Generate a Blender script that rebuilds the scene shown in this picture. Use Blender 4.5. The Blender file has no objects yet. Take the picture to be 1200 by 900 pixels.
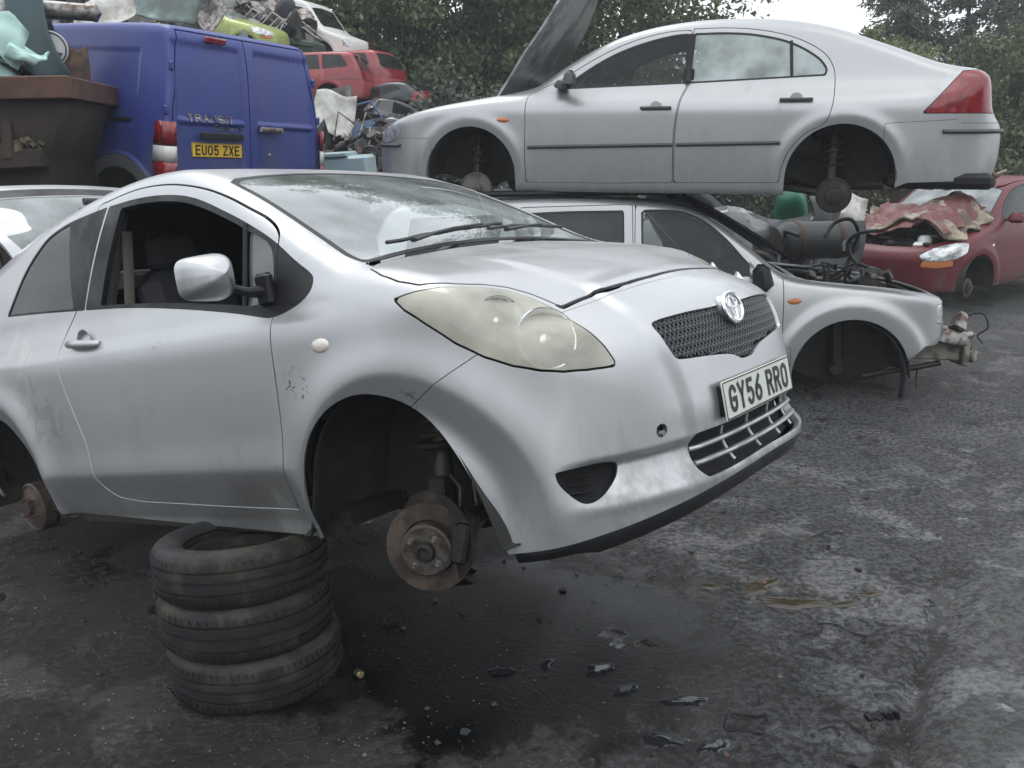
import bpy, math, random
import numpy as np
from mathutils import Matrix, Vector, Euler

random.seed(7); RNG = np.random.RandomState(11)
scene = bpy.context.scene
COL = scene.collection
R = math.radians

# ---------------------------------------------------------------- camera
CAM_H = 1.742
cam_data = bpy.data.cameras.new('camera'); cam = bpy.data.objects.new('camera', cam_data); COL.objects.link(cam)
cam_data.sensor_width = 36; cam_data.lens = 36*1052.1/1200
cam_data.clip_start = .05; cam_data.clip_end = 2000
cam.matrix_world = Matrix.Translation((0, 0, CAM_H)) @ Matrix.Rotation(math.pi/2-.2452, 4, 'X') @ Matrix.Rotation(-.0237, 4, 'Z')
scene.camera = cam

# ---------------------------------------------------------------- overcast daylight
world = bpy.data.worlds.new('World'); scene.world = world; world.use_nodes = True
nt = world.node_tree; nt.nodes.clear()
sky = nt.nodes.new('ShaderNodeTexSky'); sky.sky_type = 'NISHITA'; sky.sun_disc = False
SUN_EL, SUN_AZ = R(62), R(150)
sky.sun_elevation = SUN_EL; sky.sun_rotation = SUN_AZ
sky.dust_density = 3; sky.air_density = 1.5
hs = nt.nodes.new('ShaderNodeHueSaturation'); hs.inputs['Saturation'].default_value = .15
tcw = nt.nodes.new('ShaderNodeTexCoord'); nz = nt.nodes.new('ShaderNodeTexNoise'); nz.inputs['Scale'].default_value = 1.6; nz.inputs['Detail'].default_value = 4
mpw = nt.nodes.new('ShaderNodeMapping'); mpw.inputs['Scale'].default_value = (1, 1, 2.5)
rw = nt.nodes.new('ShaderNodeMapRange'); rw.inputs['To Min'].default_value = .7; rw.inputs['To Max'].default_value = 1.35; rw.inputs['From Min'].default_value = .3; rw.inputs['From Max'].default_value = .7
mixw = nt.nodes.new('ShaderNodeMix'); mixw.data_type = 'RGBA'; mixw.inputs[0].default_value = .72; mixw.inputs[7].default_value = (8.0, 8.5, 9.0, 1)
mulw = nt.nodes.new('ShaderNodeMix'); mulw.data_type = 'RGBA'; mulw.blend_type = 'MULTIPLY'; mulw.inputs[0].default_value = 1
bg = nt.nodes.new('ShaderNodeBackground'); bg.inputs['Strength'].default_value = .13
wo = nt.nodes.new('ShaderNodeOutputWorld')
L = nt.links.new
L(sky.outputs[0], hs.inputs['Color']); L(hs.outputs[0], mixw.inputs[6])
L(tcw.outputs['Generated'], mpw.inputs[0]); L(mpw.outputs[0], nz.inputs['Vector']); L(nz.outputs['Fac'], rw.inputs['Value'])
L(mixw.outputs[2], mulw.inputs[6]); L(rw.outputs[0], mulw.inputs[7]); L(mulw.outputs[2], bg.inputs['Color']); L(bg.outputs[0], wo.inputs['Surface'])
sun_d = bpy.data.lights.new('sun', 'SUN'); sun_d.energy = .6; sun_d.angle = R(25); sun_d.color = (1, .97, .93)
sun = bpy.data.objects.new('sun', sun_d); COL.objects.link(sun)
sun.rotation_euler = (R(90)-SUN_EL, 0, math.pi-SUN_AZ+math.pi)
scene.view_settings.view_transform = 'Standard'; scene.view_settings.look = 'None'
scene.view_settings.exposure = 0.62; scene.view_settings.gamma = 1; scene.view_settings.use_curve_mapping = False
scene.cycles.max_bounces = 6; scene.cycles.transparent_max_bounces = 24
scene.cycles.diffuse_bounces = 3; scene.cycles.glossy_bounces = 4; scene.cycles.transmission_bounces = 5
scene.cycles.caustics_reflective = False; scene.cycles.caustics_refractive = False
# ---------------------------------------------------------------- geometry core (numpy)
def spline(pts, n=8, closed=False):
    """Catmull-Rom through pts; a point given twice is a sharp corner."""
    P = [np.array(p, float) for p in pts]
    m = len(P); out = []
    rng = range(m if closed else m-1)
    for i in rng:
        a, b = P[i], P[(i+1) % m]
        if np.allclose(a, b): continue
        p0 = P[(i-1) % m] if (closed or i > 0) else a
        p3 = P[(i+2) % m] if (closed or i+2 < m) else b
        d = np.linalg.norm(b-a)
        m0 = (b-p0)*d/(np.linalg.norm(a-p0)+d) if np.linalg.norm(a-p0) > 1e-9 else (b-a)
        m1 = (p3-a)*d/(np.linalg.norm(p3-b)+d) if np.linalg.norm(p3-b) > 1e-9 else (b-a)
        for k in range(n):
            t = k/n; t2 = t*t; t3 = t2*t
            out.append((2*t3-3*t2+1)*a+(t3-2*t2+t)*m0+(-2*t3+3*t2)*b+(t3-t2)*m1)
    if not closed: out.append(P[-1])
    return np.array(out)

def sdf(poly, X, Y):
    """signed distance, negative inside, closed polygon"""
    shp = X.shape; X = X.ravel(); Y = Y.ravel()
    d2 = np.full(X.shape, 1e9); ins = np.zeros(X.shape, bool)
    A = poly; B = np.roll(poly, -1, 0)
    for (ax, ay), (bx, by) in zip(A, B):
        ex, ey = bx-ax, by-ay; L = ex*ex+ey*ey
        if L < 1e-14: continue
        wx, wy = X-ax, Y-ay
        t = np.clip((wx*ex+wy*ey)/L, 0, 1)
        d2 = np.minimum(d2, (wx-t*ex)**2+(wy-t*ey)**2)
        if ay != by:
            c = ((ay > Y) != (by > Y)) & (X < (bx-ax)*(Y-ay)/(by-ay)+ax)
            ins ^= c
    d = np.sqrt(d2)
    return np.where(ins, -d, d).reshape(shp)

class Table:
    """signed distance of an outline, sampled on a grid and read back bicubically (smooth)"""
    def __init__(s, poly, h=.02, blur=1, pad=.5):
        s.h = h; s.lo = poly.min(0)-pad; hi = poly.max(0)+pad
        nx, ny = (np.ceil((hi-s.lo)/h).astype(int)+1)
        gx = s.lo[0]+h*np.arange(nx); gy = s.lo[1]+h*np.arange(ny)
        X, Y = np.meshgrid(gx, gy, indexing='ij')
        g = sdf(poly, X, Y)
        for _ in range(blur):
            for ax in (0, 1):
                p = np.pad(g, [(1, 1) if a == ax else (0, 0) for a in (0, 1)], mode='edge')
                g = (np.take(p, range(0, g.shape[ax]), ax)+2*g+np.take(p, range(2, g.shape[ax]+2), ax))/4
        s.g = g; s.n = g.shape
    def __call__(s, X, Y):
        u = np.clip((X-s.lo[0])/s.h, 1, s.n[0]-2.001); v = np.clip((Y-s.lo[1])/s.h, 1, s.n[1]-2.001)
        i = u.astype(int); j = v.astype(int); fu = u-i; fv = v-j
        def w(t): return (-.5*t+t*t-.5*t**3, 1-2.5*t*t+1.5*t**3, .5*t+2*t*t-1.5*t**3, -.5*t*t+.5*t**3)
        wu, wv = w(fu), w(fv); r = 0
        for a in range(4):
            c = 0
            for b in range(4): c = c+wv[b]*s.g[np.clip(i+a-1, 0, s.n[0]-1), np.clip(j+b-1, 0, s.n[1]-1)]
            r = r+wu[a]*c
        return r

def smax(a, b, k):
    h = np.maximum(k-np.abs(a-b), 0)/k
    return np.maximum(a, b)+h*h*k*.25

def sstep(a, b, x):
    t = np.clip((x-a)/(b-a), 0, 1); return t*t*(3-2*t)

def vnormals(V, F):
    a, b, c = V[F[:, 0]], V[F[:, 1]], V[F[:, 2]]
    n = np.cross(b-a, c-a); N = np.zeros_like(V)
    for k in range(3):
        for d in range(3): N[:, d] += np.bincount(F[:, k], n[:, d], len(V))
    return N/(np.linalg.norm(N, axis=1, keepdims=True)+1e-12)

class M:
    """triangle mesh with smooth normals"""
    def __init__(s, V, F, N=None):
        s.V = V; s.F = F; s.N = vnormals(V, F) if N is None else N
    def copy(s): return M(s.V.copy(), s.F.copy(), s.N.copy())
    def mirror(s):
        q = np.array([1, -1, 1]); return M(s.V*q, s.F[:, ::-1].copy(), s.N*q)
    def join(s, o): return M(np.vstack([s.V, o.V]), np.vstack([s.F, o.F+len(s.V)]), np.vstack([s.N, o.N]))
    def compact(s):
        u, inv = np.unique(s.F, return_inverse=True); return M(s.V[u], inv.reshape(-1, 3), s.N[u])
    def offset(s, d): return M(s.V+s.N*d, s.F, s.N)

def clip(m, g):
    """keep the part of m where the vertex function g is > 0, cutting triangles exactly along g = 0"""
    g = np.where(np.abs(g) < 1e-7, 1e-7, g); pos = g > 0
    k = pos[m.F]; c = k.sum(1)
    keep = m.F[c == 3]; out = [keep]
    V = [m.V]; N = [m.N]; nv = len(m.V)
    cut = np.where((c == 1) | (c == 2))[0]
    if len(cut):
        F = m.F[cut]; kk = k[cut]; one = c[cut] == 1
        odd = np.where(one, kk.argmax(1), (~kk).argmax(1))
        r = np.arange(len(F))
        a = F[r, odd]; b = F[r, (odd+1) % 3]; d = F[r, (odd+2) % 3]
        def e(p, q):
            lo = np.minimum(p, q); hi = np.maximum(p, q); return lo*(len(m.V)+1)+hi
        E = np.concatenate([e(a, b), e(a, d)]); u, inv = np.unique(E, return_inverse=True)
        p = u//(len(m.V)+1); q = u % (len(m.V)+1)
        t = (g[p]/(g[p]-g[q]))[:, None]
        V.append(m.V[p]*(1-t)+m.V[q]*t); nn = m.N[p]*(1-t)+m.N[q]*t
        N.append(nn/(np.linalg.norm(nn, axis=1, keepdims=True)+1e-12))
        ab = nv+inv[:len(F)]; ad = nv+inv[len(F):]
        o = one
        out.append(np.stack([a, ab, ad], 1)[o])
        o = ~one
        out.append(np.stack([ab, b, d], 1)[o]); out.append(np.stack([ab, d, ad], 1)[o])
    return M(np.vstack(V), np.vstack(out), np.vstack(N)).compact() if sum(map(len, out)) else M(np.zeros((0, 3)), np.zeros((0, 3), int), np.zeros((0, 3)))

def skirt(m, depth, lean=0.):
    """turn the open edges inward by depth so that a panel shows a folded edge"""
    F = m.F; E = np.vstack([F[:, [0, 1]], F[:, [1, 2]], F[:, [2, 0]]])
    key = np.minimum(E[:, 0], E[:, 1])*(len(m.V)+1)+np.maximum(E[:, 0], E[:, 1])
    u, idx, cnt = np.unique(key, return_index=True, return_counts=True)
    B = E[idx[cnt == 1]]
    if not len(B): return m
    vs, inv = np.unique(B, return_inverse=True); inv = inv.reshape(B.shape)
    n = m.N[vs]; nv = len(m.V); k = len(vs)
    top = m.V[vs]; bot = top-n*depth
    t = m.V[B[:, 1]]-m.V[B[:, 0]]; out = np.zeros((k, 3))
    o = np.cross(t, n[inv[:, 0]])
    for c in (0, 1):
        for d in range(3): out[:, d] += np.bincount(inv[:, c], o[:, d], k)
    out /= np.linalg.norm(out, axis=1, keepdims=True)+1e-12
    # a small rolled edge: shoulder normal half way, then wall
    mid = top-n*min(.0015, depth*.3)+out*.0006
    V = np.vstack([m.V, mid, mid, bot-out*lean])
    N = np.vstack([m.N, (n+out)/1.414, out, out])
    a, b = B[:, 0], B[:, 1]; ia, ib = inv[:, 0], inv[:, 1]
    F2 = [np.stack([b, a, nv+ia], 1), np.stack([b, nv+ia, nv+ib], 1),
          np.stack([nv+k+ib, nv+k+ia, nv+2*k+ia], 1), np.stack([nv+k+ib, nv+2*k+ia, nv+2*k+ib], 1)]
    return M(V, np.vstack([F]+F2), N)

def poly_g(m, pts, U=(1, 0, 0), W=(0, 0, 1), face=None, lim=-2):
    """>0 inside the outline pts seen along the plane (U, W); face: direction the surface must look to"""
    U = np.array(U, float); W = np.array(W, float)
    x = m.V@U; y = m.V@W; g = np.full(len(m.V), -1.)
    lo = pts.min(0)-.05; hi = pts.max(0)+.05
    k = (x > lo[0]) & (x < hi[0]) & (y > lo[1]) & (y < hi[1])
    if face is not None: k &= (m.V@np.array(face[:3], float) > face[3])
    g[k] = -sdf(pts, x[k], y[k]); return g

def car_surface(spec, res=1.0, disp=None):
    side = Table(spline(spec['side'], 8, True), .02, spec.get('blur', 1))
    pl = spline(spec['plan'], 8); pl = np.vstack([pl, (pl*[1, -1])[::-1]])
    plan = Table(pl, .02, 1)
    fr = spline(spec['front'], 8); fr = np.vstack([fr, (fr*[-1, 1])[::-1]])
    fro = Table(fr, .02, 1)
    cxf, cxr, cz, xm = spec['warp']; kk = spec['k']
    def f(x, y, z):
        y2 = y*y; s = np.tanh((x-xm)/.6)
        xs = x+y2*np.where(s > 0, cxf*s, cxr*s)
        czz = cz+(spec['czf'][0]*sstep(spec['czf'][1], spec['czf'][2], x)*sstep(.45, .6, z) if 'czf' in spec else 0)
        a = side(xs, z+czz*y2)
        b = smax(plan(x, y), fro(y, z), kk[1])
        return smax(a, b, kk[0])
    x0, x1, za = spec['axis']; h = .0125/res
    nf = int(1.05/h/ .9); nm = int((x1-x0)/h); nt = int(np.pi*.78/h)
    ph = np.concatenate([np.linspace(0, np.pi/2, nf)[:-1], np.full(nm, np.pi/2), np.linspace(np.pi/2, np.pi, nf)[1:]])
    ox = np.concatenate([np.full(nf-1, x1), np.linspace(x1, x0, nm), np.full(nf-1, x0)])
    th = np.linspace(0, np.pi, nt)
    PH, TH = np.meshgrid(ph, th, indexing='ij'); OX = ox[:, None]+0*TH
    D = np.stack([np.cos(PH), -np.sin(PH)*np.sin(TH), np.sin(PH)*np.cos(TH)], -1)
    lo = np.zeros(PH.shape); hi = np.full(PH.shape, 1.6)
    for _ in range(13):
        t = (lo+hi)/2; v = f(OX+D[..., 0]*t, D[..., 1]*t, za+D[..., 2]*t)
        lo = np.where(v < 0, t, lo); hi = np.where(v < 0, hi, t)
    a, b = lo-.002, hi+.002
    fa = f(OX+D[..., 0]*a, D[..., 1]*a, za+D[..., 2]*a); fb = f(OX+D[..., 0]*b, D[..., 1]*b, za+D[..., 2]*b)
    for _ in range(3):
        t = a-fa*(b-a)/(fb-fa+1e-15); v = f(OX+D[..., 0]*t, D[..., 1]*t, za+D[..., 2]*t)
        n = v < 0; a = np.where(n, t, a); fa = np.where(n, v, fa); b = np.where(n, b, t); fb = np.where(n, fb, v)
    V = np.stack([OX+D[..., 0]*t, D[..., 1]*t, za+D[..., 2]*t], -1)
    n0, n1 = V.shape[:2]
    V[:, 0, 1] = 0; V[:, -1, 1] = 0
    idx = np.arange(n0*n1).reshape(n0, n1)
    idx[0, :] = idx[0, 0]; idx[-1, :] = idx[-1, 0]
    A, B, C, D4 = idx[:-1, :-1].ravel(), idx[1:, :-1].ravel(), idx[1:, 1:].ravel(), idx[:-1, 1:].ravel()
    F = np.vstack([np.stack([A, B, C], 1), np.stack([A, C, D4], 1)])
    F = F[(F[:, 0] != F[:, 1]) & (F[:, 1] != F[:, 2]) & (F[:, 0] != F[:, 2])]
    V = V.reshape(-1, 3)
    m = M(V, F)
    if (m.N*(V-[np.mean([x0, x1]), 0, za])).sum() < 0: m = M(V, F[:, ::-1].copy())
    full = m.join(m.mirror())
    # weld the seam so that normals are smooth across y = 0
    key = np.round(full.V*1e6).astype(np.int64); _, first, inv = np.unique(key, axis=0, return_index=True, return_inverse=True)
    inv = inv.ravel(); V = full.V[first]; F = inv[full.F]
    F = F[(F[:, 0] != F[:, 1]) & (F[:, 1] != F[:, 2]) & (F[:, 0] != F[:, 2])]
    m = M(V, F)
    if disp is not None:
        for d in (disp if isinstance(disp, (list, tuple)) else [disp]): m = M(d(m), F)
    return m

def tri_ray(m, o, d):
    a = m.V[m.F[:, 0]]; e1 = m.V[m.F[:, 1]]-a; e2 = m.V[m.F[:, 2]]-a
    p = np.cross(d, e2); det = (e1*p).sum(1); s = o-a; u = (s*p).sum(1)/(det+1e-18)
    q = np.cross(s, e1); v = (q@d)/(det+1e-18); t = (e2*q).sum(1)/(det+1e-18)
    ok = (u >= -1e-6) & (v >= -1e-6) & (u+v <= 1+1e-6) & (t > 0)
    if not ok.any(): return None
    return o+d*t[ok].min()
HATCH = dict(
  side=[(.735,.06),(.745,.10),(.757,.20),(.768,.27),(.735,.335),(.722,.40),(.724,.46),(.715,.53),(.70,.62),(.672,.70),(.61,.775),(.47,.843),(.30,.90),(.08,.965),(-.10,1.006),(-.22,1.06),
        (-.45,1.195),(-.72,1.34),(-.95,1.435),(-1.15,1.482),(-1.45,1.50),(-1.80,1.475),(-2.15,1.415),(-2.45,1.335),(-2.62,1.27),(-2.75,1.18),(-2.84,1.0),(-2.90,.85),(-2.95,.66),(-2.96,.45),(-2.93,.27),(-2.85,.20),
        (-2.4,.15),(-1.6,.12),(-.4,.08),(.3,.06)],
  plan=[(.775,0),(.767,.15),(.737,.30),(.682,.45),(.59,.60),(.45,.72),(.22,.805),(-.1,.838),(-.6,.845),(-1.6,.845),(-2.3,.83),(-2.65,.78),(-2.85,.70),(-2.95,.55),(-2.98,.3),(-2.99,0)],
  front=[(0,1.62),(.38,1.60),(.545,1.55),(.612,1.46),(.67,1.33),(.722,1.17),(.765,1.0),(.800,.92),(.828,.855),(.842,.81),(.845,.78),(.848,.66),(.846,.55),(.838,.42),(.826,.32),(.812,.22),(.80,.16),(.775,.06),(0,.0)],
  warp=(.06,.10,.03,-1.3), k=(.085,.06), axis=(-2.35,.05,.60), czf=(.22,.15,.6))
def hatch_disp(m):
    V = m.V.copy(); x, y, z = V.T; ay = np.abs(y); d = np.zeros(len(V))
    side = sstep(.45, .62, ay)*(np.abs(m.N[:, 1]) > .15)
    for cx, cz, R in ((.02,.245,.375), (-2.46,.28,.375)):
        r = np.hypot(x-cx, (z-cz))-R
        w = np.where(r > .055, .020*np.exp(-((r-.055)/.085)**2), .020+(r-.055)*.34)
        d += side*w*sstep(-.12, -.02, r)*sstep(.10, .3, z)
    # lower door line: the panel turns under below it
    zl = .395+.02*(x+1.2)
    t = sstep(-.35, -.5, x)*sstep(-2.15, -2.0, x)
    d -= side*t*np.clip(zl-z, 0, .2)*.32
    d += side*t*.007*np.exp(-((z-zl)/.07)**2)
    t2 = sstep(-.02, -.25, x)*sstep(-2.6, -2.3, x)
    d -= side*t2*np.clip(z-.852, 0, .05)*sstep(1.06, .93, z)*.22
    V += m.N*d[:, None]
    return V
# ---------------------------------------------------------------- scene helpers
def tag(o, label=None, cat=None, group=None, kind=None):
    for k, v in (('label', label), ('category', cat), ('group', group), ('kind', kind)):
        if v: o[k] = v
    return o

def thing(name, label, cat, loc=(0, 0, 0), rot=(0, 0, 0), scale=1, group=None):
    o = bpy.data.objects.new(name, None); o.empty_display_size = .2; COL.objects.link(o)
    o.location = loc; o.rotation_euler = rot; o.scale = (scale,)*3 if np.isscalar(scale) else scale
    return tag(o, label, cat, group)

def link(name, me, mat, parent):
    if mat is not None: me.materials.append(mat)
    o = bpy.data.objects.new(name, me); COL.objects.link(o)
    if parent is not None: o.parent = parent
    return o

def obj(m, name, mat, parent=None):
    """numpy triangle mesh -> object, with its smooth normals"""
    me = bpy.data.meshes.new(name)
    V = np.ascontiguousarray(m.V, np.float32); F = np.ascontiguousarray(m.F, np.int32)
    me.vertices.add(len(V)); me.vertices.foreach_set('co', V.ravel())
    me.loops.add(F.size); me.loops.foreach_set('vertex_index', F.ravel())
    me.polygons.add(len(F)); me.polygons.foreach_set('loop_start', np.arange(0, F.size, 3, dtype=np.int32))
    me.update(calc_edges=True)
    me.polygons.foreach_set('use_smooth', np.ones(len(F), bool))
    me.normals_split_custom_set_from_vertices(m.N.astype(np.float32).tolist())
    return link(name, me, mat, parent)

class G:
    """collects boxes, tubes, lathes and sheets, then links them as ONE mesh"""
    def __init__(s): s.V = []; s.F = []
    def add(s, V, F, mat4=None):
        n = len(s.V)
        if mat4 is not None: V = [tuple(mat4 @ Vector(v)) for v in V]
        s.V += [tuple(map(float, v)) for v in V]; s.F += [tuple(int(i)+n for i in f) for f in F]; return s
    def box(s, c, d, rot=None, taper=1.0, bev=0.0):
        x, y, z = [q/2 for q in d]; b = min(bev, x*.9, y*.9, z*.9)
        if b <= 0:
            V = [(sx*x*(taper if sz > 0 else 1), sy*y*(taper if sz > 0 else 1), sz*z) for sz in (-1, 1) for sx, sy in ((-1, -1), (1, -1), (1, 1), (-1, 1))]
            F = [(3, 2, 1, 0), (4, 5, 6, 7)]+[(i, (i+1) % 4, (i+1) % 4+4, i+4) for i in range(4)]
        else:
            V = []; F = []
            def ring(zz, q, t):
                o = []
                for sx, sy, a, c2 in ((-1, -1, 1, 0), (-1, -1, 0, 1), (1, -1, 0, 1), (1, -1, 1, 0), (1, 1, 1, 0), (1, 1, 0, 1), (-1, 1, 0, 1), (-1, 1, 1, 0)):
                    ix = x-q-(b if not a else 0); iy = y-q-(b if a else 0)
                    o.append((sx*ix*t, sy*iy*t, zz))
                return o
            t = taper
            V = ring(-z, b, 1)+ring(-z+b, 0, 1)+ring(z-b, 0, t)+ring(z, b, t)
            for k in range(3): F += [(k*8+i, k*8+(i+1) % 8, k*8+8+(i+1) % 8, k*8+8+i) for i in range(8)]
            F += [tuple(range(7, -1, -1)), tuple(range(24, 32))]
        mt = Matrix.Translation(c) @ (Euler(rot).to_matrix().to_4x4() if rot is not None else Matrix())
        return s.add(V, F, mt)
    def lathe(s, prof, c=(0, 0, 0), axis='Z', n=32, rot=None, cap=True, arc=None):
        """prof: (r, h) pairs"""
        V = []; F = []; k = len(prof)
        A = [2*math.pi*i/n for i in range(n)] if arc is None else [arc[0]+(arc[1]-arc[0])*i/n for i in range(n+1)]
        for a in A: V += [(r*math.cos(a), r*math.sin(a), h) for r, h in prof]
        m = len(A)
        for i in range(n):
            j = (i+1) % m
            for q in range(k-1): F.append((i*k+q, j*k+q, j*k+q+1, i*k+q+1))
        if cap and arc is None:
            if prof[0][0] > 1e-6: F.append(tuple(i*k for i in range(n))[::-1])
            if prof[-1][0] > 1e-6: F.append(tuple(i*k+k-1 for i in range(n)))
        q = {'Z': Matrix(), 'X': Matrix.Rotation(math.pi/2, 4, 'Y'), 'Y': Matrix.Rotation(-math.pi/2, 4, 'X')}[axis]
        mt = Matrix.Translation(c) @ (Euler(rot).to_matrix().to_4x4() if rot is not None else Matrix()) @ q
        return s.add(V, F, mt)
    def tube(s, pts, r, n=8, closed=False, flat=1.0):
        P = [Vector(p) for p in pts]; m = len(P); rr = [r]*m if np.isscalar(r) else list(r)
        V = []; F = []; up = None
        for i in range(m):
            a = P[(i-1) % m] if (closed or i > 0) else P[i]; b = P[(i+1) % m] if (closed or i < m-1) else P[i]
            t = (b-a).normalized() if (b-a).length > 1e-9 else Vector((0, 0, 1))
            if up is None: up = Vector((0, 0, 1)) if abs(t.z) < .9 else Vector((1, 0, 0))
            u = t.cross(up); 
            if u.length < 1e-6: u = t.cross(Vector((1, .3, 0)))
            u.normalize(); w = u.cross(t).normalized(); up = w
            for k in range(n):
                g = 2*math.pi*k/n; V.append(P[i]+u*(math.cos(g)*rr[i])+w*(math.sin(g)*rr[i]*flat))
        for i in range(m if closed else m-1):
            j = (i+1) % m
            for k in range(n): F.append((i*n+k, i*n+(k+1) % n, j*n+(k+1) % n, j*n+k))
        if not closed: F += [tuple(range(n))[::-1], tuple((m-1)*n+k for k in range(n))]
        return s.add(V, F)
    def prism(s, poly, d, mt=None, both=True):
        """flat outline (x, y) extruded by d along z"""
        n = len(poly)
        V = [(p[0], p[1], 0) for p in poly]+[(p[0], p[1], d) for p in poly]
        F = [tuple(range(n, 2*n))]+[(i, (i+1) % n, (i+1) % n+n, i+n) for i in range(n)]
        if both: F.append(tuple(range(n))[::-1])
        return s.add(V, F, mt)
    def sheet(s, grid):
        n0 = len(grid); n1 = len(grid[0]); V = [p for row in grid for p in row]
        F = [(i*n1+j, i*n1+j+1, (i+1)*n1+j+1, (i+1)*n1+j) for i in range(n0-1) for j in range(n1-1)]
        return s.add(V, F)
    def build(s, name, mat, parent=None, smooth=35, solid=0, loc=None, rot=None, sub=0):
        me = bpy.data.meshes.new(name); me.from_pydata(s.V, [], s.F); me.validate(); me.update()
        if smooth:
            me.polygons.foreach_set('use_smooth', np.ones(len(me.polygons), bool))
            me.set_sharp_from_angle(angle=R(smooth))
        o = link(name, me, mat, parent)
        if loc is not None: o.location = loc
        if rot is not None: o.rotation_euler = rot
        if solid:
            q = o.modifiers.new('solid', 'SOLIDIFY'); q.thickness = solid; q.offset = 0
        if sub:
            q = o.modifiers.new('sub', 'SUBSURF'); q.levels = q.render_levels = sub
        return o

def copy_tree(o, parent=None):
    c = o.copy(); COL.objects.link(c); c.parent = parent
    for ch in list(o.children): copy_tree(ch, c)
    return c

# stroke lettering: polylines in a 0..1 x 0..1 box, ribbons of real width
def _arc(cx, cy, rx, ry, a0, a1, n=9): return [(cx+rx*math.cos(R(a0+(a1-a0)*i/n)), cy+ry*math.sin(R(a0+(a1-a0)*i/n))) for i in range(n+1)]
def _stad(): return _arc(.5, .72, .5, .28, 0, 180)+_arc(.5, .28, .5, .28, 180, 360)+[(1, .72)]
GL = {
 'G': [_arc(.5, .72, .5, .28, 20, 180)+_arc(.5, .28, .5, .28, 180, 360)+[(1, .47), (.55, .47)]],
 'Y': [[(0, 1), (.5, .5), (1, 1)], [(.5, .5), (.5, 0)]],
 '5': [[(.92, 1), (.12, 1), (.08, .56)]+_arc(.5, .30, .5, .31, 125, -150, 14)],
 '6': [[(.85, 1), (.2, .62)]+[(.04, .42)]+_arc(.5, .28, .5, .28, 170, 530, 18)],
 'R': [[(0, 0), (0, 1), (.6, 1)]+_arc(.6, .76, .4, .24, 80, -90)+[(0, .52)], [(.5, .52), (1, 0)]],
 'O': [_stad()], '0': [_stad()],
 'E': [[(1, 1), (0, 1), (0, 0), (1, 0)], [(0, .52), (.85, .52)]],
 'U': [[(0, 1), (0, .3)]+_arc(.5, .28, .5, .28, 180, 360)+[(1, 1)]],
 'Z': [[(0, 1), (1, 1), (0, 0), (1, 0)]], 'X': [[(0, 0), (1, 1)], [(0, 1), (1, 0)]],
 'T': [[(0, 1), (1, 1)], [(.5, 1), (.5, 0)]], 'A': [[(0, 0), (.5, 1), (1, 0)], [(.2, .35), (.8, .35)]],
 'N': [[(0, 0), (0, 1), (1, 0), (1, 1)]], 'S': [_arc(.5, .75, .5, .25, 20, 270)+_arc(.5, .25, .5, .25, 90, -160)], 'I': [[(.5, 0), (.5, 1)]],
 'C': [_arc(.5, .72, .5, .28, 20, 180)+_arc(.5, .28, .5, .28, 180, 340)],
 'o': [_arc(.5, .3, .45, .3, 0, 360, 14)], 'n': [[(0, 0), (0, .6)], [(0, .4)]+_arc(.5, .35, .45, .25, 170, 0)+[(.95, 0)]],
 'e': [[(.05, .32), (.95, .32)]+_arc(.5, .3, .45, .3, 0, 310)], 'c': [_arc(.5, .3, .45, .3, 40, 320)], 't': [[(.45, .95), (.45, .1), (.8, 0)], [(.1, .6), (.85, .6)]],
}
def lettering(g, text, w, h, gap, stroke, space, to3d, slant=0):
    """centred at the origin of to3d(u, v) -> point; text laid along +u"""
    tot = sum(space if c == ' ' else (w*.2 if c == 'I' else w)+gap for c in text)-gap
    u0 = -tot/2
    for c in text:
        if c == ' ': u0 += space; continue
        cw = w*.2 if c == 'I' else w
        for pl in GL[c]:
            P = np.array([(u0+stroke/2+p[0]*(cw-stroke)+slant*p[1]*h, -h/2+stroke/2+p[1]*(h-stroke)) for p in pl])
            T = np.gradient(P, axis=0); T /= np.linalg.norm(T, axis=1, keepdims=True)+1e-9
            Nn = np.stack([-T[:, 1], T[:, 0]], 1)
            # mitre length
            d = np.diff(P, axis=0); d /= np.linalg.norm(d, axis=1, keepdims=True)+1e-9
            sc = np.ones(len(P)); sc[1:-1] = 1/np.clip(np.sqrt((1+(d[1:]*d[:-1]).sum(1))/2), .55, 1)
            T2 = np.zeros_like(P); T2[0] = d[0]; T2[-1] = d[-1]; T2[1:-1] = d[1:]+d[:-1]; T2 /= np.linalg.norm(T2, axis=1, keepdims=True)+1e-9
            Nn = np.stack([-T2[:, 1], T2[:, 0]], 1)
            e0 = P[0]-d[0]*stroke*.0; P = P.copy(); P[0] = P[0]-d[0]*stroke/2*(0 if np.allclose(P[0], P[-1], atol=1e-4) else 1); P[-1] = P[-1]+d[-1]*stroke/2*(0 if np.allclose(e0, P[-1], atol=1e-4) else 1)
            A = P+Nn*(stroke/2*sc)[:, None]; B = P-Nn*(stroke/2*sc)[:, None]
            g.sheet([[to3d(*a) for a in A], [to3d(*b) for b in B]])
        u0 += cw+gap
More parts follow.
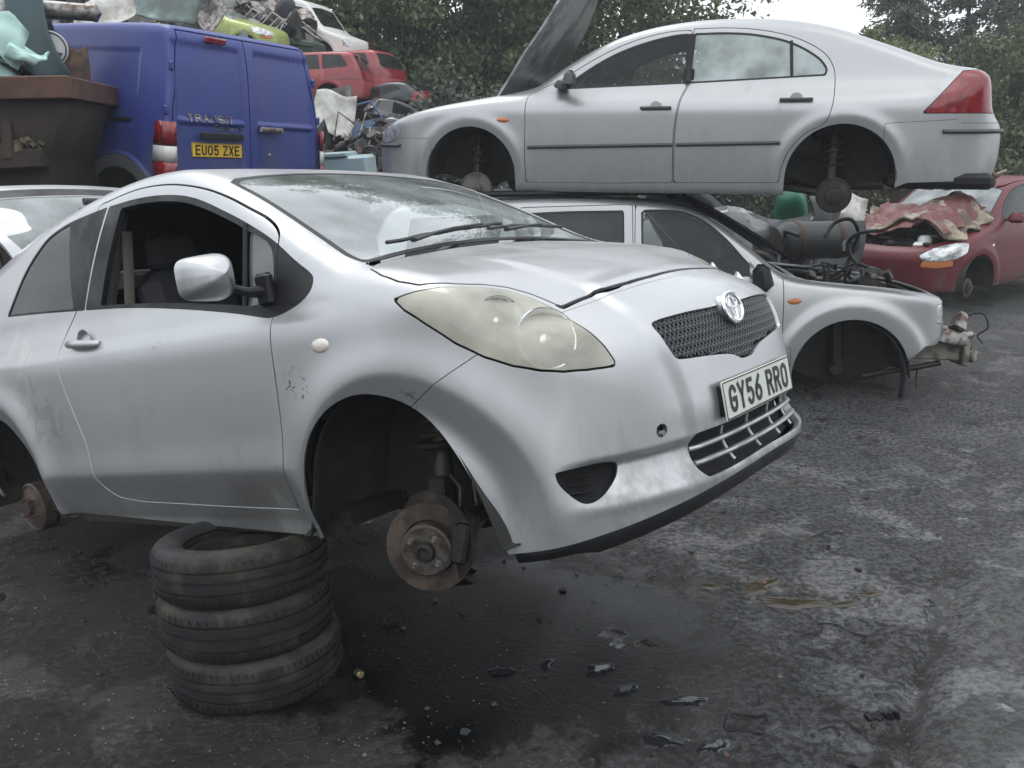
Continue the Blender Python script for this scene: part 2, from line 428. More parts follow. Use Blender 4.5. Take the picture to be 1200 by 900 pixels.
# ---------------------------------------------------------------- procedural materials
MATS = {}
def mat(name, col=(.5, .5, .5), rough=.5, metal=0, coat=0, coat_r=.05, spec=.5, trans=0, ior=1.45, alpha=1, bump=None, vary=None, emis=None, grime=None, rvar=None, space='Object', smear=()):
    """vary=(colour2, scale, lo, hi); bump=(scale, strength, distance); grime=(colour, scale, lo, hi, rough, zlo, zhi)"""
    if name in MATS: return MATS[name]
    m = bpy.data.materials.new(name); m.use_nodes = True; t = m.node_tree; t.nodes.clear(); N = t.nodes.new; L = t.links.new
    o = N('ShaderNodeOutputMaterial'); p = N('ShaderNodeBsdfPrincipled'); L(p.outputs[0], o.inputs[0])
    p.inputs['Base Color'].default_value = (*col, 1); p.inputs['Roughness'].default_value = rough; p.inputs['Metallic'].default_value = metal
    p.inputs['Coat Weight'].default_value = coat; p.inputs['Coat Roughness'].default_value = coat_r; p.inputs['Specular IOR Level'].default_value = spec
    p.inputs['Transmission Weight'].default_value = trans; p.inputs['IOR'].default_value = ior; p.inputs['Alpha'].default_value = alpha
    tc = N('ShaderNodeTexCoord'); co = tc.outputs[space]
    def noise(sc, det=6, r=.6, vec=None):
        q = N('ShaderNodeTexNoise'); q.inputs['Scale'].default_value = sc; q.inputs['Detail'].default_value = det; q.inputs['Roughness'].default_value = r
        L(vec or co, q.inputs['Vector']); return q.outputs['Fac']
    def mr(v, a, b, c=0, d=1):
        q = N('ShaderNodeMapRange'); q.interpolation_type = 'SMOOTHSTEP'; q.inputs[1].default_value = a; q.inputs[2].default_value = b; q.inputs[3].default_value = c; q.inputs[4].default_value = d
        L(v, q.inputs[0]); return q.outputs[0]
    def mix(f, a, b):
        q = N('ShaderNodeMix'); q.data_type = 'RGBA'; L(f, q.inputs[0])
        for i, v in ((6, a), (7, b)):
            if isinstance(v, tuple): q.inputs[i].default_value = (*v, 1)
            else: L(v, q.inputs[i])
        return q.outputs[2]
    def mathn(op, a, b):
        q = N('ShaderNodeMath'); q.operation = op
        for i, v in enumerate((a, b)):
            if isinstance(v, (int, float)): q.inputs[i].default_value = v
            else: L(v, q.inputs[i])
        return q.outputs[0]
    c = col; rr = None
    if vary:
        c = mix(mr(noise(vary[1]), vary[2], vary[3]), col, vary[0])
    def smears(c):
        for cen, rad, sc, lo, hi, colr, amt in smear:
            v = N('ShaderNodeVectorMath'); v.operation = 'DISTANCE'; L(co, v.inputs[0]); v.inputs[1].default_value = cen
            q = N('ShaderNodeTexNoise'); q.inputs['Scale'].default_value = sc; q.inputs['Detail'].default_value = 4; q.inputs['Distortion'].default_value = 1.6; L(co, q.inputs['Vector'])
            c = mix(mathn('MULTIPLY', mathn('MULTIPLY', mr(v.outputs['Value'], rad*.35, rad, 1, 0), mr(q.outputs['Fac'], lo, hi)), amt), c, colr)
        return c
    if grime:
        gc, sc, lo, hi, gr, z0, z1 = grime
        sx = N('ShaderNodeSeparateXYZ'); L(co, sx.inputs[0])
        h = mr(sx.outputs['Z'], z0, z1, 1, 0)
        mp = N('ShaderNodeMapping'); mp.inputs['Scale'].default_value = (1, 1, .45); L(co, mp.inputs[0])
        n = noise(sc, 8, .68, mp.outputs[0])
        f = mr(mathn('ADD', n, mathn('MULTIPLY', h, .28)), lo, hi)
        c = mix(f, c, gc)
        rr = mr(f, 0, 1, rough, gr); mm = mr(f, 0, 1, metal, metal*.35)
        L(mm, p.inputs['Metallic']); L(mr(f, 0, 1, coat, coat*.15), p.inputs['Coat Weight'])
    c = smears(c)
    if not isinstance(c, tuple): L(c, p.inputs['Base Color'])
    if rvar:
        n = mr(noise(rvar[0], 5), .35, .65, rvar[1], rvar[2])
        rr = n if rr is None else mathn('MAXIMUM', rr, n)
    if rr is not None: L(rr, p.inputs['Roughness'])
    if bump:
        b = N('ShaderNodeBump'); b.inputs['Strength'].default_value = bump[1]; b.inputs['Distance'].default_value = bump[2]
        L(noise(bump[0], 8, .65), b.inputs['Height']); L(b.outputs[0], p.inputs['Normal'])
    if emis: p.inputs['Emission Color'].default_value = (*emis[0], 1); p.inputs['Emission Strength'].default_value = emis[1]
    MATS[name] = m; return m

def glass(name, tint=(.75, .8, .8), rough=.0, dust=.25, dust_sheen_c=(.55, .58, .58), ior=1.6):
    """thin pane: clear body that still mirrors the sky, with a dusty film that also paints in sky sheen"""
    if name in MATS: return MATS[name]
    m = bpy.data.materials.new(name); m.use_nodes = True; t = m.node_tree; t.nodes.clear(); N = t.nodes.new; L = t.links.new
    o = N('ShaderNodeOutputMaterial'); tr = N('ShaderNodeBsdfTransparent'); tr.inputs[0].default_value = (*tint, 1)
    gl = N('ShaderNodeBsdfGlossy'); gl.inputs['Roughness'].default_value = rough; gl.inputs[0].default_value = (1, 1, 1, 1)
    df = N('ShaderNodeBsdfDiffuse'); df.inputs[0].default_value = (*dust_sheen_c, 1)
    fr = N('ShaderNodeFresnel'); fr.inputs['IOR'].default_value = ior
    m1 = N('ShaderNodeMixShader'); m2 = N('ShaderNodeMixShader')
    tc = N('ShaderNodeTexCoord'); nz = N('ShaderNodeTexNoise'); nz.inputs['Scale'].default_value = 4; nz.inputs['Detail'].default_value = 8
    L(tc.outputs['Object'], nz.inputs['Vector']); mr = N('ShaderNodeMapRange'); mr.inputs[1].default_value = .3; mr.inputs[2].default_value = .75; mr.inputs[3].default_value = dust*.4; mr.inputs[4].default_value = dust*1.5
    L(nz.outputs['Fac'], mr.inputs[0]); L(mr.outputs[0], m1.inputs[0]); L(tr.outputs[0], m1.inputs[1]); L(df.outputs[0], m1.inputs[2])
    L(fr.outputs[0], m2.inputs[0]); L(m1.outputs[0], m2.inputs[1]); L(gl.outputs[0], m2.inputs[2]); L(m2.outputs[0], o.inputs[0])
    MATS[name] = m; return m

GR = (.13, .125, .11)
M_silver = mat('silver paint', (.50, .505, .515), .36, .78, .45, .12, grime=((.22, .22, .21), 4, .70, 1.0, .6, .25, .75), rvar=(3, .34, .46), smear=(((-2.12, -.82, .80), .30, 6, .50, .60, (.62, .61, .58), .55), ((-1.95, -.82, .62), .22, 9, .52, .62, (.20, .19, .17), .3), ((-.335, -.83, .665), .085, 45, .60, .64, (.03, .03, .03), .9), ((-1.05, -.83, .83), .05, 50, .60, .64, (.05, .05, .05), .8), ((.10, -.82, .60), .05, 30, .52, .58, (.12, .14, .13), .6)))
M_silver2 = mat('pale silver paint', (.42, .425, .43), .40, .68, .35, .16, grime=((.24, .24, .23), 3.2, .52, .98, .65, .2, .8))
M_black = mat('black plastic', (.012, .0125, .014), .5, spec=.35, bump=(220, .15, .001), rvar=(6, .35, .6))
M_gap = mat('dark lining', (.010, .0105, .012), .8)
M_rubber = mat('seal rubber', (.012, .012, .013), .55)
M_tyre = mat('tyre rubber', (.022, .022, .023), .62, spec=.35, vary=((.075, .064, .050), 7, .46, .72), bump=(120, .5, .004), rvar=(5, .32, .70))
M_chrome = mat('chrome', (.75, .76, .78), .12, 1, rvar=(20, .08, .25))
M_steel = mat('worn steel', (.30, .29, .28), .42, .9, vary=((.12, .08, .06), 14, .45, .65), bump=(60, .3, .002))
M_rust = mat('rusty iron', (.13, .075, .05), .75, .35, vary=((.06, .045, .04), 12, .4, .65), bump=(90, .4, .002))
M_grease = mat('greasy metal', (.035, .032, .029), .5, .4, vary=((.09, .075, .06), 11, .5, .75), bump=(40, .4, .004))
M_liner = mat('muddy arch liner', (.022, .022, .021), .8, vary=((.05, .047, .04), 6, .45, .8), bump=(30, .4, .004))
M_glass = glass('window glass')
M_dark_glass = glass('tinted window glass', (.10, .11, .12), .02, .035, ior=1.42)
M_ws = glass('windscreen glass', (.62, .68, .68), .02, .42, (.52, .57, .57))  # film made paler to stand in for reflected sky
M_trim = mat('seat cloth', (.035, .036, .04), .9)
M_beige = mat('belt webbing', (.16, .15, .13), .8)
# ---------------------------------------------------------------- cutting panels out of a car surface
def A_(m): return np.abs(m.V[:, 1])
def g_xz(m, pts, amin=.3):
    """inside an outline drawn on the flank (x, z), both flanks"""
    q = M(np.stack([m.V[:, 0], A_(m), m.V[:, 2]], 1), m.F, m.N)
    return poly_g(q, np.array(pts, float), (1, 0, 0), (0, 0, 1), (0, 1, 0, amin))
def g_top(m, pts, zmin=.7):
    pts = np.array(pts, float); full = np.vstack([pts, (pts*[1, -1])[::-1]])
    return poly_g(m, full, (1, 0, 0), (0, 1, 0), (0, 0, 1, zmin))
def g_front(m, pts, xmin=.3, sgn=1):
    """half outline (|y|, z) seen from the front (sgn 1) or the rear (-1)"""
    pts = np.array(pts, float); full = np.vstack([pts, (pts*[-1, 1])[::-1]])
    return poly_g(m, full, (0, 1, 0), (0, 0, 1), (sgn, 0, 0, xmin))
def g_dir(m, pts3, D, amin=.0):
    """outline given as points (x, |y|, z) seen along D"""
    D = np.array(D, float)/np.linalg.norm(D); U = np.cross([0, 0, 1], D); U /= np.linalg.norm(U); W = np.cross(D, U)
    p = np.array(pts3, float); P2 = np.stack([p@U, p@W], 1)
    q = M(np.stack([m.V[:, 0], A_(m), m.V[:, 2]], 1), m.F, m.N)
    c = p.mean(0); r = np.linalg.norm(p-c, axis=1).max()+.1
    g = poly_g(q, P2, U, W); far = np.linalg.norm(q.V-c, axis=1) > r; g[far] = -1
    return g
def cut(m, g, gap=.0025):
    return clip(m, g-gap), clip(m, -g-gap)
def sides(m):
    return clip(m, -m.V[:, 1]-.0), clip(m, m.V[:, 1]-.0)
def put_sides(m, name, mt, parent, depth=.012, labels=None):
    out = []
    for s in sides(m):
        out.append(obj(skirt(s, depth) if depth else s, name, mt, parent))
    return out
def strip3(g, pts, w, n=6): g.tube(pts, w, n)

class Near:
    """x of a surface as a function of (y, z), from the nearest vertices"""
    def __init__(s, m): s.V = m.V
    def __call__(s, y, z):
        d = (s.V[:, 1]-y)**2+(s.V[:, 2]-z)**2; k = np.argpartition(d, 6)[:6]; w = 1/(d[k]+1e-6)
        return float((s.V[k, 0]*w).sum()/w.sum())
class NearY:
    """|y| of a flank as a function of (x, z)"""
    def __init__(s, m):
        k = m.V[:, 1] < -.2; s.V = m.V[k]; s.N = m.N[k]
    def __call__(s, x, z):
        d = (s.V[:, 0]-x)**2+(s.V[:, 2]-z)**2; k = np.argpartition(d, 6)[:6]; w = 1/(d[k]+1e-6)
        return float(-(s.V[k, 1]*w).sum()/w.sum())

def brake_disc(parent, x, y, z, s, R_=.132, hat=.077, toe=0.0, rusty=True, bits=True, name='brake_disc'):
    """hub with disc, axis along y, outer face towards s"""
    g = G()
    g.lathe([(R_*.5, -.012), (R_, -.012), (R_, .012), (hat+.006, .012), (hat+.002, .004), (hat, .006), (hat, .045), (hat-.01, .052), (.03, .052), (.03, .05)], (x, y, z), 'Y', 48, (0, 0, (0 if s > 0 else math.pi)+toe))
    d = g.build(name, M_rotor, parent)
    g = G(); g.lathe([(.031, .0535), (.069, .0535), (.0695, .050)], (x, y, z), 'Y', 40, (0, 0, (0 if s > 0 else math.pi)+toe), cap=False); g.build('hub_face', M_hubface, d)
    def P(r, a, h):
        q = Matrix.Rotation((0 if s > 0 else math.pi)+toe, 4, 'Z') @ Vector((r*math.cos(a), h, r*math.sin(a))); return (x+q.x, y+q.y, z+q.z)
    g = G(); g.lathe([(.031, .045), (.031, .062), (.027, .07), (.018, .072), (.016, .062), (0, .060)], (x, y, z), 'Y', 24, (0, 0, (0 if s > 0 else math.pi)+toe))
    g.build('hub', M_grease, d)
    for k in range(4):
        a = R(45+90*k); g = G(); g.tube([P(.05, a, .044), P(.05, a, .058)], .009, 6); g.tube([P(.05, a, .05), P(.05, a, .074)], .0052, 8); g.build('wheel_stud', M_steel, d)
    return d
M_hubface = mat('scuffed hub steel', (.13, .118, .105), .4, .7, vary=((.06, .045, .038), 28, .42, .6), bump=(80, .3, .002))
M_rotor = mat('rusted brake disc', (.115, .085, .068), .6, .35, vary=((.055, .040, .034), 16, .38, .62), bump=(70, .4, .002), rvar=(9, .35, .7))
# ---------------------------------------------------------------- the silver hatchback in front
def plate(parent, P0, ex, ey, text, col, name='number_plate', w=.52, h=.111, border=None):
    """number plate centred on P0, ex along the text, ey up"""
    P0, ex, ey = Vector(P0), Vector(ex).normalized(), Vector(ey).normalized(); n = ex.cross(ey).normalized()
    mt = Matrix(((ex.x, ey.x, n.x, P0.x), (ex.y, ey.y, n.y, P0.y), (ex.z, ey.z, n.z, P0.z), (0, 0, 0, 1)))
    g = G(); g.box((0, 0, 0), (w, h, .006), bev=.002); g.V = [tuple(mt @ Vector(v)) for v in g.V]
    p = g.build(name, col, parent)
    g = G(); e = .0035
    for sx in (-1, 1):
        g.box((sx*(w/2-e/2-.002), 0, .0035), (e, h-.006, .0015))
        g.box((0, sx*(h/2-e/2-.002), .0035), (w-.004-2*e-.002, e, .0015))
    g.V = [tuple(mt @ Vector(v)) for v in g.V]; g.build('plate_border', M_black, p)
    g = G(); lettering(g, text, .050, .079, .0115, .0135, .033, lambda u, v: tuple(mt @ Vector((u, v, .0045))))
    g.build('lettering', M_ink, p, smooth=0, solid=.0008)
    return p
M_ink = mat('plate ink', (.012, .012, .014), .4)
M_plate_w = mat('white plate', (.62, .65, .58), .4, coat=.3, vary=((.48, .49, .43), 20, .5, .8))
M_plate_y = mat('yellow plate', (.75, .50, .05), .4, coat=.3, vary=((.6, .40, .05), 20, .5, .8))
M_lens = None
def lens_mat():
    m = bpy.data.materials.new('hazed lamp lens'); m.use_nodes = True; t = m.node_tree; t.nodes.clear(); N = t.nodes.new; L = t.links.new
    o = N('ShaderNodeOutputMaterial'); tr = N('ShaderNodeBsdfTransparent'); tr.inputs[0].default_value = (.98, .975, .93, 1)
    df = N('ShaderNodeBsdfDiffuse'); df.inputs[0].default_value = (.97, .95, .80, 1)
    gl = N('ShaderNodeBsdfGlossy'); gl.inputs['Roughness'].default_value = .12
    fr = N('ShaderNodeFresnel'); fr.inputs['IOR'].default_value = 1.5
    tc = N('ShaderNodeTexCoord'); nz = N('ShaderNodeTexNoise'); nz.inputs['Scale'].default_value = 5; nz.inputs['Detail'].default_value = 6
    mr = N('ShaderNodeMapRange'); mr.inputs[1].default_value = .3; mr.inputs[2].default_value = .7; mr.inputs[3].default_value = .26; mr.inputs[4].default_value = .54
    m1 = N('ShaderNodeMixShader'); m2 = N('ShaderNodeMixShader')
    L(tc.outputs['Object'], nz.inputs['Vector']); L(nz.outputs['Fac'], mr.inputs[0]); L(mr.outputs[0], m1.inputs[0])
    L(tr.outputs[0], m1.inputs[1]); L(df.outputs[0], m1.inputs[2]); L(fr.outputs[0], m2.inputs[0]); L(m1.outputs[0], m2.inputs[1]); L(gl.outputs[0], m2.inputs[2]); L(m2.outputs[0], o.inputs[0])
    return m
M_lens = lens_mat()
M_reflector = mat('lamp reflector', (.9, .9, .88), .30, .9)
M_grille = mat('grille plastic', (.05, .053, .06), .35, spec=.6)
M_wiper = mat('wiper black', (.03, .032, .035), .5)

def build_yaris():
    root = thing('hatchback_car', 'silver hatchback with no wheels and raised nose propped on three tyres, plate GY56 RRO', 'car',
                 (.208, 2.9714, .4807), (-.0388, -.1884, -.6345))
    m = car_surface(HATCH, 1.35, [hatch_disp, hatch_nose])
    x, z, ay = m.V[:, 0], m.V[:, 2], A_(m)
    # lower edge
    zl = np.where(x > .15, .257-.16*ay**2, np.where(x > -2.2, .165+.022*np.clip(-x-.4, 0, 2), .24))
    val = clip(clip(m, zl-.004-z), np.minimum(z-.160, m.V[:, 0]-.30))
    m = clip(m, z-zl)
    # openings: wheel arches
    AF = spline([(-.47, .05), (-.448, .15), (-.415, .25), (-.372, .386), (-.342, .46), (-.29, .53), (-.218, .585), (-.146, .615), (-.072, .626), (.0, .617), (.066, .594), (.126, .555), (.181, .497), (.228, .426), (.262, .352), (.290, .277), (.314, .19), (.335, .05)], 4)
    AR = spline([(-2.85, .05), (-2.84, .24), (-2.815, .38), (-2.745, .50), (-2.65, .575), (-2.54, .625), (-2.44, .635), (-2.35, .615), (-2.272, .565), (-2.18, .485), (-2.12, .40), (-2.095, .32), (-2.085, .24), (-2.085, .05)], 4)
    for P in (AF, AR): m = clip(m, -g_xz(m, P, .35))
    lining_src = m
    # valance
    val = clip(val, -g_xz(val, AF, .35)); 
    e = m.V[(np.abs(m.V[:, 2]-(.257-.16*m.V[:, 1]**2)) < .004) & (m.V[:, 0] > .30)]; an = np.arctan2(e[:, 1], e[:, 0]-.0)
    rows = []
    for a0 in np.linspace(-1.16, 1.16, 61):
        q = e[np.abs(an-a0) < .03]
        if len(q): rows.append(q.mean(0))
    rows = np.array(rows); rows[1:-1] = (rows[:-2]+rows[1:-1]+rows[2:])/3
    ins = rows/np.linalg.norm(rows*[1, 1, 0], axis=1, keepdims=True)*[1, 1, 0]
    tap = np.clip((.78-np.abs(rows[:, 1]))/.12, .7, 1)[:, None]
    g = G(); g.sheet([[tuple(p) for p in rows-ins*.012+np.array([0, 0, .012])], [tuple(p) for p in rows-ins*.013-np.array([0, 0, .020])*tap], [tuple(p) for p in rows-ins*.030-np.array([0, 0, .050])*tap], [tuple(p) for p in rows-ins*.075-np.array([0, 0, .056])*tap]])
    g.build('valance', M_black, root, solid=.003)
    # tailgate aperture
    TG = spline([(0, 1.295), (.42, 1.28), (.50, 1.24), (.545, 1.10), (.60, .93), (.60, .72), (.56, .62), (.4, .60), (0, .60)], 5)
    gate, m = cut(m, g_front(m, TG, 2.35, -1), .004)
    # side windows
    DLO = spline([(-1.60, 1.022), (-1.60, 1.022), (-1.3, .998), (-.991, .962), (-.652, .913), (-.46, .879), (-.42, .877), (-.372, .884), (-.298, .909), (-.262, .938), (-.256, .965), (-.268, .985), (-.331, 1.028), (-.458, 1.117), (-.596, 1.193), (-.736, 1.259), (-.863, 1.313), (-.983, 1.350), (-1.13, 1.378), (-1.291, 1.395), (-1.49, 1.402), (-1.49, 1.402)], 4, True)
    DW = np.array(DLO)
    QW = spline([(-2.279, 1.066), (-2.279, 1.066), (-2.22, 1.136), (-2.137, 1.235), (-2.052, 1.305), (-1.96, 1.358), (-1.82, 1.388), (-1.68, 1.397), (-1.50, 1.402), (-1.50, 1.402), (-1.605, 1.022), (-1.605, 1.022), (-1.926, 1.045)], 4, True)
    dlo, m = cut(m, g_xz(m, DW, .45), .0); qlo, m = cut(m, g_xz(m, QW, .45), .0)
    # door
    DOOR = spline([(-.424, .87), (-.428, .787), (-.438, .60), (-.455, .438), (-.485, .33), (-.512, .262), (-.512, .262), (-.80, .262), (-1.20, .268), (-1.50, .275), (-1.58, .295), (-1.63, .345), (-1.648, .42), (-1.655, .506), (-1.691, .609), (-1.735, .723), (-1.766, .82), (-1.768, .889), (-1.733, .957), (-1.672, 1.023), (-1.672, 1.023),
                   (-1.575, 1.408), (-1.5, 1.424), (-1.329, 1.432), (-1.177, 1.421), (-1.029, 1.396), (-.868, 1.352), (-.735, 1.300), (-.606, 1.237), (-.50, 1.18), (-.44, 1.13), (-.425, 1.08), (-.422, 1.0)], 4, True)
    door, m = cut(m, g_xz(m, DOOR, .45), .0034)
    dl = g_xz(dlo, DOOR, .45)
    # headlamp
    HL = [(.085, .80, .866), (.13, .792, .878), (.185, .773, .884), (.241, .723, .880), (.28, .65, .867), (.319, .605, .851), (.374, .581, .823), (.438, .573, .787), (.502, .583, .744), (.547, .578, .710), (.582, .572, .668), (.603, .567, .629), (.604, .568, .615), (.585, .597, .616), (.558, .631, .618), (.514, .674, .623), (.468, .709, .635), (.407, .743, .657), (.343, .772, .690), (.272, .793, .733), (.193, .803, .787), (.125, .805, .831)]
    lamp, m = cut(m, g_dir(m, HL, (.45, .6, .66)), .003)
    # bonnet
    BN = [(-.135, 0), (-.13, .25), (-.112, .50), (-.088, .66), (-.06, .722), (.008, .753), (.084, .769), (.16, .768), (.195, .745), (.234, .705), (.27, .634), (.31, .588), (.367, .562), (.43, .552), (.456, .552), (.456, .552), (.465, .47), (.475, .412), (.50, .385), (.515, .29), (.525, .17), (.525, 0)]
    g = g_top(m, BN, .7)
    gap = np.where(m.V[:, 0] > .44, .007, .0028)
    bon, m = clip(m, g-gap), clip(m, -g-gap)
    # windscreen and cowl
    WS = [(-.175, 0), (-.17, .25), (-.155, .45), (-.135, .60), (-.128, .675), (-.205, .672), (-.307, .652), (-.424, .638), (-.575, .615), (-.651, .606), (-.729, .598), (-.80, .585), (-.845, .53), (-.875, .40), (-.905, .22), (-.915, 0)]
    ws, m = cut(m, g_top(m, WS, .8), .002)
    CW = [(-.135, 0), (-.13, .25), (-.112, .50), (-.088, .66), (-.062, .700), (-.062, .700), (-.125, .680), (-.155, .45), (-.17, .25), (-.175, 0)]
    cowl, m = cut(m, g_top(m, CW, .8), .001)
    # front bumper: ahead of a slanted line on the flank
    gb = np.minimum((m.V[:, 0]-.095-(m.V[:, 2]-.579)*1.94)/2.18, m.V[:, 0]-.02)
    bum, m = clip(m, gb-.0015), clip(m, -gb-.0015)
    # front wing
    gw = np.minimum(m.V[:, 0]+.428, 1.035+(m.V[:, 0]+.33)*.65-m.V[:, 2])
    gw = np.where(m.V[:, 0] < -.44, -1, gw)
    wing, m = clip(m, gw-.001), clip(m, -gw-.001)
    # rear bumper
    gr = np.minimum(.60-m.V[:, 2]-.08*(m.V[:, 0]+2.9), -2.45-m.V[:, 0])
    rbum, m = clip(m, gr-.002), clip(m, -gr-.002)
    obj(skirt(m, .012), 'body_shell', M_silver, root)
    obj(skirt(rbum, .012), 'rear_bumper', M_silver, root)
    put_sides(wing, 'front_wing', M_silver, root)
    bonnet = obj(skirt(bon.offset(.002), .012), 'bonnet', M_silver, root)
    doors = put_sides(door, 'door', M_silver, root)
    # bumper openings
    near = Near(clip(bum, bum.V[:, 0]-.45))
    GRL = spline([(0, .716), (.10, .714), (.22, .716), (.33, .714), (.40, .709), (.418, .700), (.412, .672), (.402, .635), (.388, .604), (.37, .596), (.25, .586), (.12, .572), (.075, .560), (.045, .548), (0, .545)], 4)
    LGR = spline([(0, .388), (.2, .388), (.33, .390), (.362, .388), (.374, .376), (.380, .33), (.376, .290), (.355, .268), (.26, .270), (.11, .276), (0, .278)], 4)
    gril, bum = cut(bum, g_front(bum, GRL, .45), .0)
    lgr, bum = cut(bum, g_front(bum, LGR, .45), .0)
    FOG = spline([(.475, .372), (.475, .372), (.523, .374), (.562, .372), (.572, .358), (.571, .325), (.558, .292), (.540, .278), (.520, .281), (.497, .308), (.478, .345)], 5, True)
    fog, bum = cut(bum, g_xz(bum, FOG, .50), .0)
    TOW = [(0, 0)]
    yy, zz = bum.V[:, 1]+.476, bum.V[:, 2]-.424
    gt = .0185-np.hypot(yy, zz); gt = np.where(bum.V[:, 0] < .4, -1, gt)
    tow, bum = cut(bum, gt, .0)
    fb = obj(skirt(bum, .022, .002), 'front_bumper', M_silver, root)
    # grille: recessed backing and lattice
    gp = obj(gril.offset(-.03), 'grille', M_gap, root)
    g = G(); step = .036
    gx = Near(gril); import_poly = np.vstack([GRL, (GRL*[-1, 1])[::-1]])
    def inside(P): return sdf(import_poly, P[:, 0], P[:, 1]) < -.002
    for fam in (1, -1):
        for k in range(-60, 61):
            c = k*step*.62
            T = np.arange(-.45, .4501, .008)
            P = np.stack([T, .63+c+fam*T*1.15], 1)
            ok = inside(P); run = []
            for i in range(len(P)+1):
                if i < len(P) and ok[i]: run.append(P[i])
                else:
                    if len(run) > 1: g.tube([(gx(*p)-.014, p[0], p[1]) for p in run], .0030, 6)
                    run = []
    for k in range(-60, 61):
        c = k*step*.62
        if not (.54 < .63+c < .73): continue
        T = np.arange(-.42, .4201, .012); P = np.stack([T, T*0+.63+c], 1); ok = inside(P); run = [p for p, q in zip(P, ok) if q]
        if len(run) > 1: g.tube([(gx(*p)-.012, p[0], p[1]) for p in run], .0018, 5)
    g.build('grille_mesh', M_grille, gp)
    # lower grille bars
    lp = obj(lgr.offset(-.05), 'lower_grille', M_gap, root)
    g = G(); lx = Near(lgr)
    for zc in (.350, .310):
        g.tube([(lx(y, zc)-.002, y, zc) for y in np.arange(-.376, .377, .03)], .0100, 8, flat=.75)
    for yc in (-.20, -.03, .14, .29):
        g.tube([(lx(yc, zq)-.016, yc, zq) for zq in np.arange(.280, .386, .01)], .0050, 8)
    g.build('grille_bar', M_silver, lp)
    # fog recess
    for s in sides(fog.offset(-.035)):
        f = obj(s, 'fog_lamp_blank', M_gap, root)
        sy = -1 if s.V[:, 1].mean() < 0 else 1; g = G()
        for zc in (.345, .325, .303):
            g.tube([(.56-.03, sy*(.655-.02), zc), (.49-.01, sy*(.71-.03), zc)], .006, 6, flat=.5)
        g.build('rib', M_black, f)
    t_ = obj(tow.offset(-.025), 'tow_eye_socket', M_gap, root)
    g = G(); g.lathe([(.008, 0), (.008, .014), (.0, .014)], (.655, -.480, .418), 'X', 16); g.build('tow_eye_thread', M_steel, t_)
    # lamps
    for s in sides(lamp):
        sy = -1 if s.V[:, 1].mean() < 0 else 1
        hl = obj(skirt(s.offset(.001), .006), 'headlight', M_lens, root)
        obj(s.offset(-.055), 'lamp_housing', M_lamp_in, hl)
        D = np.array([.80, sy*.52, .22]); D /= np.linalg.norm(D)
        for (cx, cy, cz, r) in ((.440, .635, .705, .078), (.325, .675, .770, .062), (.215, .72, .82, .040)):
            g = G(); q = Vector((1, 0, 0)).rotation_difference(Vector(D)).to_euler()
            g.lathe([(r*t, -.03+.055*t*t) for t in (0, .15, .3, .45, .6, .75, .9, 1)]+[(r*1.04, .026)], (cx, sy*cy, cz), 'X', 32, tuple(q), cap=False)
            rf = g.build('reflector', M_reflector, hl)
            g = G(); g.lathe([(r*1.03, .024), (r*1.06, .031), (r*1.10, .024)], (cx, sy*cy, cz), 'X', 36, tuple(q), cap=False); g.lathe([(0, .02), (r*.20, .012), (r*.22, -.02)], (cx, sy*cy, cz), 'X', 16, tuple(q), cap=False); g.build('bezel', M_chrome, rf)
    # badge
    g = G(); bx = near(0, .70)+.010
    tl = -R(14)
    def oval(cy, cz, ry, rz, r, n=40):
        P = []
        for k in range(n):
            a = 2*math.pi*k/n; yv, zv = cy+ry*math.cos(a), cz+rz*math.sin(a); P.append((bx+zv*math.tan(tl), yv, .70+zv))
        g.tube(P, r, 8, closed=True)
    oval(0, 0, .060, .044, .0065); oval(0, .014, .037, .0165, .0040); oval(0, -.002, .0165, .036, .0040)
    bd = g.build('badge', M_chrome, fb)
    g = G(); g.lathe([(0, .004), (.7, .004), (1, 0), (1, -.02)], (0, 0, 0), 'X', 40); g.V = [(bx-.004+v[0]+v[2]*.044*math.tan(tl), v[1]*.060, .70+v[2]*.044) for v in g.V]
    g.build('badge_back', M_silver, fb)
    plate(root, (.741, .01, .453), (0, 1, 0), (-.045, 0, 1), 'GY56 RRO', M_plate_w)
    g = G(); g.box((.724, .01, .453), (.024, .50, .09), bev=.004); g.build('plate_mount', M_black, root)
    # windows: seals, panes
    for s in sides(ws):
        pass
    gg = g_top(ws, WS, .8)
    obj(clip(ws, gg-.022).offset(-.003), 'windscreen', M_ws, root)
    obj(skirt(clip(ws, .0225-gg).offset(-.001), .004), 'windscreen_seal', M_rubber, root)
    obj(skirt(cowl.offset(-.012), .01), 'cowl', M_black, root)
    # front corner panel, door frame trim
    gl_ = g_xz(dlo, DW, .45); xx = dlo.V[:, 0]
    tri = clip(dlo, xx+.424); rest = clip(dlo, -.428-xx)
    put_sides(tri.offset(-.001), 'corner_panel', M_black, root, .006)
    gl_ = g_xz(rest, DW, .45); zz = rest.V[:, 2]; xx = rest.V[:, 0]
    # glass opening of the door
    OP = spline([(-1.487, 1.028), (-1.487, 1.028), (-1.3, 1.013), (-.991, .982), (-.70, .945), (-.56, .925), (-.56, .925), (-.452, .925), (-.452, .925), (-.452, 1.085), (-.596, 1.172), (-.736, 1.238), (-.863, 1.290), (-.983, 1.328), (-1.13, 1.356), (-1.291, 1.374), (-1.395, 1.378), (-1.395, 1.378)], 4, True)
    go = g_xz(rest, OP, .45)
    frame = clip(rest, -go)
    op = clip(rest, go)
    for d_, s in zip(doors, sides(frame)): obj(skirt(s.offset(-.001), .022), 'window_frame', M_black, d_)
    qx = op.V[:, 0]; qg = g_xz(op, [(-.585, .92), (-.44, .92), (-.44, 1.3), (-.585, 1.3)], .45)
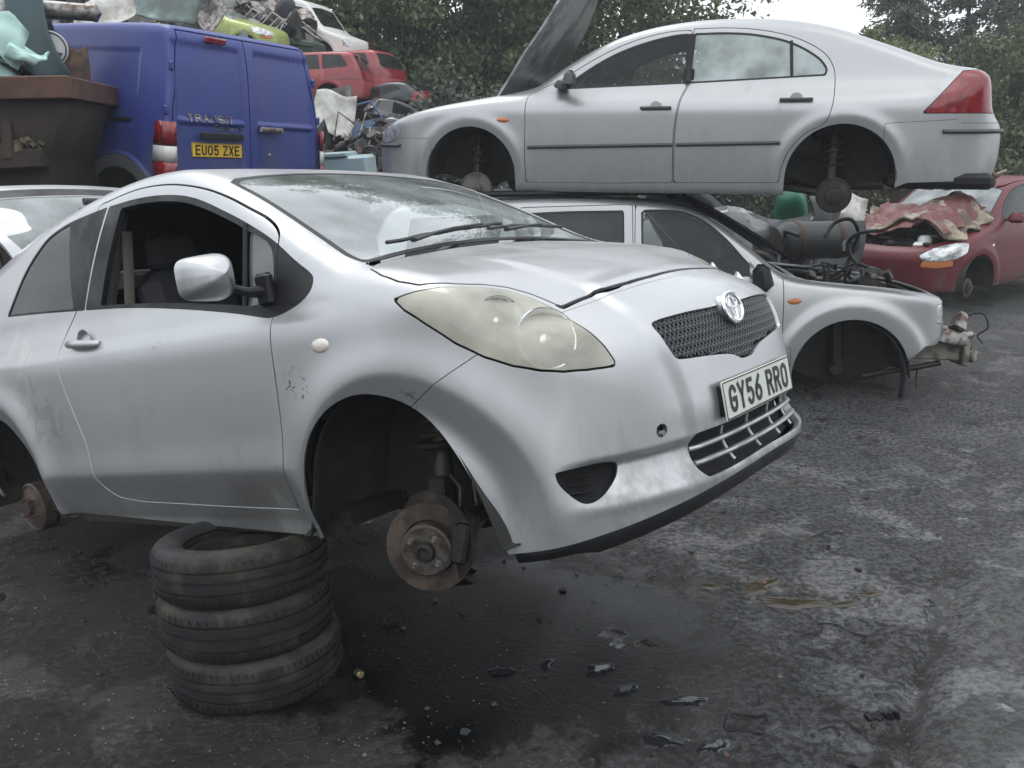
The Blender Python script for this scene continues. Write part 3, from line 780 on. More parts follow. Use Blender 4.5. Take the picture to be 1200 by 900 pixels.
    for d_, s in zip(doors, sides(clip(op, qg-.004).offset(-.014))): obj(s, 'quarter_light', M_glass, d_)
    for d_, sy in zip(doors, (-1, 1)):
        g = G(); ny = .735
        g.tube([(-.59, sy*.775, .925), (-.592, sy*.745, 1.05), (-.592, sy*.715, 1.185)], .0085, 8); g.build('division_bar', M_rubber, d_)
    gq = g_xz(qlo, QW, .45); px = qlo.V[:, 0]+.27*(qlo.V[:, 2]-1.02)
    pil = np.minimum(1, px+1.69)
    put_sides(clip(qlo, np.minimum(gq-.008, -.0-pil)).offset(-.004), 'rear_side_window', M_dark_glass, root, 0)
    put_sides(clip(qlo, np.maximum(.009-gq, pil)).offset(-.001), 'pillar_trim', M_black, root, .012)
    # added pale tube: painted glint along the foot and rear of each door
    E_ = [p for p in DOOR if (p[1] < .275 or (p[0] < -1.55 and p[1] < .95))]
    nyd = NearY(lining_src)
    for d_, sy in zip(doors, (-1, 1)):
        g = G(); g.tube([(p[0], sy*(nyd(p[0], p[1])-.0005), p[1]) for p in E_], .0017, 6); g.build('door_edge', M_edge_glint, d_)
    # door details
    ny = NearY(lining_src)
    for d_, sy in zip(doors, (-1, 1)):
        yb = ny(-1.575, .896)
        g = G(); g.lathe([(0, -.022), (.03, -.020), (.045, -.008), (.052, .0015), (.055, .0020)], (-1.575, sy*yb, .896), 'Y', 32, (0, 0, 0 if sy > 0 else math.pi), cap=False)
        hb = g.build('handle_bowl', M_silver, d_)
        g = G(); g.tube([(-1.685, sy*(yb+.004), .904), (-1.66, sy*(yb+.022), .902), (-1.6, sy*(yb+.030), .898), (-1.53, sy*(yb+.028), .893), (-1.475, sy*(yb+.018), .888), (-1.462, sy*(yb+.004), .887)], [.010, .013, .014, .014, .012, .010], 10, flat=1.2)
        g.build('door_handle', M_silver, d_)
        # mirror
        g = G()
        H = [(.0, .0), (.05, .6), (.12, .9), (.5, 1), (.8, .98), (.95, .9), (1, .75)]
        c = Vector((-.505, sy*.925, 1.025))
        n = 28; rows = []
        for i, t in enumerate(np.linspace(0, 1, 12)):
            # from the rounded front to the flat glass side (towards the rear)
            sc_ = math.sin(min(1, t*1.0)*math.pi/2)**.55 if t > 0 else .02
            row = []
            for k in range(n):
                a = 2*math.pi*k/n; ca, sa = math.cos(a), math.sin(a)
                u = math.copysign(abs(ca)**.45, ca); v = math.copysign(abs(sa)**.48, sa)
                row.append((c.x+.055-.125*t, c.y+sy*u*.086*sc_, c.z+v*(.069-.008*u)*sc_))
            row.append(row[0]); rows.append(row)
        g.sheet(rows); mir = g.build('door_mirror', M_silver, d_, smooth=60)
        g = G(); g.add([p for p in rows[-1][:-1]], [tuple(range(n))]); g.build('mirror_glass', M_mirror, mir)
        g = G(); g.tube([(-.53, sy*.86, .985), (-.50, sy*.82, .965), (-.455, sy*.775, .96)], [.016, .020, .034], 10, flat=.8)
        g.box((-.455, sy*.790, .965), (.07, .03, .10), bev=.01); g.build('mirror_arm', M_black, d_)
    for sy in (-1, 1):
        g = G(); g.lathe([(0, .009), (.6, .008), (.9, .003), (1, -.002)], (0, 0, 0), 'Y', 24, cap=False)
        yb = ny(-.205, .774); g.V = [(-.205+v[0]*.040, sy*(yb+v[1]), .774+v[2]*.022) for v in g.V]; g.build('side_indicator', M_clearlens, root)
    # wipers
    def W(x, y, dz=0):
        k = np.argmin((ws.V[:, 0]-x)**2+(ws.V[:, 1]-y)**2); p = ws.V[k]+ws.N[k]*(.016+dz); return tuple(p)
    for (pts, blade) in ((((-.145, -.43), (-.19, -.30), (-.215, -.16), (-.235, .02)), ((-.20, -.50), (-.235, -.1), (-.27, .18))),
                         (((-.16, .08), (-.20, .22), (-.225, .38)), ((-.225, .05), (-.25, .3), (-.245, .56)))):
        g = G(); g.tube([W(*p, .02) for p in pts], [.013, .010, .008, .006][:len(pts)], 8, flat=.6)
        wp = g.build('wiper', M_wiper, root)
        B = spline(blade, 6); g = G(); g.tube([W(*p, .006) for p in B], .007, 6); g.build('wiper_blade', M_wiper, wp)
    # inner lining that closes the shell behind the gaps
    li = lining_src; li = clip(li, -g_xz(li, DW, .45)); li = clip(li, -g_xz(li, QW, .45)); li = clip(li, -g_top(li, WS, .8))
    li = clip(li, -g_front(li, TG, 2.35, -1)); 
    li = M(li.V-li.N*.045, li.F[:, ::-1].copy(), -li.N)
    li = clip(li, li.V[:, 2]-.30)
    obj(li, 'inner_lining', M_gap, root)
    # wheel wells
    for P, w0, sx in ((AF, .80, 1), (AR, .79, 1)):
        for sy in (-1, 1):
            q = P.copy(); q[:, 1] = np.maximum(q[:, 1], .185 if sx > 0 else .25); c0 = q[:, 0].mean(); g = G()
            rows = [[(c0+(p[0]-c0)*f, sy*yw, (p[1]-.05)*fz+.05) for p in q] for yw, f, fz in ((w0-.005, 1.01, 1.0), (w0-.05, 1.07, 1.04), (.60, 1.08, 1.06), (.46, 1.02, 1.03), (.44, .8, .9), (.44, .02, .5))]
            g.sheet(rows); g.build('arch_liner', M_liner, root, solid=.004)
    # floor, firewall, interior
    g = G(); g.box((-1.35, 0, .215), (2.0, 1.40, .05)); g.box((.05, 0, .30), (.75, .86, .06)); g.box((-2.45, 0, .33), (.7, .86, .05))
    g.box((-1.2, -.70, .19), (1.6, .06, .05)); g.box((-1.2, .70, .19), (1.6, .06, .05)); g.build('floor_pan', M_grease, root)
    g = G(); g.box((-.36, 0, .86), (.32, 1.36, .16), bev=.04); g.box((-.50, 0, .70), (.25, 1.3, .3), bev=.05)
    g.lathe([(.10, 0), (.08, .05), (.0, .06)], (-.40, -.36, .93), 'Z', 20); ds = g.build('dashboard', M_trim, root)
    g = G(); cs = Vector((-.66, -.37, .90)); g.tube([tuple(cs+Euler((0, R(-62), 0)).to_matrix() @ Vector((.18*math.cos(a), .18*math.sin(a), 0))) for a in np.linspace(0, 2*math.pi, 32, endpoint=False)], .015, 8, closed=True)
    g.tube([tuple(cs+Vector((0, -.17, 0))), tuple(cs+Vector((.03, 0, 0))), tuple(cs+Vector((0, .17, 0)))], .02, 6); g.tube([tuple(cs+Vector((.03, 0, 0))), (-.45, -.37, .78)], .03, 8); g.build('steering_wheel', M_black, root)
    for sy in (-1, 1):
        g = G(); g.box((-1.15, sy*.36, .50), (.50, .48, .16), bev=.05); g.box((-1.46, sy*.36, .84), (.16, .46, .62), (0, R(-14), 0), .9, .06)
        g.box((-1.57, sy*.36, 1.22), (.10, .24, .18), (0, R(-10), 0), .9, .04); g.build('front_seat', M_trim, root)
    g = G(); g.box((-2.05, 0, .55), (.45, 1.2, .16), bev=.05); g.box((-2.32, 0, .86), (.14, 1.2, .58), (0, R(-14), 0), 1, .05); g.build('rear_seat', M_trim, root)
    g = G(); g.tube([(-1.52, -.655, .42), (-1.505, -.645, .9), (-1.47, -.60, 1.30)], .022, 6, flat=.25); g.build('seat_belt', M_beige, root)
    for s_ in (-1, 1): g = G(); g.tube([(-1.60, s_*.70, .25), (-1.58, s_*.69, 1.0), (-1.50, s_*.60, 1.38)], .035, 8); g.build('door_pillar', M_beige2, root)
    g = G(); g.box((-.62, .12, 1.00), (.30, .34, .012), (R(12), R(-24), R(10))); g.box((-.52, -.10, .965), (.2, .26, .010), (R(-8), R(-10), R(-20))); g.build('airbag_cover', M_offwhite, root)
    # tailgate, swung up about the roof edge
    hinge = np.array([-2.60, 0, 1.275]); a = R(107)
    ca, sa = math.cos(a), math.sin(a)
    def swing(q):
        def f(v): return np.stack([v[:, 0]*ca+v[:, 2]*sa*-1, v[:, 1], v[:, 0]*sa+v[:, 2]*ca], 1)
        return f
    # rotation that lifts the lower edge backwards and up
    def rotm(mm):
        d = mm.V-hinge; n = mm.N
        f = lambda v: np.stack([v[:, 0]*ca+v[:, 2]*sa, v[:, 1], -v[:, 0]*sa+v[:, 2]*ca], 1)
        V = f(d)+hinge; return M(V, mm.F, f(n))
    GW = spline([(0, 1.245), (.38, 1.235), (.46, 1.19), (.50, 1.05), (.525, .86), (.48, .815), (0, .81)], 5)
    ggw = g_front(gate, GW, 2.35, -1)
    low_ = np.minimum(.805-gate.V[:, 2], gate.V[:, 2]-.70)
    tg = obj(skirt(rotm(clip(clip(gate, -ggw), np.concatenate([-low_])[:0] if 0 else -(np.minimum(.805-clip(gate, -ggw).V[:, 2], clip(gate, -ggw).V[:, 2]-.70)))), .02), 'tailgate', M_silver, root)
    bd_ = clip(gate, low_); obj(skirt(rotm(bd_), .02), 'tailgate_band', M_black, tg)
    obj(rotm(clip(gate, ggw-.001).offset(-.004)), 'tailgate_window', M_ws, tg)
    inn = rotm(clip(gate, -ggw).offset(-.03)); obj(M(inn.V, inn.F[:, ::-1].copy(), -inn.N), 'tailgate_lining', M_black, tg)
    def TGp(y, z, h=.02):
        k = np.argmin((gate.V[:, 1]-y)**2+(gate.V[:, 2]-z)**2); q = M(gate.V[k:k+1]+gate.N[k:k+1]*h, gate.F[:0], gate.N[k:k+1]); return tuple(rotm(q).V[0])
    g = G(); g.tube([TGp(0, .93, .03), TGp(.12, .945, .045), TGp(.28, .985, .03)], [.02, .011, .007], 8); g.tube([TGp(-.05, .985, .02), TGp(.15, 1.0, .024), TGp(.42, 1.0, .02)], .008, 6); g.build('rear_wiper', M_wiper, tg)
    for sy in (-1, 1):
        g = G(); p = TGp(sy*.50, 1.0, -.03); g.tube([(-2.62, sy*.56, 1.05), p], .011, 8); g.build('gas_strut', M_black, root)
    # brakes and suspension
    for sy in (-1, 1):
        ST = R(25); hx, hy, hz = -.012, sy*.715, .150
        d = brake_disc(root, hx, hy, hz, sy, toe=ST)
        def HB(u, o, w): # u forward, o outward, w up, turned with the steering
            q = Matrix.Rotation(ST, 4, 'Z') @ Vector((u, sy*o, w)); return (hx+q.x, hy+q.y, hz+q.z)
        g = G(); g.box(HB(.100, -.015, .030), (.075, .11, .15), (0, R(18), ST), 1, .02); g.box(HB(.105, .045, .012), (.045, .03, .12), (0, R(18), ST), 1, .01)
        g.tube([HB(.10, -.03, .10), HB(.10, -.06, .15), HB(.04, -.11, .21), HB(0, -.16, .27)], .007, 6); g.build('brake_caliper', M_grease, root)
        g = G(); g.tube([(-.01, sy*.62, .24), (-.02, sy*.60, .36), (-.025, sy*.585, .40), (-.03, sy*.57, .62)], [.032, .032, .026, .026], 12)
        g.box((-.01, sy*.64, .29), (.06, .035, .10), (0, 0, 0), 1, .006); g.lathe([(.075, 0), (.085, .01), (.075, .02)], (-.025, sy*.585, .42), 'Z', 20)
        sp = [(-.025+.055*math.cos(t*6.2832*4.5), sy*.58+.055*math.sin(t*6.2832*4.5), .43+.19*t) for t in np.linspace(0, 1, 90)]; g.tube(sp, .007, 6)
        g.build('suspension_strut', M_grease, root)
        g = G(); g.tube([(0, sy*.68, .165), (-.02, sy*.20, .23)], .016, 10); g.tube([(0, sy*.60, .165), (-.004, sy*.48, .18)], [.045, .03], 12)
        g.tube([(-.01, sy*.68, .10), (-.05, sy*.36, .17)], .022, 6, flat=.6); g.tube([(-.01, sy*.68, .10), (-.30, sy*.38, .17)], .02, 6, flat=.6)
        g.lathe([(.14, 0), (.14, .004)], (-.005, sy*.695, .172), 'Y', 32)
        g.build('drive_shaft', M_grease, root)
        g = G(); g.lathe([(0, .0), (.104, 0), (.112, .006), (.113, .06), (.104, .066), (.1, .058), (.062, .062), (.05, .07), (.03, .07), (.028, .09), (0, .09)], (-2.46, sy*.665, .206), 'Y', 40, (0, 0, 0 if sy > 0 else math.pi)); dr = g.build('brake_drum', M_rotor, root)
        for k in range(4):
            aa = R(45+90*k); g = G(); g.tube([(-2.46+.05*math.cos(aa), sy*(.665+.066), .206+.05*math.sin(aa)), (-2.46+.05*math.cos(aa), sy*(.665+.098), .206+.05*math.sin(aa))], .006, 6); g.build('wheel_stud', M_rust, dr)
        g = G(); g.lathe([(.11, 0), (.11, .006)], (-2.46, sy*.655, .206), 'Y', 24); g.tube([(-2.46, sy*.66, .206), (-2.44, sy*.2, .24)], .035, 8); g.tube([(-2.44, sy*.55, .22), (-1.98, sy*.55, .30)], .03, 8); g.build('rear_axle', M_grease, root)
    # exhaust and sill bracket under the floor
    g = G(); g.tube([(-.3, .1, .17), (-1.2, .15, .16), (-1.9, .2, .16), (-2.2, .1, .18)], .025, 8); g.lathe([(.0, -.2), (.09, -.2), (.09, .2), (0, .2)], (-1.2, .15, .14), 'X', 16); g.build('exhaust', M_rust, root)
    return root
M_edge_glint = mat('painted door edge glint', (.50, .51, .52), .4, .3)  # pale tone stands in for light caught on the door rim
M_lamp_in = mat('lamp housing', (.86, .86, .80), .4, .15)
M_mirror = mat('mirror glass', (.8, .82, .84), .03, 1)
M_clearlens = mat('clear indicator lens', (.75, .68, .62), .15, coat=.6)
M_beige2 = mat('pillar cover', (.10, .095, .088), .7)
M_offwhite = mat('pale cover', (.75, .78, .74), .6)

def hatch_nose(m):
    """raised centre panel of the nose and the scooped lower bumper"""
    V = m.V.copy(); x, y, z = V.T; ay = np.abs(y); d = np.zeros(len(V))
    zc = np.array([.28, .42, .50, .55, .60, .65, .70, .75, .80, .86]); yc = np.interp(z, zc, [.37, .395, .405, .415, .43, .445, .462, .452, .43, .40])
    t = yc-ay
    w = sstep(.30, .44, z)*sstep(.88, .80, z)*(x > .35)*sstep(.40, .48, x)
    d += w*.011*sstep(-.006, .05, t)
    # ridge on the bonnet continuing the crease
    yb = .40+.0*x; w2 = (z > .8)*(x < .56)*sstep(.56, .47, x)*sstep(.0, .15, x)
    d += w2*.006*sstep(-.03, .03, yb-ay)
    # scoop below the side of the bumper
    s = (x > .3)*sstep(.384, .362, z)*np.clip((z-.262)/.10, 0, 1)*sstep(.35, .44, ay)*sstep(.735, .63, ay)
    d -= .023*s
    # shelf above the lip, then a hard lower edge
    zz = np.array([.10, .16, .235, .258, .270, .290, .33, .362, .384]); pp = np.array([0, 0, .006, .012, .012, .002, -.008, -.009, 0])
    d += np.interp(z, zz, pp, 0, 0)*(x > .3)*sstep(.74, .60, ay)
    V += m.N*d[:, None]
    return V

yaris = build_yaris()
# ---------------------------------------------------------------- the other cars
M_redpaint = mat('faded red paint', (.30, .040, .045), .4, .0, .4, .2, grime=((.20, .10, .08), 4, .62, 1.0, .7, .2, .8))
M_maroon = mat('maroon paint', (.11, .008, .014), .5, .0, .2, .25, grime=((.10, .06, .055), 5, .60, .98, .65, .2, .7))
M_white = mat('dirty white paint', (.66, .66, .63), .45, 0, .3, .2, grime=((.30, .27, .22), 4, .60, 1.0, .7, .2, .9))
M_blue = mat('blue van paint', (.030, .048, .225), .45, .0, .25, .25, grime=((.065, .078, .17), 3, .48, .90, .65, .3, 1.4))
M_lime = mat('lime paint', (.36, .42, .14), .4, .2, .4, grime=((.2, .2, .12), 4, .6, 1, .7, .2, .8))
M_tail = mat('red lamp lens', (.24, .010, .016), .18, coat=.6, vary=((.15, .01, .015), 25, .45, .6))
M_tailw = mat('clear lamp lens', (.62, .60, .58), .2, coat=.6)
M_amber = mat('amber lens', (.50, .17, .05), .25, coat=.5)
M_dkgrey = mat('grey moulding', (.055, .058, .062), .5)
M_lampglass = mat('bright lamp glass', (.62, .64, .64), .12, .5, coat=.8, vary=((.35, .36, .37), 16, .45, .6))

def arc_poly(cx, cz, R_, low=-.6, n=28, top=1.0):
    P = [(cx+R_*math.cos(a), cz+R_*top*math.sin(a)) for a in np.linspace(math.pi, 0, n)]
    return np.array([(cx-R_, cz+low)]+P+[(cx+R_, cz+low)])

def flare(arches, amp=.02, width=.08, lip=.05, slope=.22, amin=.45):
    def f(m):
        V = m.V.copy(); x, y, z = V.T; ay = np.abs(y); d = np.zeros(len(V)); side = sstep(amin, amin+.12, ay)*(np.abs(m.N[:, 1]) > .15)
        for cx, cz, R_ in arches:
            r = np.hypot(x-cx, z-cz)-R_
            d += side*np.where(r > lip, amp*np.exp(-((r-lip)/width)**2), amp+(r-lip)*slope)*sstep(-.15, -.02, r)*sstep(.05, .25, z)
        V += m.N*d[:, None]; return V
    return f

def car(name, label, cat, pose, spec, paint, F, scale=1, group=None):
    root = thing(name, label, cat, pose[:3], (pose[5], pose[4], pose[3]), scale, group)
    m = car_surface(spec, F.get('res', .45), F.get('disp'))
    x, z, ay = m.V[:, 0], m.V[:, 2], A_(m)
    m = clip(m, z-np.interp(x, *zip(*F['low'])))
    wells = []
    for cx, cz, R_ in F['arches']:
        P = arc_poly(cx, cz, R_); m = clip(m, -g_xz(m, P, .4)); wells.append(P)
    out = {'root': root}
    src = m; holes = []
    glasses = []
    for nm, kind, poly, gm in F.get('glass', []):
        fn = {'side': lambda q, p: g_xz(q, p, .4), 'top': lambda q, p: g_top(q, p, F.get('topz', .8)), 'rear': lambda q, p: g_front(q, p, F.get('rearx', 2.0), -1), 'front': lambda q, p: g_front(q, p, 0, 1)}[kind]
        P = np.array(poly, float); g = fn(m, P); a, m = clip(m, g), clip(m, -g); holes.append((fn, P)); glasses.append((nm, fn, P, a, gm))
    bw = None
    if 'bonnet' in F:
        bw, m = cut(m, g_top(m, F['bonnet'], F.get('bz', .6)), .003)
    parts = []
    for nm, kind, poly, mt_, off in F.get('lamps', []):
        if kind == 'dir': g = g_dir(m, poly[0], poly[1])
        elif kind == 'side': g = g_xz(m, poly, .3)
        elif kind == 'rear': g = g_front(m, poly, F.get('rearx', 2.0), -1)
        else: g = g_front(m, poly, .3, 1)
        a, m = cut(m, g, .003); parts.append((nm, a, mt_, off))
    doors = []
    for k, poly in enumerate(F.get('doors', [])):
        a, m = cut(m, g_xz(m, np.array(poly, float), .4), .003); doors.append(sides(a))
    for nm, fn in F.get('split', []):
        g = fn(m); a, m = cut(m, g, F.get('sgap', .002)); parts.append((nm, a, paint, 'skirt'))
    out['body'] = obj(skirt(m, .015), 'body_shell', paint, root)
    dobs = []
    for d in doors:
        dobs.append([obj(skirt(s, .015), 'door', paint, root) for s in d])
    out['doors'] = dobs
    for nm, a, mt_, off in parts:
        if off == 'skirt':
            for s in (sides(a) if nm == 'side_cladding' else [a]): obj(skirt(s, .015), nm, mt_, root)
        else:
            for s in sides(a):
                if len(s.F): obj(skirt(s.offset(off), .01), nm, mt_, root)
    for nm, fn, P, a, gm in glasses:
        g = fn(a, P); rim = F.get('rim', .014)
        one = nm in ('windscreen', 'rear_window')
        seal = clip(a, rim-g); pane = clip(a, g-rim).offset(-.004)
        for s in ([seal] if one else sides(seal)):
            if len(s.F): obj(skirt(s.offset(-.001), .015), 'window_seal', M_rubber, root)
        if gm is not None:
            for s in ([pane] if one else sides(pane)):
                if len(s.F): obj(s, nm, gm, root)
    # lining
    li = src
    for fn, P in holes: li = clip(li, -fn(li, P))
    if 'bonnet' in F and F.get('bonnet_state', 'shut') != 'shut': li = clip(li, -g_top(li, F['bonnet'], .6))
    li = M(li.V-li.N*.05, li.F[:, ::-1].copy(), -li.N); li = clip(li, li.V[:, 2]-np.interp(li.V[:, 0], *zip(*F['low']))-.02)
    obj(li, 'inner_lining', M_gap, root)
    for P in wells:
        zf = F['low'][0][1]-.02; wy = F.get('welly', .84)
        for sy in (-1, 1):
            q = P.copy(); q[:, 1] = np.maximum(q[:, 1], zf); c0 = q[:, 0].mean(); g = G()
            g.sheet([[(c0+(p[0]-c0)*f, sy*yw, (p[1]-.05)*fz+.05) for p in q] for yw, f, fz in ((wy-.01, 1.01, 1), (.62, 1.08, 1.03), (.46, 1.0, 1.0), (.44, .02, .6))])
            g.build('arch_liner', M_liner, root, solid=.004)
    if 'bonnet' in F:
        st = F.get('bonnet_state', 'shut')
        if st == 'shut': out['bonnet'] = obj(skirt(bw, .015), 'bonnet', paint, root)
        elif isinstance(st, tuple):
            ang, hx, hz = st[:3]; a = R(ang); ca, sa = math.cos(a), math.sin(a); h = np.array([hx, 0, hz])
            f = lambda v: np.stack([v[:, 0]*ca-v[:, 2]*sa, v[:, 1], v[:, 0]*sa+v[:, 2]*ca], 1)
            def rm(mm): return M(f(mm.V-h)+h, mm.F, f(mm.N))
            out['bonnet'] = obj(skirt(rm(bw), .02), 'bonnet', st[3] if len(st) > 3 else paint, root)
            i2 = rm(bw.offset(-.02)); obj(M(i2.V, i2.F[:, ::-1].copy(), -i2.N), 'bonnet_underside', st[4] if len(st) > 4 else M_dkgrey, out['bonnet'])
    g = G(); x0, x1 = F['floor']; g.box(((x0+x1)/2, 0, F['low'][0][1]+.05), (x1-x0, F.get('fw', 1.4), .06))
    g.box(((x0+x1)/2, 0, F['low'][0][1]+.0), (x1-x0+.8, .8, .07)); g.build('floor_pan', M_grease, root)
    out['near'] = NearY(src); out['src'] = src
    return out

def simple_hub(root, x, y, z, s, R_=.12, nm='brake_drum', mt_=None):
    g = G(); g.lathe([(R_*.5, -.06), (R_, -.05), (R_, .0), (R_*.93, .008), (R_*.9, 0), (.062, .004), (.055, .03), (.03, .032), (.028, .05), (0, .05)], (x, y, z), 'Y', 32, (0, 0, 0 if s > 0 else math.pi)); d = g.build(nm, mt_ or M_grease, root)
    g = G()
    g.tube([(x, y-s*.04, z), (x-.02, y-s*.5, z+.03)], .04, 8); g.tube([(x+.02, y-s*.10, z+.05), (x+.02, y-s*.16, z+.42)], .035, 10); g.tube([(x, y-s*.06, z), (x+.45, y-s*.25, z+.05)], .025, 6)
    sp = [(x+.02+.06*math.cos(t*6.2832*4), y-s*.14+.06*math.sin(t*6.2832*4), z+.2+.2*t) for t in np.linspace(0, 1, 60)]; g.tube(sp, .008, 5)
    g.build('suspension_arm', M_grease, root); return d

def seats(root, x, z, rear=None, M_=None):
    for sy in (-1, 1):
        g = G(); g.box((x, sy*.37, z), (.5, .48, .16), bev=.05); g.box((x-.30, sy*.37, z+.34), (.16, .46, .62), (0, R(-12), 0), .9, .06); g.box((x-.38, sy*.37, z+.72), (.10, .24, .17), (0, R(-10), 0), .9, .04)
        g.build('front_seat', M_ or M_trim, root)
    if rear:
        g = G(); g.box((rear, 0, z+.02), (.45, 1.25, .16), bev=.05); g.box((rear-.27, 0, z+.34), (.14, 1.25, .55), (0, R(-14), 0), 1, .05); g.build('rear_seat', M_ or M_trim, root)

def handle(d, near, x, z, s, mt_=None, w=.12):
    y = near(x, z); g = G(); g.box((x, s*(y+.018), z), (w*1.9, .022, .024), bev=.006); g.build('door_handle', mt_ or M_dkgrey, d)
    g = G(); g.lathe([(0, .002), (.04, .002), (.045, -.002)], (x, s*y, z+.008), 'Y', 20, (0, 0, 0 if s > 0 else math.pi), cap=False); g.build('handle_bowl', M_silver2, d)

# ---- the big silver hatchback on top of the other car
BIG = dict(
  side=[(.93,.24),(.975,.30),(.995,.42),(.98,.52),(.955,.60),(.89,.68),(.72,.76),(.42,.845),(.0,.915),(-.33,.965),(-.47,1.005),(-.69,1.145),(-1.0,1.305),(-1.30,1.395),(-1.6,1.44),(-1.9,1.455),(-2.3,1.44),(-2.66,1.375),(-3.05,1.245),(-3.36,1.13),(-3.50,1.095),(-3.66,1.065),(-3.73,1.01),(-3.775,.82),(-3.80,.76),(-3.87,.68),(-3.90,.58),(-3.885,.42),(-3.82,.32),(-3.6,.26),(-2.4,.20),(-.4,.20),(.5,.20)],
  plan=[(.99,0),(.97,.3),(.89,.54),(.70,.74),(.4,.855),(0,.895),(-.5,.905),(-2.2,.905),(-3.0,.89),(-3.45,.83),(-3.74,.68),(-3.87,.4),(-3.92,0)],
  front=[(0,1.56),(.36,1.545),(.52,1.50),(.60,1.40),(.66,1.26),(.745,1.02),(.79,.945),(.862,.865),(.897,.815),(.905,.79),(.905,.70),(.897,.55),(.882,.42),(.868,.32),(.85,.22),(.82,.15),(0,.12)],
  warp=(.10,.10,.03,-1.6), k=(.07,.06), axis=(-3.1,.3,.65))
def build_big():
    F = dict(res=.75, low=[(-4, .33), (-3.2, .30), (-3.0, .20), (.3, .20), (.6, .24), (1, .24)], arches=[(0, .325, .365), (-2.754, .325, .375)], disp=flare([(0, .325, .365), (-2.754, .325, .375)], .016, .05, .055, .2), floor=(-2.3, -.5), welly=.88)
    fw = spline([(-.68, .955), (-.68, .955), (-.79, 1.03), (-.96, 1.14), (-1.13, 1.225), (-1.32, 1.29), (-1.52, 1.335), (-1.64, 1.345), (-1.64, 1.345), (-1.635, .985), (-1.635, .985)], 4, True)
    rw = spline([(-1.655, .985), (-1.655, .985), (-1.67, 1.345), (-1.67, 1.345), (-1.9, 1.345), (-2.12, 1.325), (-2.36, 1.265), (-2.55, 1.16), (-2.62, 1.075), (-2.61, 1.025), (-2.61, 1.025)], 4, True)
    F['glass'] = [('door_window', 'side', fw, M_clearpane), ('door_window', 'side', rw, M_palepane),
      ('windscreen', 'top', [(-.47, 0), (-.46, .4), (-.44, .64), (-.50, .665), (-.75, .63), (-1.0, .59), (-1.18, .55), (-1.22, .3), (-1.23, 0)], M_ws),
      ('rear_window', 'top', [(-2.72, 0), (-2.72, .40), (-2.74, .50), (-3.0, .56), (-3.3, .58), (-3.46, .56), (-3.50, .3), (-3.51, 0)], M_ws)]
    F['bonnet'] = [(-.40, 0), (-.39, .4), (-.36, .66), (-.30, .74), (.1, .75), (.5, .66), (.74, .52), (.83, .3), (.86, 0)]
    F['bonnet_state'] = (133, -.24, .94, M_bonnet, M_bonnet)
    fd = spline([(-.455, .90), (-.45, .7), (-.445, .5), (-.455, .27), (-.455, .27), (-1.0, .27), (-1.58, .28), (-1.58, .28), (-1.575, .6), (-1.60, .85), (-1.645, .97), (-1.645, .97), (-1.655, 1.365), (-1.655, 1.365), (-1.5, 1.36), (-1.3, 1.32), (-1.1, 1.25), (-.9, 1.15), (-.70, 1.03), (-.50, .94)], 4, True)
    rd = spline([(-1.59, .28), (-1.59, .28), (-2.0, .285), (-2.34, .29), (-2.34, .29), (-2.355, .40), (-2.40, .52), (-2.50, .635), (-2.62, .70), (-2.66, .80), (-2.675, .95), (-2.66, 1.08), (-2.58, 1.19), (-2.38, 1.295), (-2.13, 1.355), (-1.9, 1.375), (-1.665, 1.375), (-1.665, 1.375), (-1.655, .97), (-1.655, .97), (-1.61, .85), (-1.585, .6)], 4, True)
    F['doors'] = [fd, rd]
    F['lamps'] = [('tail_lamp', 'side', [(-3.25, .765), (-3.50, 1.045), (-3.80, 1.06), (-3.90, .765)], M_tail, .001),
                  ('headlight', 'dir', ([(.60, .78, .66), (.70, .70, .74), (.83, .55, .72), (.93, .40, .66), (.965, .40, .58), (.93, .55, .57), (.80, .70, .57), (.68, .77, .59)], (.8, .5, .3)), M_lampglass, -.002)]
    F['split'] = [('front_bumper', lambda m: np.minimum(m.V[:, 0]-.33, .60-m.V[:, 2])), ('rear_bumper', lambda m: np.minimum(-3.02-m.V[:, 0], .70+.05*(-3.0-m.V[:, 0])*(m.V[:, 0] > -3.5)-m.V[:, 2]+.0))]
    c = car('large_hatchback_car', 'large silver five-door hatchback without wheels, bonnet up, lying on the roof of the silver off-roader', 'car', (-.0564*.94, 8.1362*.94, 1.742+(1.3332-1.742)*.94, 2.8647, -.0281, -.0281), BIG, M_silver2, F, .94)
    r = c['root']; near = c['near']
    for s in (-1, 1):
        k = 0 if s < 0 else 1
        handle(c['doors'][0][k], near, -1.44, .815, s); handle(c['doors'][1][k], near, -2.42, .865, s)
        for (d, xa, xb, za, zb) in ((c['doors'][0][k], -.47, -1.57, .535, .555), (c['doors'][1][k], -1.60, -2.33, .555, .57)):
            g = G(); T = np.linspace(0, 1, 8); g.tube([(xa+(xb-xa)*t, s*(near(xa+(xb-xa)*t, za)+.004), za+(zb-za)*t) for t in T], .017, 6, flat=.9); g.build('side_moulding', M_dkgrey, d)
        g = G(); T = np.linspace(0, 1, 10); pts = []
        for t in T:
            xx = -3.40-.44*t; pts.append((xx, s*(near(xx, .64)+.004), .645))
        g.tube(pts, .024, 6, flat=.7); g.build('bumper_strip', M_dkgrey, r)
        g = G(); pts = [(xx, s*(near(xx, .54)+.004), .545) for xx in (.62, .68, .74, .80, .86, .9)]; g.tube(pts, .022, 6, flat=.7); g.build('bumper_strip', M_dkgrey, r)
        g = G(); g.lathe([(0, .010), (.6, .008), (1, 0)], (0, 0, 0), 'Y', 16, cap=False); yb = near(-.27, .735); g.V = [(-.27+v[0]*.055, s*(yb+v[1]), .735+v[2]*.02) for v in g.V]; g.build('side_indicator', M_amber, r)
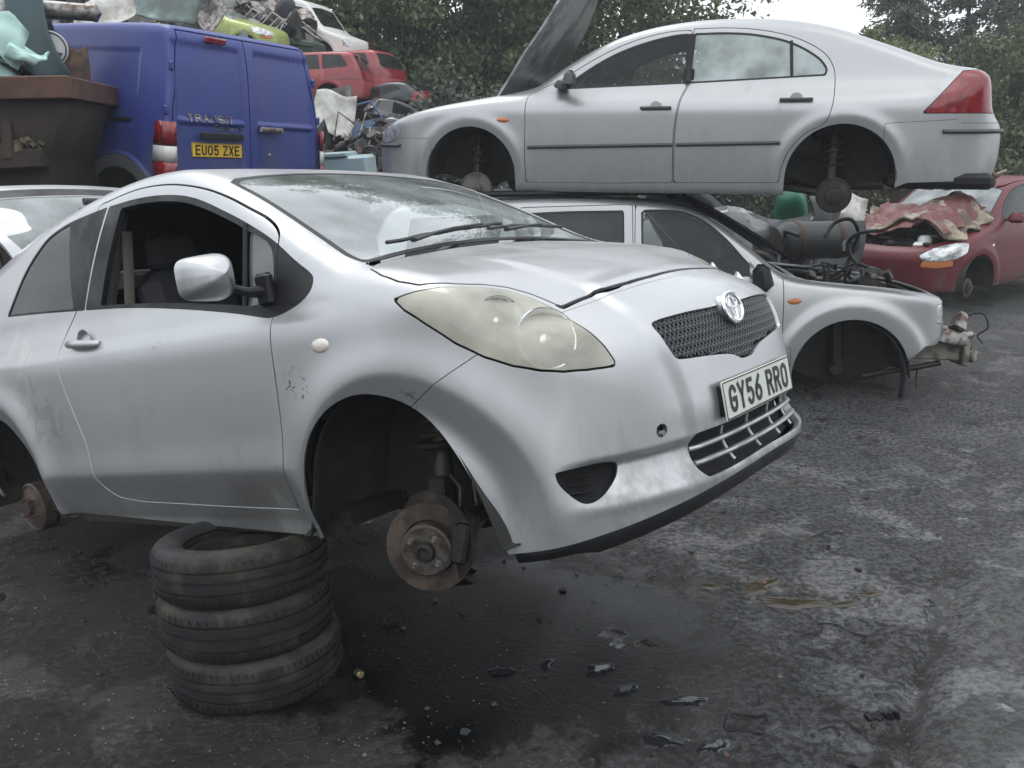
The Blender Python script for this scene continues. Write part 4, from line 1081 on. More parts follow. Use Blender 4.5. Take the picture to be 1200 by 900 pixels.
        # mirror
        g = G(); g.box((-.80, s*.93, 1.02), (.10, .20, .13), (0, R(-8), s*R(12)), .85, .03); g.box((-.72, s*.83, .985), (.10, .10, .06), (0, R(-20), 0), .8, .01); g.build('door_mirror', M_dkgrey, c['doors'][0][k])
        g = G(); g.tube([(-2.38, s*.735, 1.02), (-2.36, s*.665, 1.27)], .012, 6); g.build('division_bar', M_rubber, c['doors'][1][k])
        g = G(); g.box((-1.655, s*.735, 1.03), (.075, .02, .12), bev=.002); g.tube([(-1.65, s*(near(-1.65, z_)+.001), z_) for z_ in np.linspace(.99, 1.33, 8)], .028, 6, flat=1); g.build('pillar_trim', M_black, r)
        simple_hub(r, -2.754+.02, s*.79, .20, s, .125); simple_hub(r, 0.0, s*.74, .20, s, .135, 'brake_disc', mat('dusty brake iron', (.16, .155, .15), .6, .4, vary=((.07, .06, .05), 9, .45, .7)))
    seats(r, -1.55, .52, -2.4)
    g = G(); g.box((-.85, 0, .90), (.35, 1.4, .16), bev=.04); g.build('dashboard', M_trim, r)
    g = G(); g.box((-.85-.25, .37, 1.0), (.03, .36, .05)); g.lathe([(.17, -.012), (.185, 0), (.17, .012), (.16, 0), (.17, -.012)], (-1.12, .37, .99), 'X', 28, (0, R(-25), 0), cap=False); g.build('steering_wheel', M_black, r)
    g = G(); g.box((.30, 0, .60), (.6, .9, .35), bev=.06); g.box((.3, .3, .70), (.3, .3, .2), bev=.03); g.build('engine', M_grease, r)
    g = G(); g.box((-.30, 0, .60), (.06, 1.4, .5)); g.build('firewall', M_gap, r)
    g = G(); g.tube([(-3.49, .05, 1.115), (-3.46, .25, 1.14), (-3.40, .45, 1.155)], .012, 6); g.box((-3.52, .05, 1.10), (.08, .08, .03), bev=.01); g.build('rear_wiper', M_wiper, r)
    g = G()
    g.box((-3.45, 0, .30), (.7, 1.5, .10), bev=.03); g.tube([(-3.1, .45, .26), (-2.2, .3, .22), (-.5, .2, .22)], .035, 8); g.build('exhaust', M_grease, r)
    # valance
    g = G(); g.box((-3.50, 0, .315), (.55, 1.62, .10), bev=.03); g.build('rear_valance', M_black, r)
    return c
M_clearpane = glass('door pane', (.60, .63, .63), .02, .025, ior=1.35)
M_palepane = glass('rear door pane', (.45, .50, .49), .02, .75, (.46, .52, .51))
M_bonnet = mat('matt grey bonnet', (.40, .405, .41), .35, .3, .3, .2, vary=((.10, .105, .11), 1.5, .45, .6))
big = build_big()

# ---- the silver off-roader underneath
OFF = dict(
  side=[(.66,.62),(.70,.68),(.715,.80),(.705,.90),(.66,.955),(.3,1.035),(-.2,1.10),(-.40,1.14),(-.50,1.20),(-.62,1.30),(-.9,1.515),(-1.05,1.60),(-1.25,1.66),(-1.6,1.70),(-2.2,1.72),(-3.0,1.71),(-3.3,1.68),(-3.42,1.55),(-3.55,1.2),(-3.63,.9),(-3.65,.6),(-3.6,.46),(-2.3,.38),(-.5,.38),(.4,.5)],
  plan=[(.74,0),(.735,.42),(.715,.62),(.64,.78),(.46,.86),(.1,.895),(-.5,.905),(-3.2,.90),(-3.5,.85),(-3.64,.6),(-3.67,0)],
  front=[(0,1.82),(.48,1.80),(.62,1.76),(.685,1.64),(.75,1.42),(.815,1.16),(.86,1.06),(.89,.95),(.905,.8),(.905,.6),(.88,.48),(.84,.38),(0,.33)],
  warp=(.06,.05,.02,-1.6), k=(.06,.05), axis=(-3.0,.0,.85))
def build_off():
    ar = [(0, .42, .405), (-2.69, .42, .40)]
    F = dict(res=.6, low=[(-4, .42), (-.4, .42), (.3, .44), (.5, .62), (1, .62)], arches=ar, disp=flare(ar, .034, .035, .10, .12), floor=(-3.4, -.5), welly=.90)
    fw = spline([(-.60, 1.13), (-.60, 1.13), (-.72, 1.24), (-.86, 1.40), (-1.02, 1.535), (-1.18, 1.60), (-1.35, 1.615), (-1.46, 1.615), (-1.46, 1.615), (-1.46, 1.135), (-1.46, 1.135)], 4, True)
    rw = spline([(-1.58, 1.14), (-1.58, 1.14), (-1.58, 1.615), (-1.58, 1.615), (-2.0, 1.62), (-2.28, 1.615), (-2.28, 1.615), (-2.42, 1.3), (-2.35, 1.14), (-2.35, 1.14)], 4, True)
    qw = [(-2.55, 1.16), (-2.45, 1.61), (-3.15, 1.60), (-3.22, 1.16)]
    F['glass'] = [('door_window', 'side', fw, M_clearpane), ('door_window', 'side', rw, M_dark_glass), ('rear_side_window', 'side', qw, M_dark_glass),
      ('windscreen', 'top', [(-.43, 0), (-.425, .4), (-.42, .70), (-.50, .73), (-.75, .685), (-1.0, .645), (-1.05, .5), (-1.07, 0)], M_clearpane)]
    F['bonnet'] = [(-.37, 0), (-.36, .4), (-.36, .70), (-.30, .78), (.1, .77), (.50, .69), (.60, .60), (.625, .3), (.63, 0)]
    F['bonnet_state'] = 'off'
    fd = spline([(-.475, 1.13), (-.475, .8), (-.48, .44), (-.48, .44), (-1.0, .44), (-1.48, .44), (-1.48, .44), (-1.51, .8), (-1.51, 1.12), (-1.50, 1.655), (-1.50, 1.655), (-1.3, 1.655), (-1.15, 1.64), (-.98, 1.575), (-.8, 1.42), (-.62, 1.24), (-.50, 1.15)], 4, True)
    rd = [(-1.52, .44), (-2.15, .44), (-2.30, .70), (-2.42, .85), (-2.44, 1.2), (-2.33, 1.655), (-1.52, 1.655)]
    F['doors'] = [fd, rd]
    F['split'] = [('side_cladding', lambda m: np.minimum(.635-m.V[:, 2], np.minimum(-.42-m.V[:, 0], m.V[:, 0]+2.25)))]
    F['lamps'] = [('headlight', 'dir', ([(.56, .80, .905), (.70, .62, .92), (.75, .58, .78), (.58, .80, .77)], (.8, .6, 0)), M_lampglass, -.005),
                  ('grille', 'front', [(0, .92), (.55, .92), (.57, .78), (0, .74)], M_gap, -.03)]
    c = car('off_roader', 'silver four-wheel-drive estate with its bonnet and bumper gone, crushed under the large silver hatchback', 'car', (2.5901-.09, 7.05, -.25, -.1517+.04, -.0115, -.030), OFF, M_silver2, F)
    r = c['root']; near = c['near']; rg = random.Random(3)
    for s in (-1, 1):
        k = 0 if s < 0 else 1
        g = G(); g.lathe([(0, .012), (.6, .010), (1, 0)], (0, 0, 0), 'Y', 16, cap=False); yb = near(-.40, .955); g.V = [(-.40+v[0]*.05, s*(yb+v[1]), .955+v[2]*.022) for v in g.V]; g.build('side_indicator', M_amber, r)
        g = G(); g.box((-.63, s*.92, 1.13), (.12, .16, .19), (0, R(-10), s*R(-18)), .8, .035); g.tube([(-.60, s*.80, 1.10), (-.62, s*.90, 1.09)], .02, 6); g.build('door_mirror', M_black, c['doors'][0][k])
        g = G(); g.add([(-.585, s*(near(-.62, 1.12)+.003), 1.10), (-.70, s*(near(-.70, 1.12)+.003), 1.12), (-.70, s*(near(-.70, 1.24)+.003), 1.235)], [(0, 1, 2)]); g.build('mirror_panel', M_silver2, c['doors'][0][k], solid=.004)
        handle(c['doors'][0][k], near, -1.36, 1.0, s); handle(c['doors'][1][k], near, -2.2, 1.0, s)
        # ribbed side cladding lines
        for zc in (.60, .545):
            g = G(); g.tube([(xx, s*(near(xx, zc)+.002), zc) for xx in np.linspace(-.47, -1.4, 8)], .011, 6); g.build('cladding_rib', M_silver2, r)
    seats(r, -1.45, .72, -2.3)
    g = G(); g.box((-.66, 0, 1.02), (.30, 1.45, .16), bev=.04); g.build('dashboard', M_trim, r)
    # engine bay
    g = G(); g.box((.10, 0, .78), (.75, .5, .35), bev=.05); g.box((.12, 0, .99), (.45, .34, .07), bev=.02); g.box((.05, -.48, .90), (.28, .2, .2), bev=.02); g.box((.15, .45, .92), (.35, .3, .18), bev=.02); g.box((-.33, 0, .80), (.05, 1.45, .5)); g.box((.2, 0, .52), (1.0, .8, .1))
    for k in range(26):
        g.box((rg.uniform(-.25, .5), rg.uniform(-.6, .6), rg.uniform(.92, 1.03)), (rg.uniform(.04, .16), rg.uniform(.04, .16), rg.uniform(.03, .12)), (rg.uniform(-.5, .5), rg.uniform(-.5, .5), rg.uniform(0, 3)), 1, .008)
    g.build('engine', M_grease, r)
    for k in range(10):
        p = [rg.uniform(-.3, .4), rg.uniform(-.65, .6), 1.0]; P = [tuple(p)]
        for j in range(5): p = [p[0]+rg.uniform(-.15, .2), p[1]+rg.uniform(-.18, .18), 1.0+rg.uniform(-.05, .12)]; P.append(tuple(p))
        g = G(); g.tube(spline(P, 5), rg.choice((.008, .012, .02)), 7); g.build('hose', M_rubber, r)
    # front panel remains
    g = G(); g.box((.655, 0, .905), (.09, 1.12, .05), bev=.01); g.box((.66, 0, .70), (.06, 1.2, .05), bev=.01); g.box((.62, .0, .80), (.02, .8, .17)); g.build('radiator_panel', M_black, r)
    for s in (-1, 1):
        g = G(); g.box((.68, s*.54, .54), (.38, .10, .14), (0, R(3), 0), 1, .01); g.box((.86, s*.54, .53), (.05, .20, .20), (0, 0, R(8)), 1, .01); g.build('chassis_leg', M_beigemetal, r)
        g = G(); g.box((.74, s*.64, .66), (.24, .18, .11), (R(10), R(12), R(20)), .9, .02); g.box((.80, s*.66, .76), (.10, .10, .14), (R(-20), R(30), R(10)), .7, .015); g.box((.88, s*.60, .63), (.12, .05, .10), (R(30), 0, R(40)), .8, .01); g.build('bumper_bracket', M_steel, r)
    g = G(); g.box((.90, -.05, .50), (.06, 1.15, .10), (0, 0, R(3)), 1, .02); g.build('bumper_beam', M_beigemetal, r)
    g = G()
    for s in (-1,):
        P = [(.33+.09*math.cos(a), s*.80, .44+.40*math.sin(a)-.0) for a in np.linspace(R(95), R(-28), 10)]
        P = [(.05+.36*math.cos(a), s*.76, .36+.42*math.sin(a)) for a in np.linspace(R(75), R(-20), 10)]
        g.sheet([[(p[0], p[1]+q, p[2]) for p in P] for q in (-.06, .0, .05)])
    g.build('hanging_arch_liner', M_dkgrey, r, solid=.006)
    g = G(); g.tube([(.15, -.62, .36), (.55, -.60, .42), (.72, -.55, .44)], .022, 8); g.tube([(.55, -.60, .42), (.53, -.66, .28)], .008, 5); g.tube([(.50, -.5, .5), (.42, -.62, .26)], .012, 6); g.build('steering_arm', M_grease, r)
    g = G(); g.tube(spline([(.80, -.62, .78), (.95, -.66, .82), (.99, -.68, .72), (.93, -.66, .66), (.98, -.63, .60)], 5), .006, 5); g.build('loose_wire', M_rubber, r)
    # axle beam and springs
    for s in (-1, 1):
        g = G(); g.tube([(-1.15, s*.60, 1.66), (-1.25, s*.60, 1.735), (-2.9, s*.60, 1.76), (-3.05, s*.60, 1.70)], .022, 8); g.build('roof_rail', M_black, r)
    g = G(); g.tube([(0, -.52, .40), (0, .70, .40)], .05, 10); g.tube([(0, -.5, .42), (-.02, -.48, .95)], .05, 10); g.tube([(0, .5, .42), (-.02, .48, .95)], .05, 10); g.build('front_axle', M_grease, r)
    simple_hub(r, -2.69, -.74, .35, -1, .14, 'brake_disc', M_grease)
    # black bonnet lying back against the windscreen
    g = G(); rows = []
    for i, t in enumerate(np.linspace(0, 1, 8)):
        rows.append([(-.36-.78*t, y, 1.20+.58*t-.10*t*t+.035*math.cos(y*2)) for y in np.linspace(-.42, .70, 9)])
    g.sheet(rows); g.build('bonnet', M_black, r, solid=.03)
    return c
M_beigemetal = mat('dirty bumper metal', (.33, .31, .26), .6, .3, vary=((.12, .10, .08), 9, .45, .65), bump=(40, .3, .003))
off = build_off()

# ---- maroon small car on the right
KAS = dict(
  side=[(.62,.18),(.675,.24),(.70,.36),(.69,.48),(.655,.58),(.58,.66),(.42,.74),(.15,.83),(-.15,.90),(-.38,.96),(-.6,1.08),(-.85,1.22),(-1.1,1.32),(-1.4,1.375),(-1.8,1.37),(-2.2,1.31),(-2.5,1.20),(-2.72,1.0),(-2.86,.78),(-2.93,.55),(-2.92,.3),(-2.8,.2),(-1,.17)],
  plan=[(.70,0),(.68,.25),(.61,.45),(.48,.62),(.28,.74),(0,.80),(-.5,.82),(-1.8,.82),(-2.4,.79),(-2.7,.68),(-2.88,.45),(-2.95,0)],
  front=[(0,1.5),(.35,1.48),(.48,1.42),(.56,1.3),(.66,1.08),(.74,.92),(.80,.78),(.82,.6),(.82,.4),(.80,.25),(.76,.15),(0,.1)],
  warp=(.12,.12,.04,-1.2), k=(.10,.07), axis=(-2.2,-.05,.6))
def ka_like(name, label, pose, paint, scale=1, state='shut', group=None, clutter=True, res=.42, glassy=None):
    ar = [(0, .27, .33), (-2.446, .27, .33)]
    F = dict(res=res, low=[(-3, .22), (1, .22)], arches=ar, disp=flare(ar, .018, .06, .05, .2), floor=(-2.1, -.4), fw=1.3, welly=.80)
    sw = spline([(-.52, .93), (-.52, .93), (-.70, 1.07), (-.92, 1.20), (-1.15, 1.275), (-1.45, 1.30), (-1.45, 1.30), (-1.48, .98), (-1.48, .98)], 4, True)
    rw = spline([(-1.55, .98), (-1.55, .98), (-1.54, 1.30), (-1.54, 1.30), (-1.9, 1.285), (-2.15, 1.2), (-2.28, 1.06), (-2.28, 1.06)], 4, True)
    gg = glassy or M_dark_glass
    F['glass'] = [('door_window', 'side', sw, gg), ('rear_side_window', 'side', rw, gg),
      ('windscreen', 'top', [(-.36, 0), (-.34, .35), (-.32, .58), (-.42, .62), (-.7, .57), (-.95, .52), (-1.0, .3), (-1.02, 0)], M_ws if glassy is None else glassy),
      ('rear_window', 'rear', [(0, 1.27), (.44, 1.24), (.54, 1.0), (.52, .88), (0, .88)], gg)]
    F['bonnet'] = [(-.30, 0), (-.27, .4), (-.22, .62), (0, .66), (.25, .60), (.42, .46), (.52, .25), (.54, 0)]
    F['bonnet_state'] = state
    F['doors'] = [spline([(-.36, .90), (-.35, .6), (-.36, .25), (-.36, .25), (-1.0, .25), (-1.42, .25), (-1.42, .25), (-1.52, .5), (-1.54, .9), (-1.52, 1.335), (-1.52, 1.335), (-1.2, 1.32), (-.9, 1.24), (-.6, 1.07), (-.40, .95)], 4, True)]
    F['lamps'] = [('headlight', 'dir', ([(.20, .76, .74), (.36, .69, .76), (.50, .56, .72), (.61, .42, .62), (.60, .46, .56), (.50, .60, .55), (.36, .70, .57), (.24, .76, .63)], (.75, .6, .25)), M_lampglass, .001),
                  ('indicator', 'dir', ([(.60, .46, .56), (.50, .60, .55), (.38, .69, .57), (.40, .70, .50), (.54, .60, .48), (.64, .45, .49)], (.75, .6, .1)), M_amber, .001),
                  ('tail_lamp', 'rear', [(.52, .86), (.70, .84), (.76, .60), (.60, .58)], M_tail, .001)]
    F['split'] = [('front_bumper', lambda m: np.minimum(m.V[:, 0]-.30, .54-m.V[:, 2])), ('rear_bumper', lambda m: np.minimum(-2.5-m.V[:, 0], .50-m.V[:, 2]))]
    c = car(name, label, 'car', pose, KAS, paint, F, scale, group); r = c['root']; near = c['near']
    for s in (-1, 1):
        k = 0 if s < 0 else 1
        g = G(); g.box((-.58, s*.86, .96), (.10, .17, .11), (0, 0, s*R(14)), .85, .03); g.tube([(-.56, s*.74, .94), (-.57, s*.82, .94)], .02, 6); g.build('door_mirror', paint, c['doors'][0][k])
        handle(c['doors'][0][k], near, -1.36, .82, s)
        g = G(); g.lathe([(0, .01), (1, 0)], (0, 0, 0), 'Y', 12, cap=False); yb = near(-.25, .68); g.V = [(-.25+v[0]*.03, s*(yb+v[1]), .68+v[2]*.018) for v in g.V]; g.build('side_indicator', M_clearlens, r)
        simple_hub(r, 0, s*.68, .22, s, .11, 'brake_disc', M_rotor); simple_hub(r, -2.446, s*.68, .22, s, .10, 'brake_drum', M_rust)
    seats(r, -1.25, .48, -2.0)
    return c
def build_ka():
    c = ka_like('small_hatchback_car', 'maroon small hatchback with its bonnet crushed and engine bay open, at the right', (4.70, 10.5, .02, -2.50, .01, -.01), M_maroon, 1, 'off')
    r = c['root']; rg = random.Random(5)
    g = G(); g.box((.15, 0, .52), (.55, .9, .25), bev=.03); g.box((.20, .1, .68), (.30, .34, .12), bev=.03); g.box((.10, -.38, .68), (.25, .2, .18), bev=.02); g.box((-.28, 0, .70), (.04, 1.2, .35))
    for k in range(22): g.box((rg.uniform(-.15, .45), rg.uniform(-.45, .45), rg.uniform(.64, .76)), (rg.uniform(.03, .14), rg.uniform(.03, .14), rg.uniform(.03, .1)), (rg.uniform(-.5, .5), rg.uniform(-.5, .5), rg.uniform(0, 3)), 1, .006)
    g.build('engine', M_grease, r)
    g = G(); g.lathe([(.0, 0), (.07, 0), (.075, .1), (.05, .14), (0, .14)], (.30, .30, .66), 'Z', 16); g.box((.42, .32, .70), (.1, .14, .06), (0, .2, .3), 1, .01); g.build('coolant_tank', M_offwhite, r)
    g = G(); g.box((.52, 0, .60), (.04, .95, .04), bev=.008); g.box((.60, 0, .50), (.03, .8, .035), bev=.006); g.build('slam_panel', M_maroon, r)
    g = G(); g.box((-.20, .2, .80), (.05, .7, .03), (0, 0, 0), 1, .01); g.build('cowl', M_steel, r)
    # crushed bonnet with its torn pale lining, folded up towards the screen
    def crumple(x0, x1, y0, y1, zf, amp, seed, nx=22, ny=26):
        rr = np.random.RandomState(seed); ph = rr.uniform(0, 6.28, 12); fr = rr.uniform(3, 16, 12); dr = rr.uniform(0, 3.14, 12); rows = []
        for x in np.linspace(x0, x1, nx):
            row = []
            for y in np.linspace(y0, y1, ny):
                h = sum(abs(math.sin(fr[k]*(x*math.cos(dr[k])+y*math.sin(dr[k]))+ph[k])) for k in range(12))/12-.6
                row.append((x+.10*amp*math.sin(y*19+ph[1]), y+.3*amp*math.sin(x*23+ph[2]), zf(x, y)+h*amp*2.2))
            rows.append(row)
        return rows
    g = G(); g.sheet(crumple(-.42, .42, -.62, .58, lambda x, y: 1.12-.30*(x+.4)-.14*(y+.2)**2+.10*math.sin(y*5), .11, 4)); g.build('crushed_bonnet', M_maroon_f, r, smooth=0, solid=.01)
    g = G(); g.sheet(crumple(-.52, .34, -.66, .68, lambda x, y: 1.07-.24*(x+.4)-.12*(y+.2)**2+.10*math.sin(y*5+.3), .13, 9)); g.build('torn_bonnet_lining', M_foam, r, smooth=0, solid=.02)
    g = G(); g.sheet(crumple(-.60, -.15, .10, .66, lambda x, y: 1.28+.3*(y-.1), .13, 12)); g.build('torn_bonnet_lining', M_foam, r, smooth=0, solid=.02)
    g = G(); g.sheet(crumple(-.55, -.18, -.05, .42, lambda x, y: 1.27+.14*y, .04, 15)); g.build('crushed_bonnet', M_maroon_f, r, smooth=0, solid=.01)
    return c
M_maroon_f = mat('crumpled red panel', (.15, .045, .05), .5, vary=((.20, .13, .11), 5, .45, .7))
M_foam = mat('torn dirty lining', (.36, .31, .24), .9, vary=((.13, .10, .08), 6, .42, .62), bump=(30, .6, .01))
ka = build_ka()

# ---- blue van
VAN = dict(
  side=[(.80,.25),(.84,.4),(.82,.6),(.74,.78),(.4,.95),(.05,1.05),(-.2,1.15),(-.6,1.45),(-.95,1.68),(-1.15,1.76),(-1.6,1.80),(-2.6,1.82),(-3.2,1.81),(-3.33,1.77),(-3.385,1.6),(-3.42,1.3),(-3.44,.9),(-3.45,.6),(-3.44,.38),(-3.3,.28),(-1,.25)],
  plan=[(.84,0),(.80,.35),(.68,.6),(.45,.77),(.1,.86),(-.4,.89),(-3.1,.895),(-3.36,.885),(-3.43,.84),(-3.44,.78),(-3.455,.4),(-3.46,0)],
  front=[(0,1.92),(.5,1.90),(.66,1.87),(.725,1.80),(.755,1.65),(.80,1.35),(.85,1.05),(.885,.85),(.895,.7),(.89,.45),(.87,.32),(.84,.25),(0,.2)],
  warp=(.1,.0,.01,-1.6), k=(.06,.05), axis=(-2.95,.1,.95))
def build_van():
    ar = [(0, .30, .36), (-2.90, .36, .37)]
    def disp(m):
        V = m.V.copy(); x, y, z = V.T; ay = np.abs(y); d = np.zeros(len(V))
        rear = m.N[:, 0] < -.5
        # pressed panels of the two rear doors
        for sgn in (-1, 1):
            for z0, z1 in ((1.13, 1.68), (.55, 1.09)):
                q = np.maximum(np.abs(y*sgn-.41)-.33, np.abs(z-(z0+z1)/2)-(z1-z0)/2)
                d -= rear*.020*sstep(.012, -.012, q)
        fl = np.abs(m.N[:, 1]) > .5
        for x0, x1 in ((-3.05, -1.95),):
            q = np.maximum(np.abs(x-(x0+x1)/2)-(x1-x0)/2, np.abs(z-1.33)-.28); d -= fl*.010*sstep(.012, -.012, q)
        r = np.hypot(x+2.90, z-.36)-.37; d += fl*.022*sstep(.115, .10, r)*sstep(-.1, -.02, r)
        V += m.N*d[:, None]; return V
    F = dict(res=1.1, sgap=.006, low=[(-4, .30), (1, .30)], arches=ar, disp=disp, floor=(-3.2, -.4), welly=.88, rearx=3.0)
    sw = spline([(-.52, 1.13), (-.52, 1.13), (-.80, 1.38), (-1.0, 1.55), (-1.2, 1.60), (-1.45, 1.60), (-1.45, 1.60), (-1.48, 1.13), (-1.48, 1.13)], 4, True)
    F['glass'] = [('door_window', 'side', sw, M_dark_glass), ('windscreen', 'top', [(-.20, 0), (-.2, .4), (-.22, .68), (-.6, .64), (-.93, .62), (-.97, 0)], M_ws)]
    F['bonnet'] = [(-.1, 0), (-.1, .5), (0, .7), (.4, .62), (.62, .45), (.70, 0)]
    F['doors'] = [spline([(-.45, 1.05), (-.42, .6), (-.42, .35), (-.42, .35), (-1.5, .35), (-1.5, .35), (-1.52, 1.65), (-1.52, 1.65), (-1.1, 1.62), (-.7, 1.38), (-.45, 1.15)], 4, True)]
    F['lamps'] = [('wheel_arch_trim', 'side', arc_poly(-2.90, .36, .465), M_dkgrey2, .0)]
    c = car('blue_van', 'blue panel van seen from behind, plate EU05 ZXE, on scrap behind the rusty skip', 'van', (-5.15, 9.50, 1.27, 2.61, -.09, .028), VAN, M_blue, dict(F, split=[
        ('rear_bumper', lambda m: np.minimum(-3.30-m.V[:, 0], .50-m.V[:, 2])),
        ('left_rear_door', lambda m: np.where(m.V[:, 0] < -3.2, np.minimum(np.minimum(m.V[:, 1]-.015, .79-np.maximum(0, m.V[:, 2]-1.15)*.19-m.V[:, 1]), np.minimum(1.765-m.V[:, 2], m.V[:, 2]-.50)), -1)),
        ('right_rear_door', lambda m: np.where(m.V[:, 0] < -3.2, np.minimum(np.minimum(-m.V[:, 1]+.015, .79-np.maximum(0, m.V[:, 2]-1.15)*.19+m.V[:, 1]), np.minimum(1.765-m.V[:, 2], m.V[:, 2]-.50)), -1))]))
    r = c['root']; near = c['near']; src = c['src']; nx_ = Near(clip(src, -3.2-src.V[:, 0]))
    for o in r.children:
        if o.name.startswith(('left_rear_door', 'right_rear_door')): o.name = 'rear_door'
    rd = [o for o in r.children if o.name.startswith('rear_door')]
    for s in (1, -1):
        # tail lamps: tall, wrapping the corner
        g = G(); z0, z1 = .66, 1.10
        def P(t, zz, o=.012):
            a = t*math.pi/2; return (-3.395-.05*math.sin(a)-o*math.sin(a)-(.004 if t > .9 else 0), s*(.845+.05*math.cos(a)-(.075 if t > .95 else 0)), zz)
        for (za, zb, mm, nm) in ((.66, .80, M_tail, 'tail_lamp'), (.80, .92, M_tailw, 'reversing_lamp'), (.92, 1.10, M_tail, 'brake_lamp')):
            g = G()
            rows = [[(-3.30, s*(near(-3.30, zz)+.006), zz), (-3.37, s*(near(-3.37, zz)+.008), zz), (-3.415, s*.880, zz), (-3.445, s*.865, zz), (-3.462, s*.83, zz), (-3.464, s*.80, zz)] for zz in (za+.003, (za+zb)/2, zb-.003)]
            g.sheet(rows); g.build(nm, mm, r, solid=.012)
    # plate and number-plate lamp bar on the left door
    ex = (0, -1, 0)
    plate(rd[0], (nx_(.33, .915)-.004, .355, .895), (0, -1, 0), (.02, 0, 1), 'EU05 ZXE', M_plate_y)
    g = G(); g.box((-3.455, .34, 1.005), (.03, .44, .055), bev=.008); g.build('lamp_bar', M_black, rd[0])
    g = G(); g.box((-3.455, -.20, 1.075), (.04, .27, .05), bev=.012); g.box((-3.475, -.20, 1.08), (.03, .20, .03), bev=.008); g.build('door_handle', M_steel, rd[1])
    g = G(); g.lathe([(.02, 0), (.02, .012), (0, .014)], (-3.455, -.16, .87), 'X', 16, (0, 0, math.pi)); g.build('door_lock', M_chrome, rd[1])
    g = G(); g.box((-3.385, .33, 1.725), (.03, .20, .045), (0, R(-10), 0), 1, .008); g.build('high_brake_lamp', M_tail, r)
    g = G(); lettering(g, 'TRANSIT', .062, .060, .014, .010, .03, lambda u, v: (nx_(.37, 1.135+v)-.006-.0, .42-u, 1.135+v)); g.build('model_lettering', M_steel, rd[0], smooth=0, solid=.004)
    g = G(); lettering(g, 'Connect', .034, .044, .009, .006, .02, lambda u, v: (nx_(.3, 1.075+v)-.006, .24-u, 1.07+v)); g.build('model_lettering', M_steel, rd[0], smooth=0, solid=.004)
    for s in (1, -1): g = G(); g.tube([(x_, s*(near(x_, 1.09)+.004), 1.09) for x_ in (-1.6, -2.2, -2.9, -3.0)], .016, 6); g.build('door_rail', M_black, r)
    for s in (1, -1):
        for zc in (.62, 1.18, 1.5): g = G(); g.box((-3.395, s*(.835-max(0, zc-1.15)*.19), zc), (.05, .03, .07), bev=.01); g.build('hinge', M_blue, r)
        simple_hub(r, -2.90, s*.74, .28, s, .13); simple_hub(r, 0, s*.74, .22, s, .13)
    return c
M_dkgrey2 = mat('wheel arch moulding', (.11, .115, .12), .6)
van = build_van()
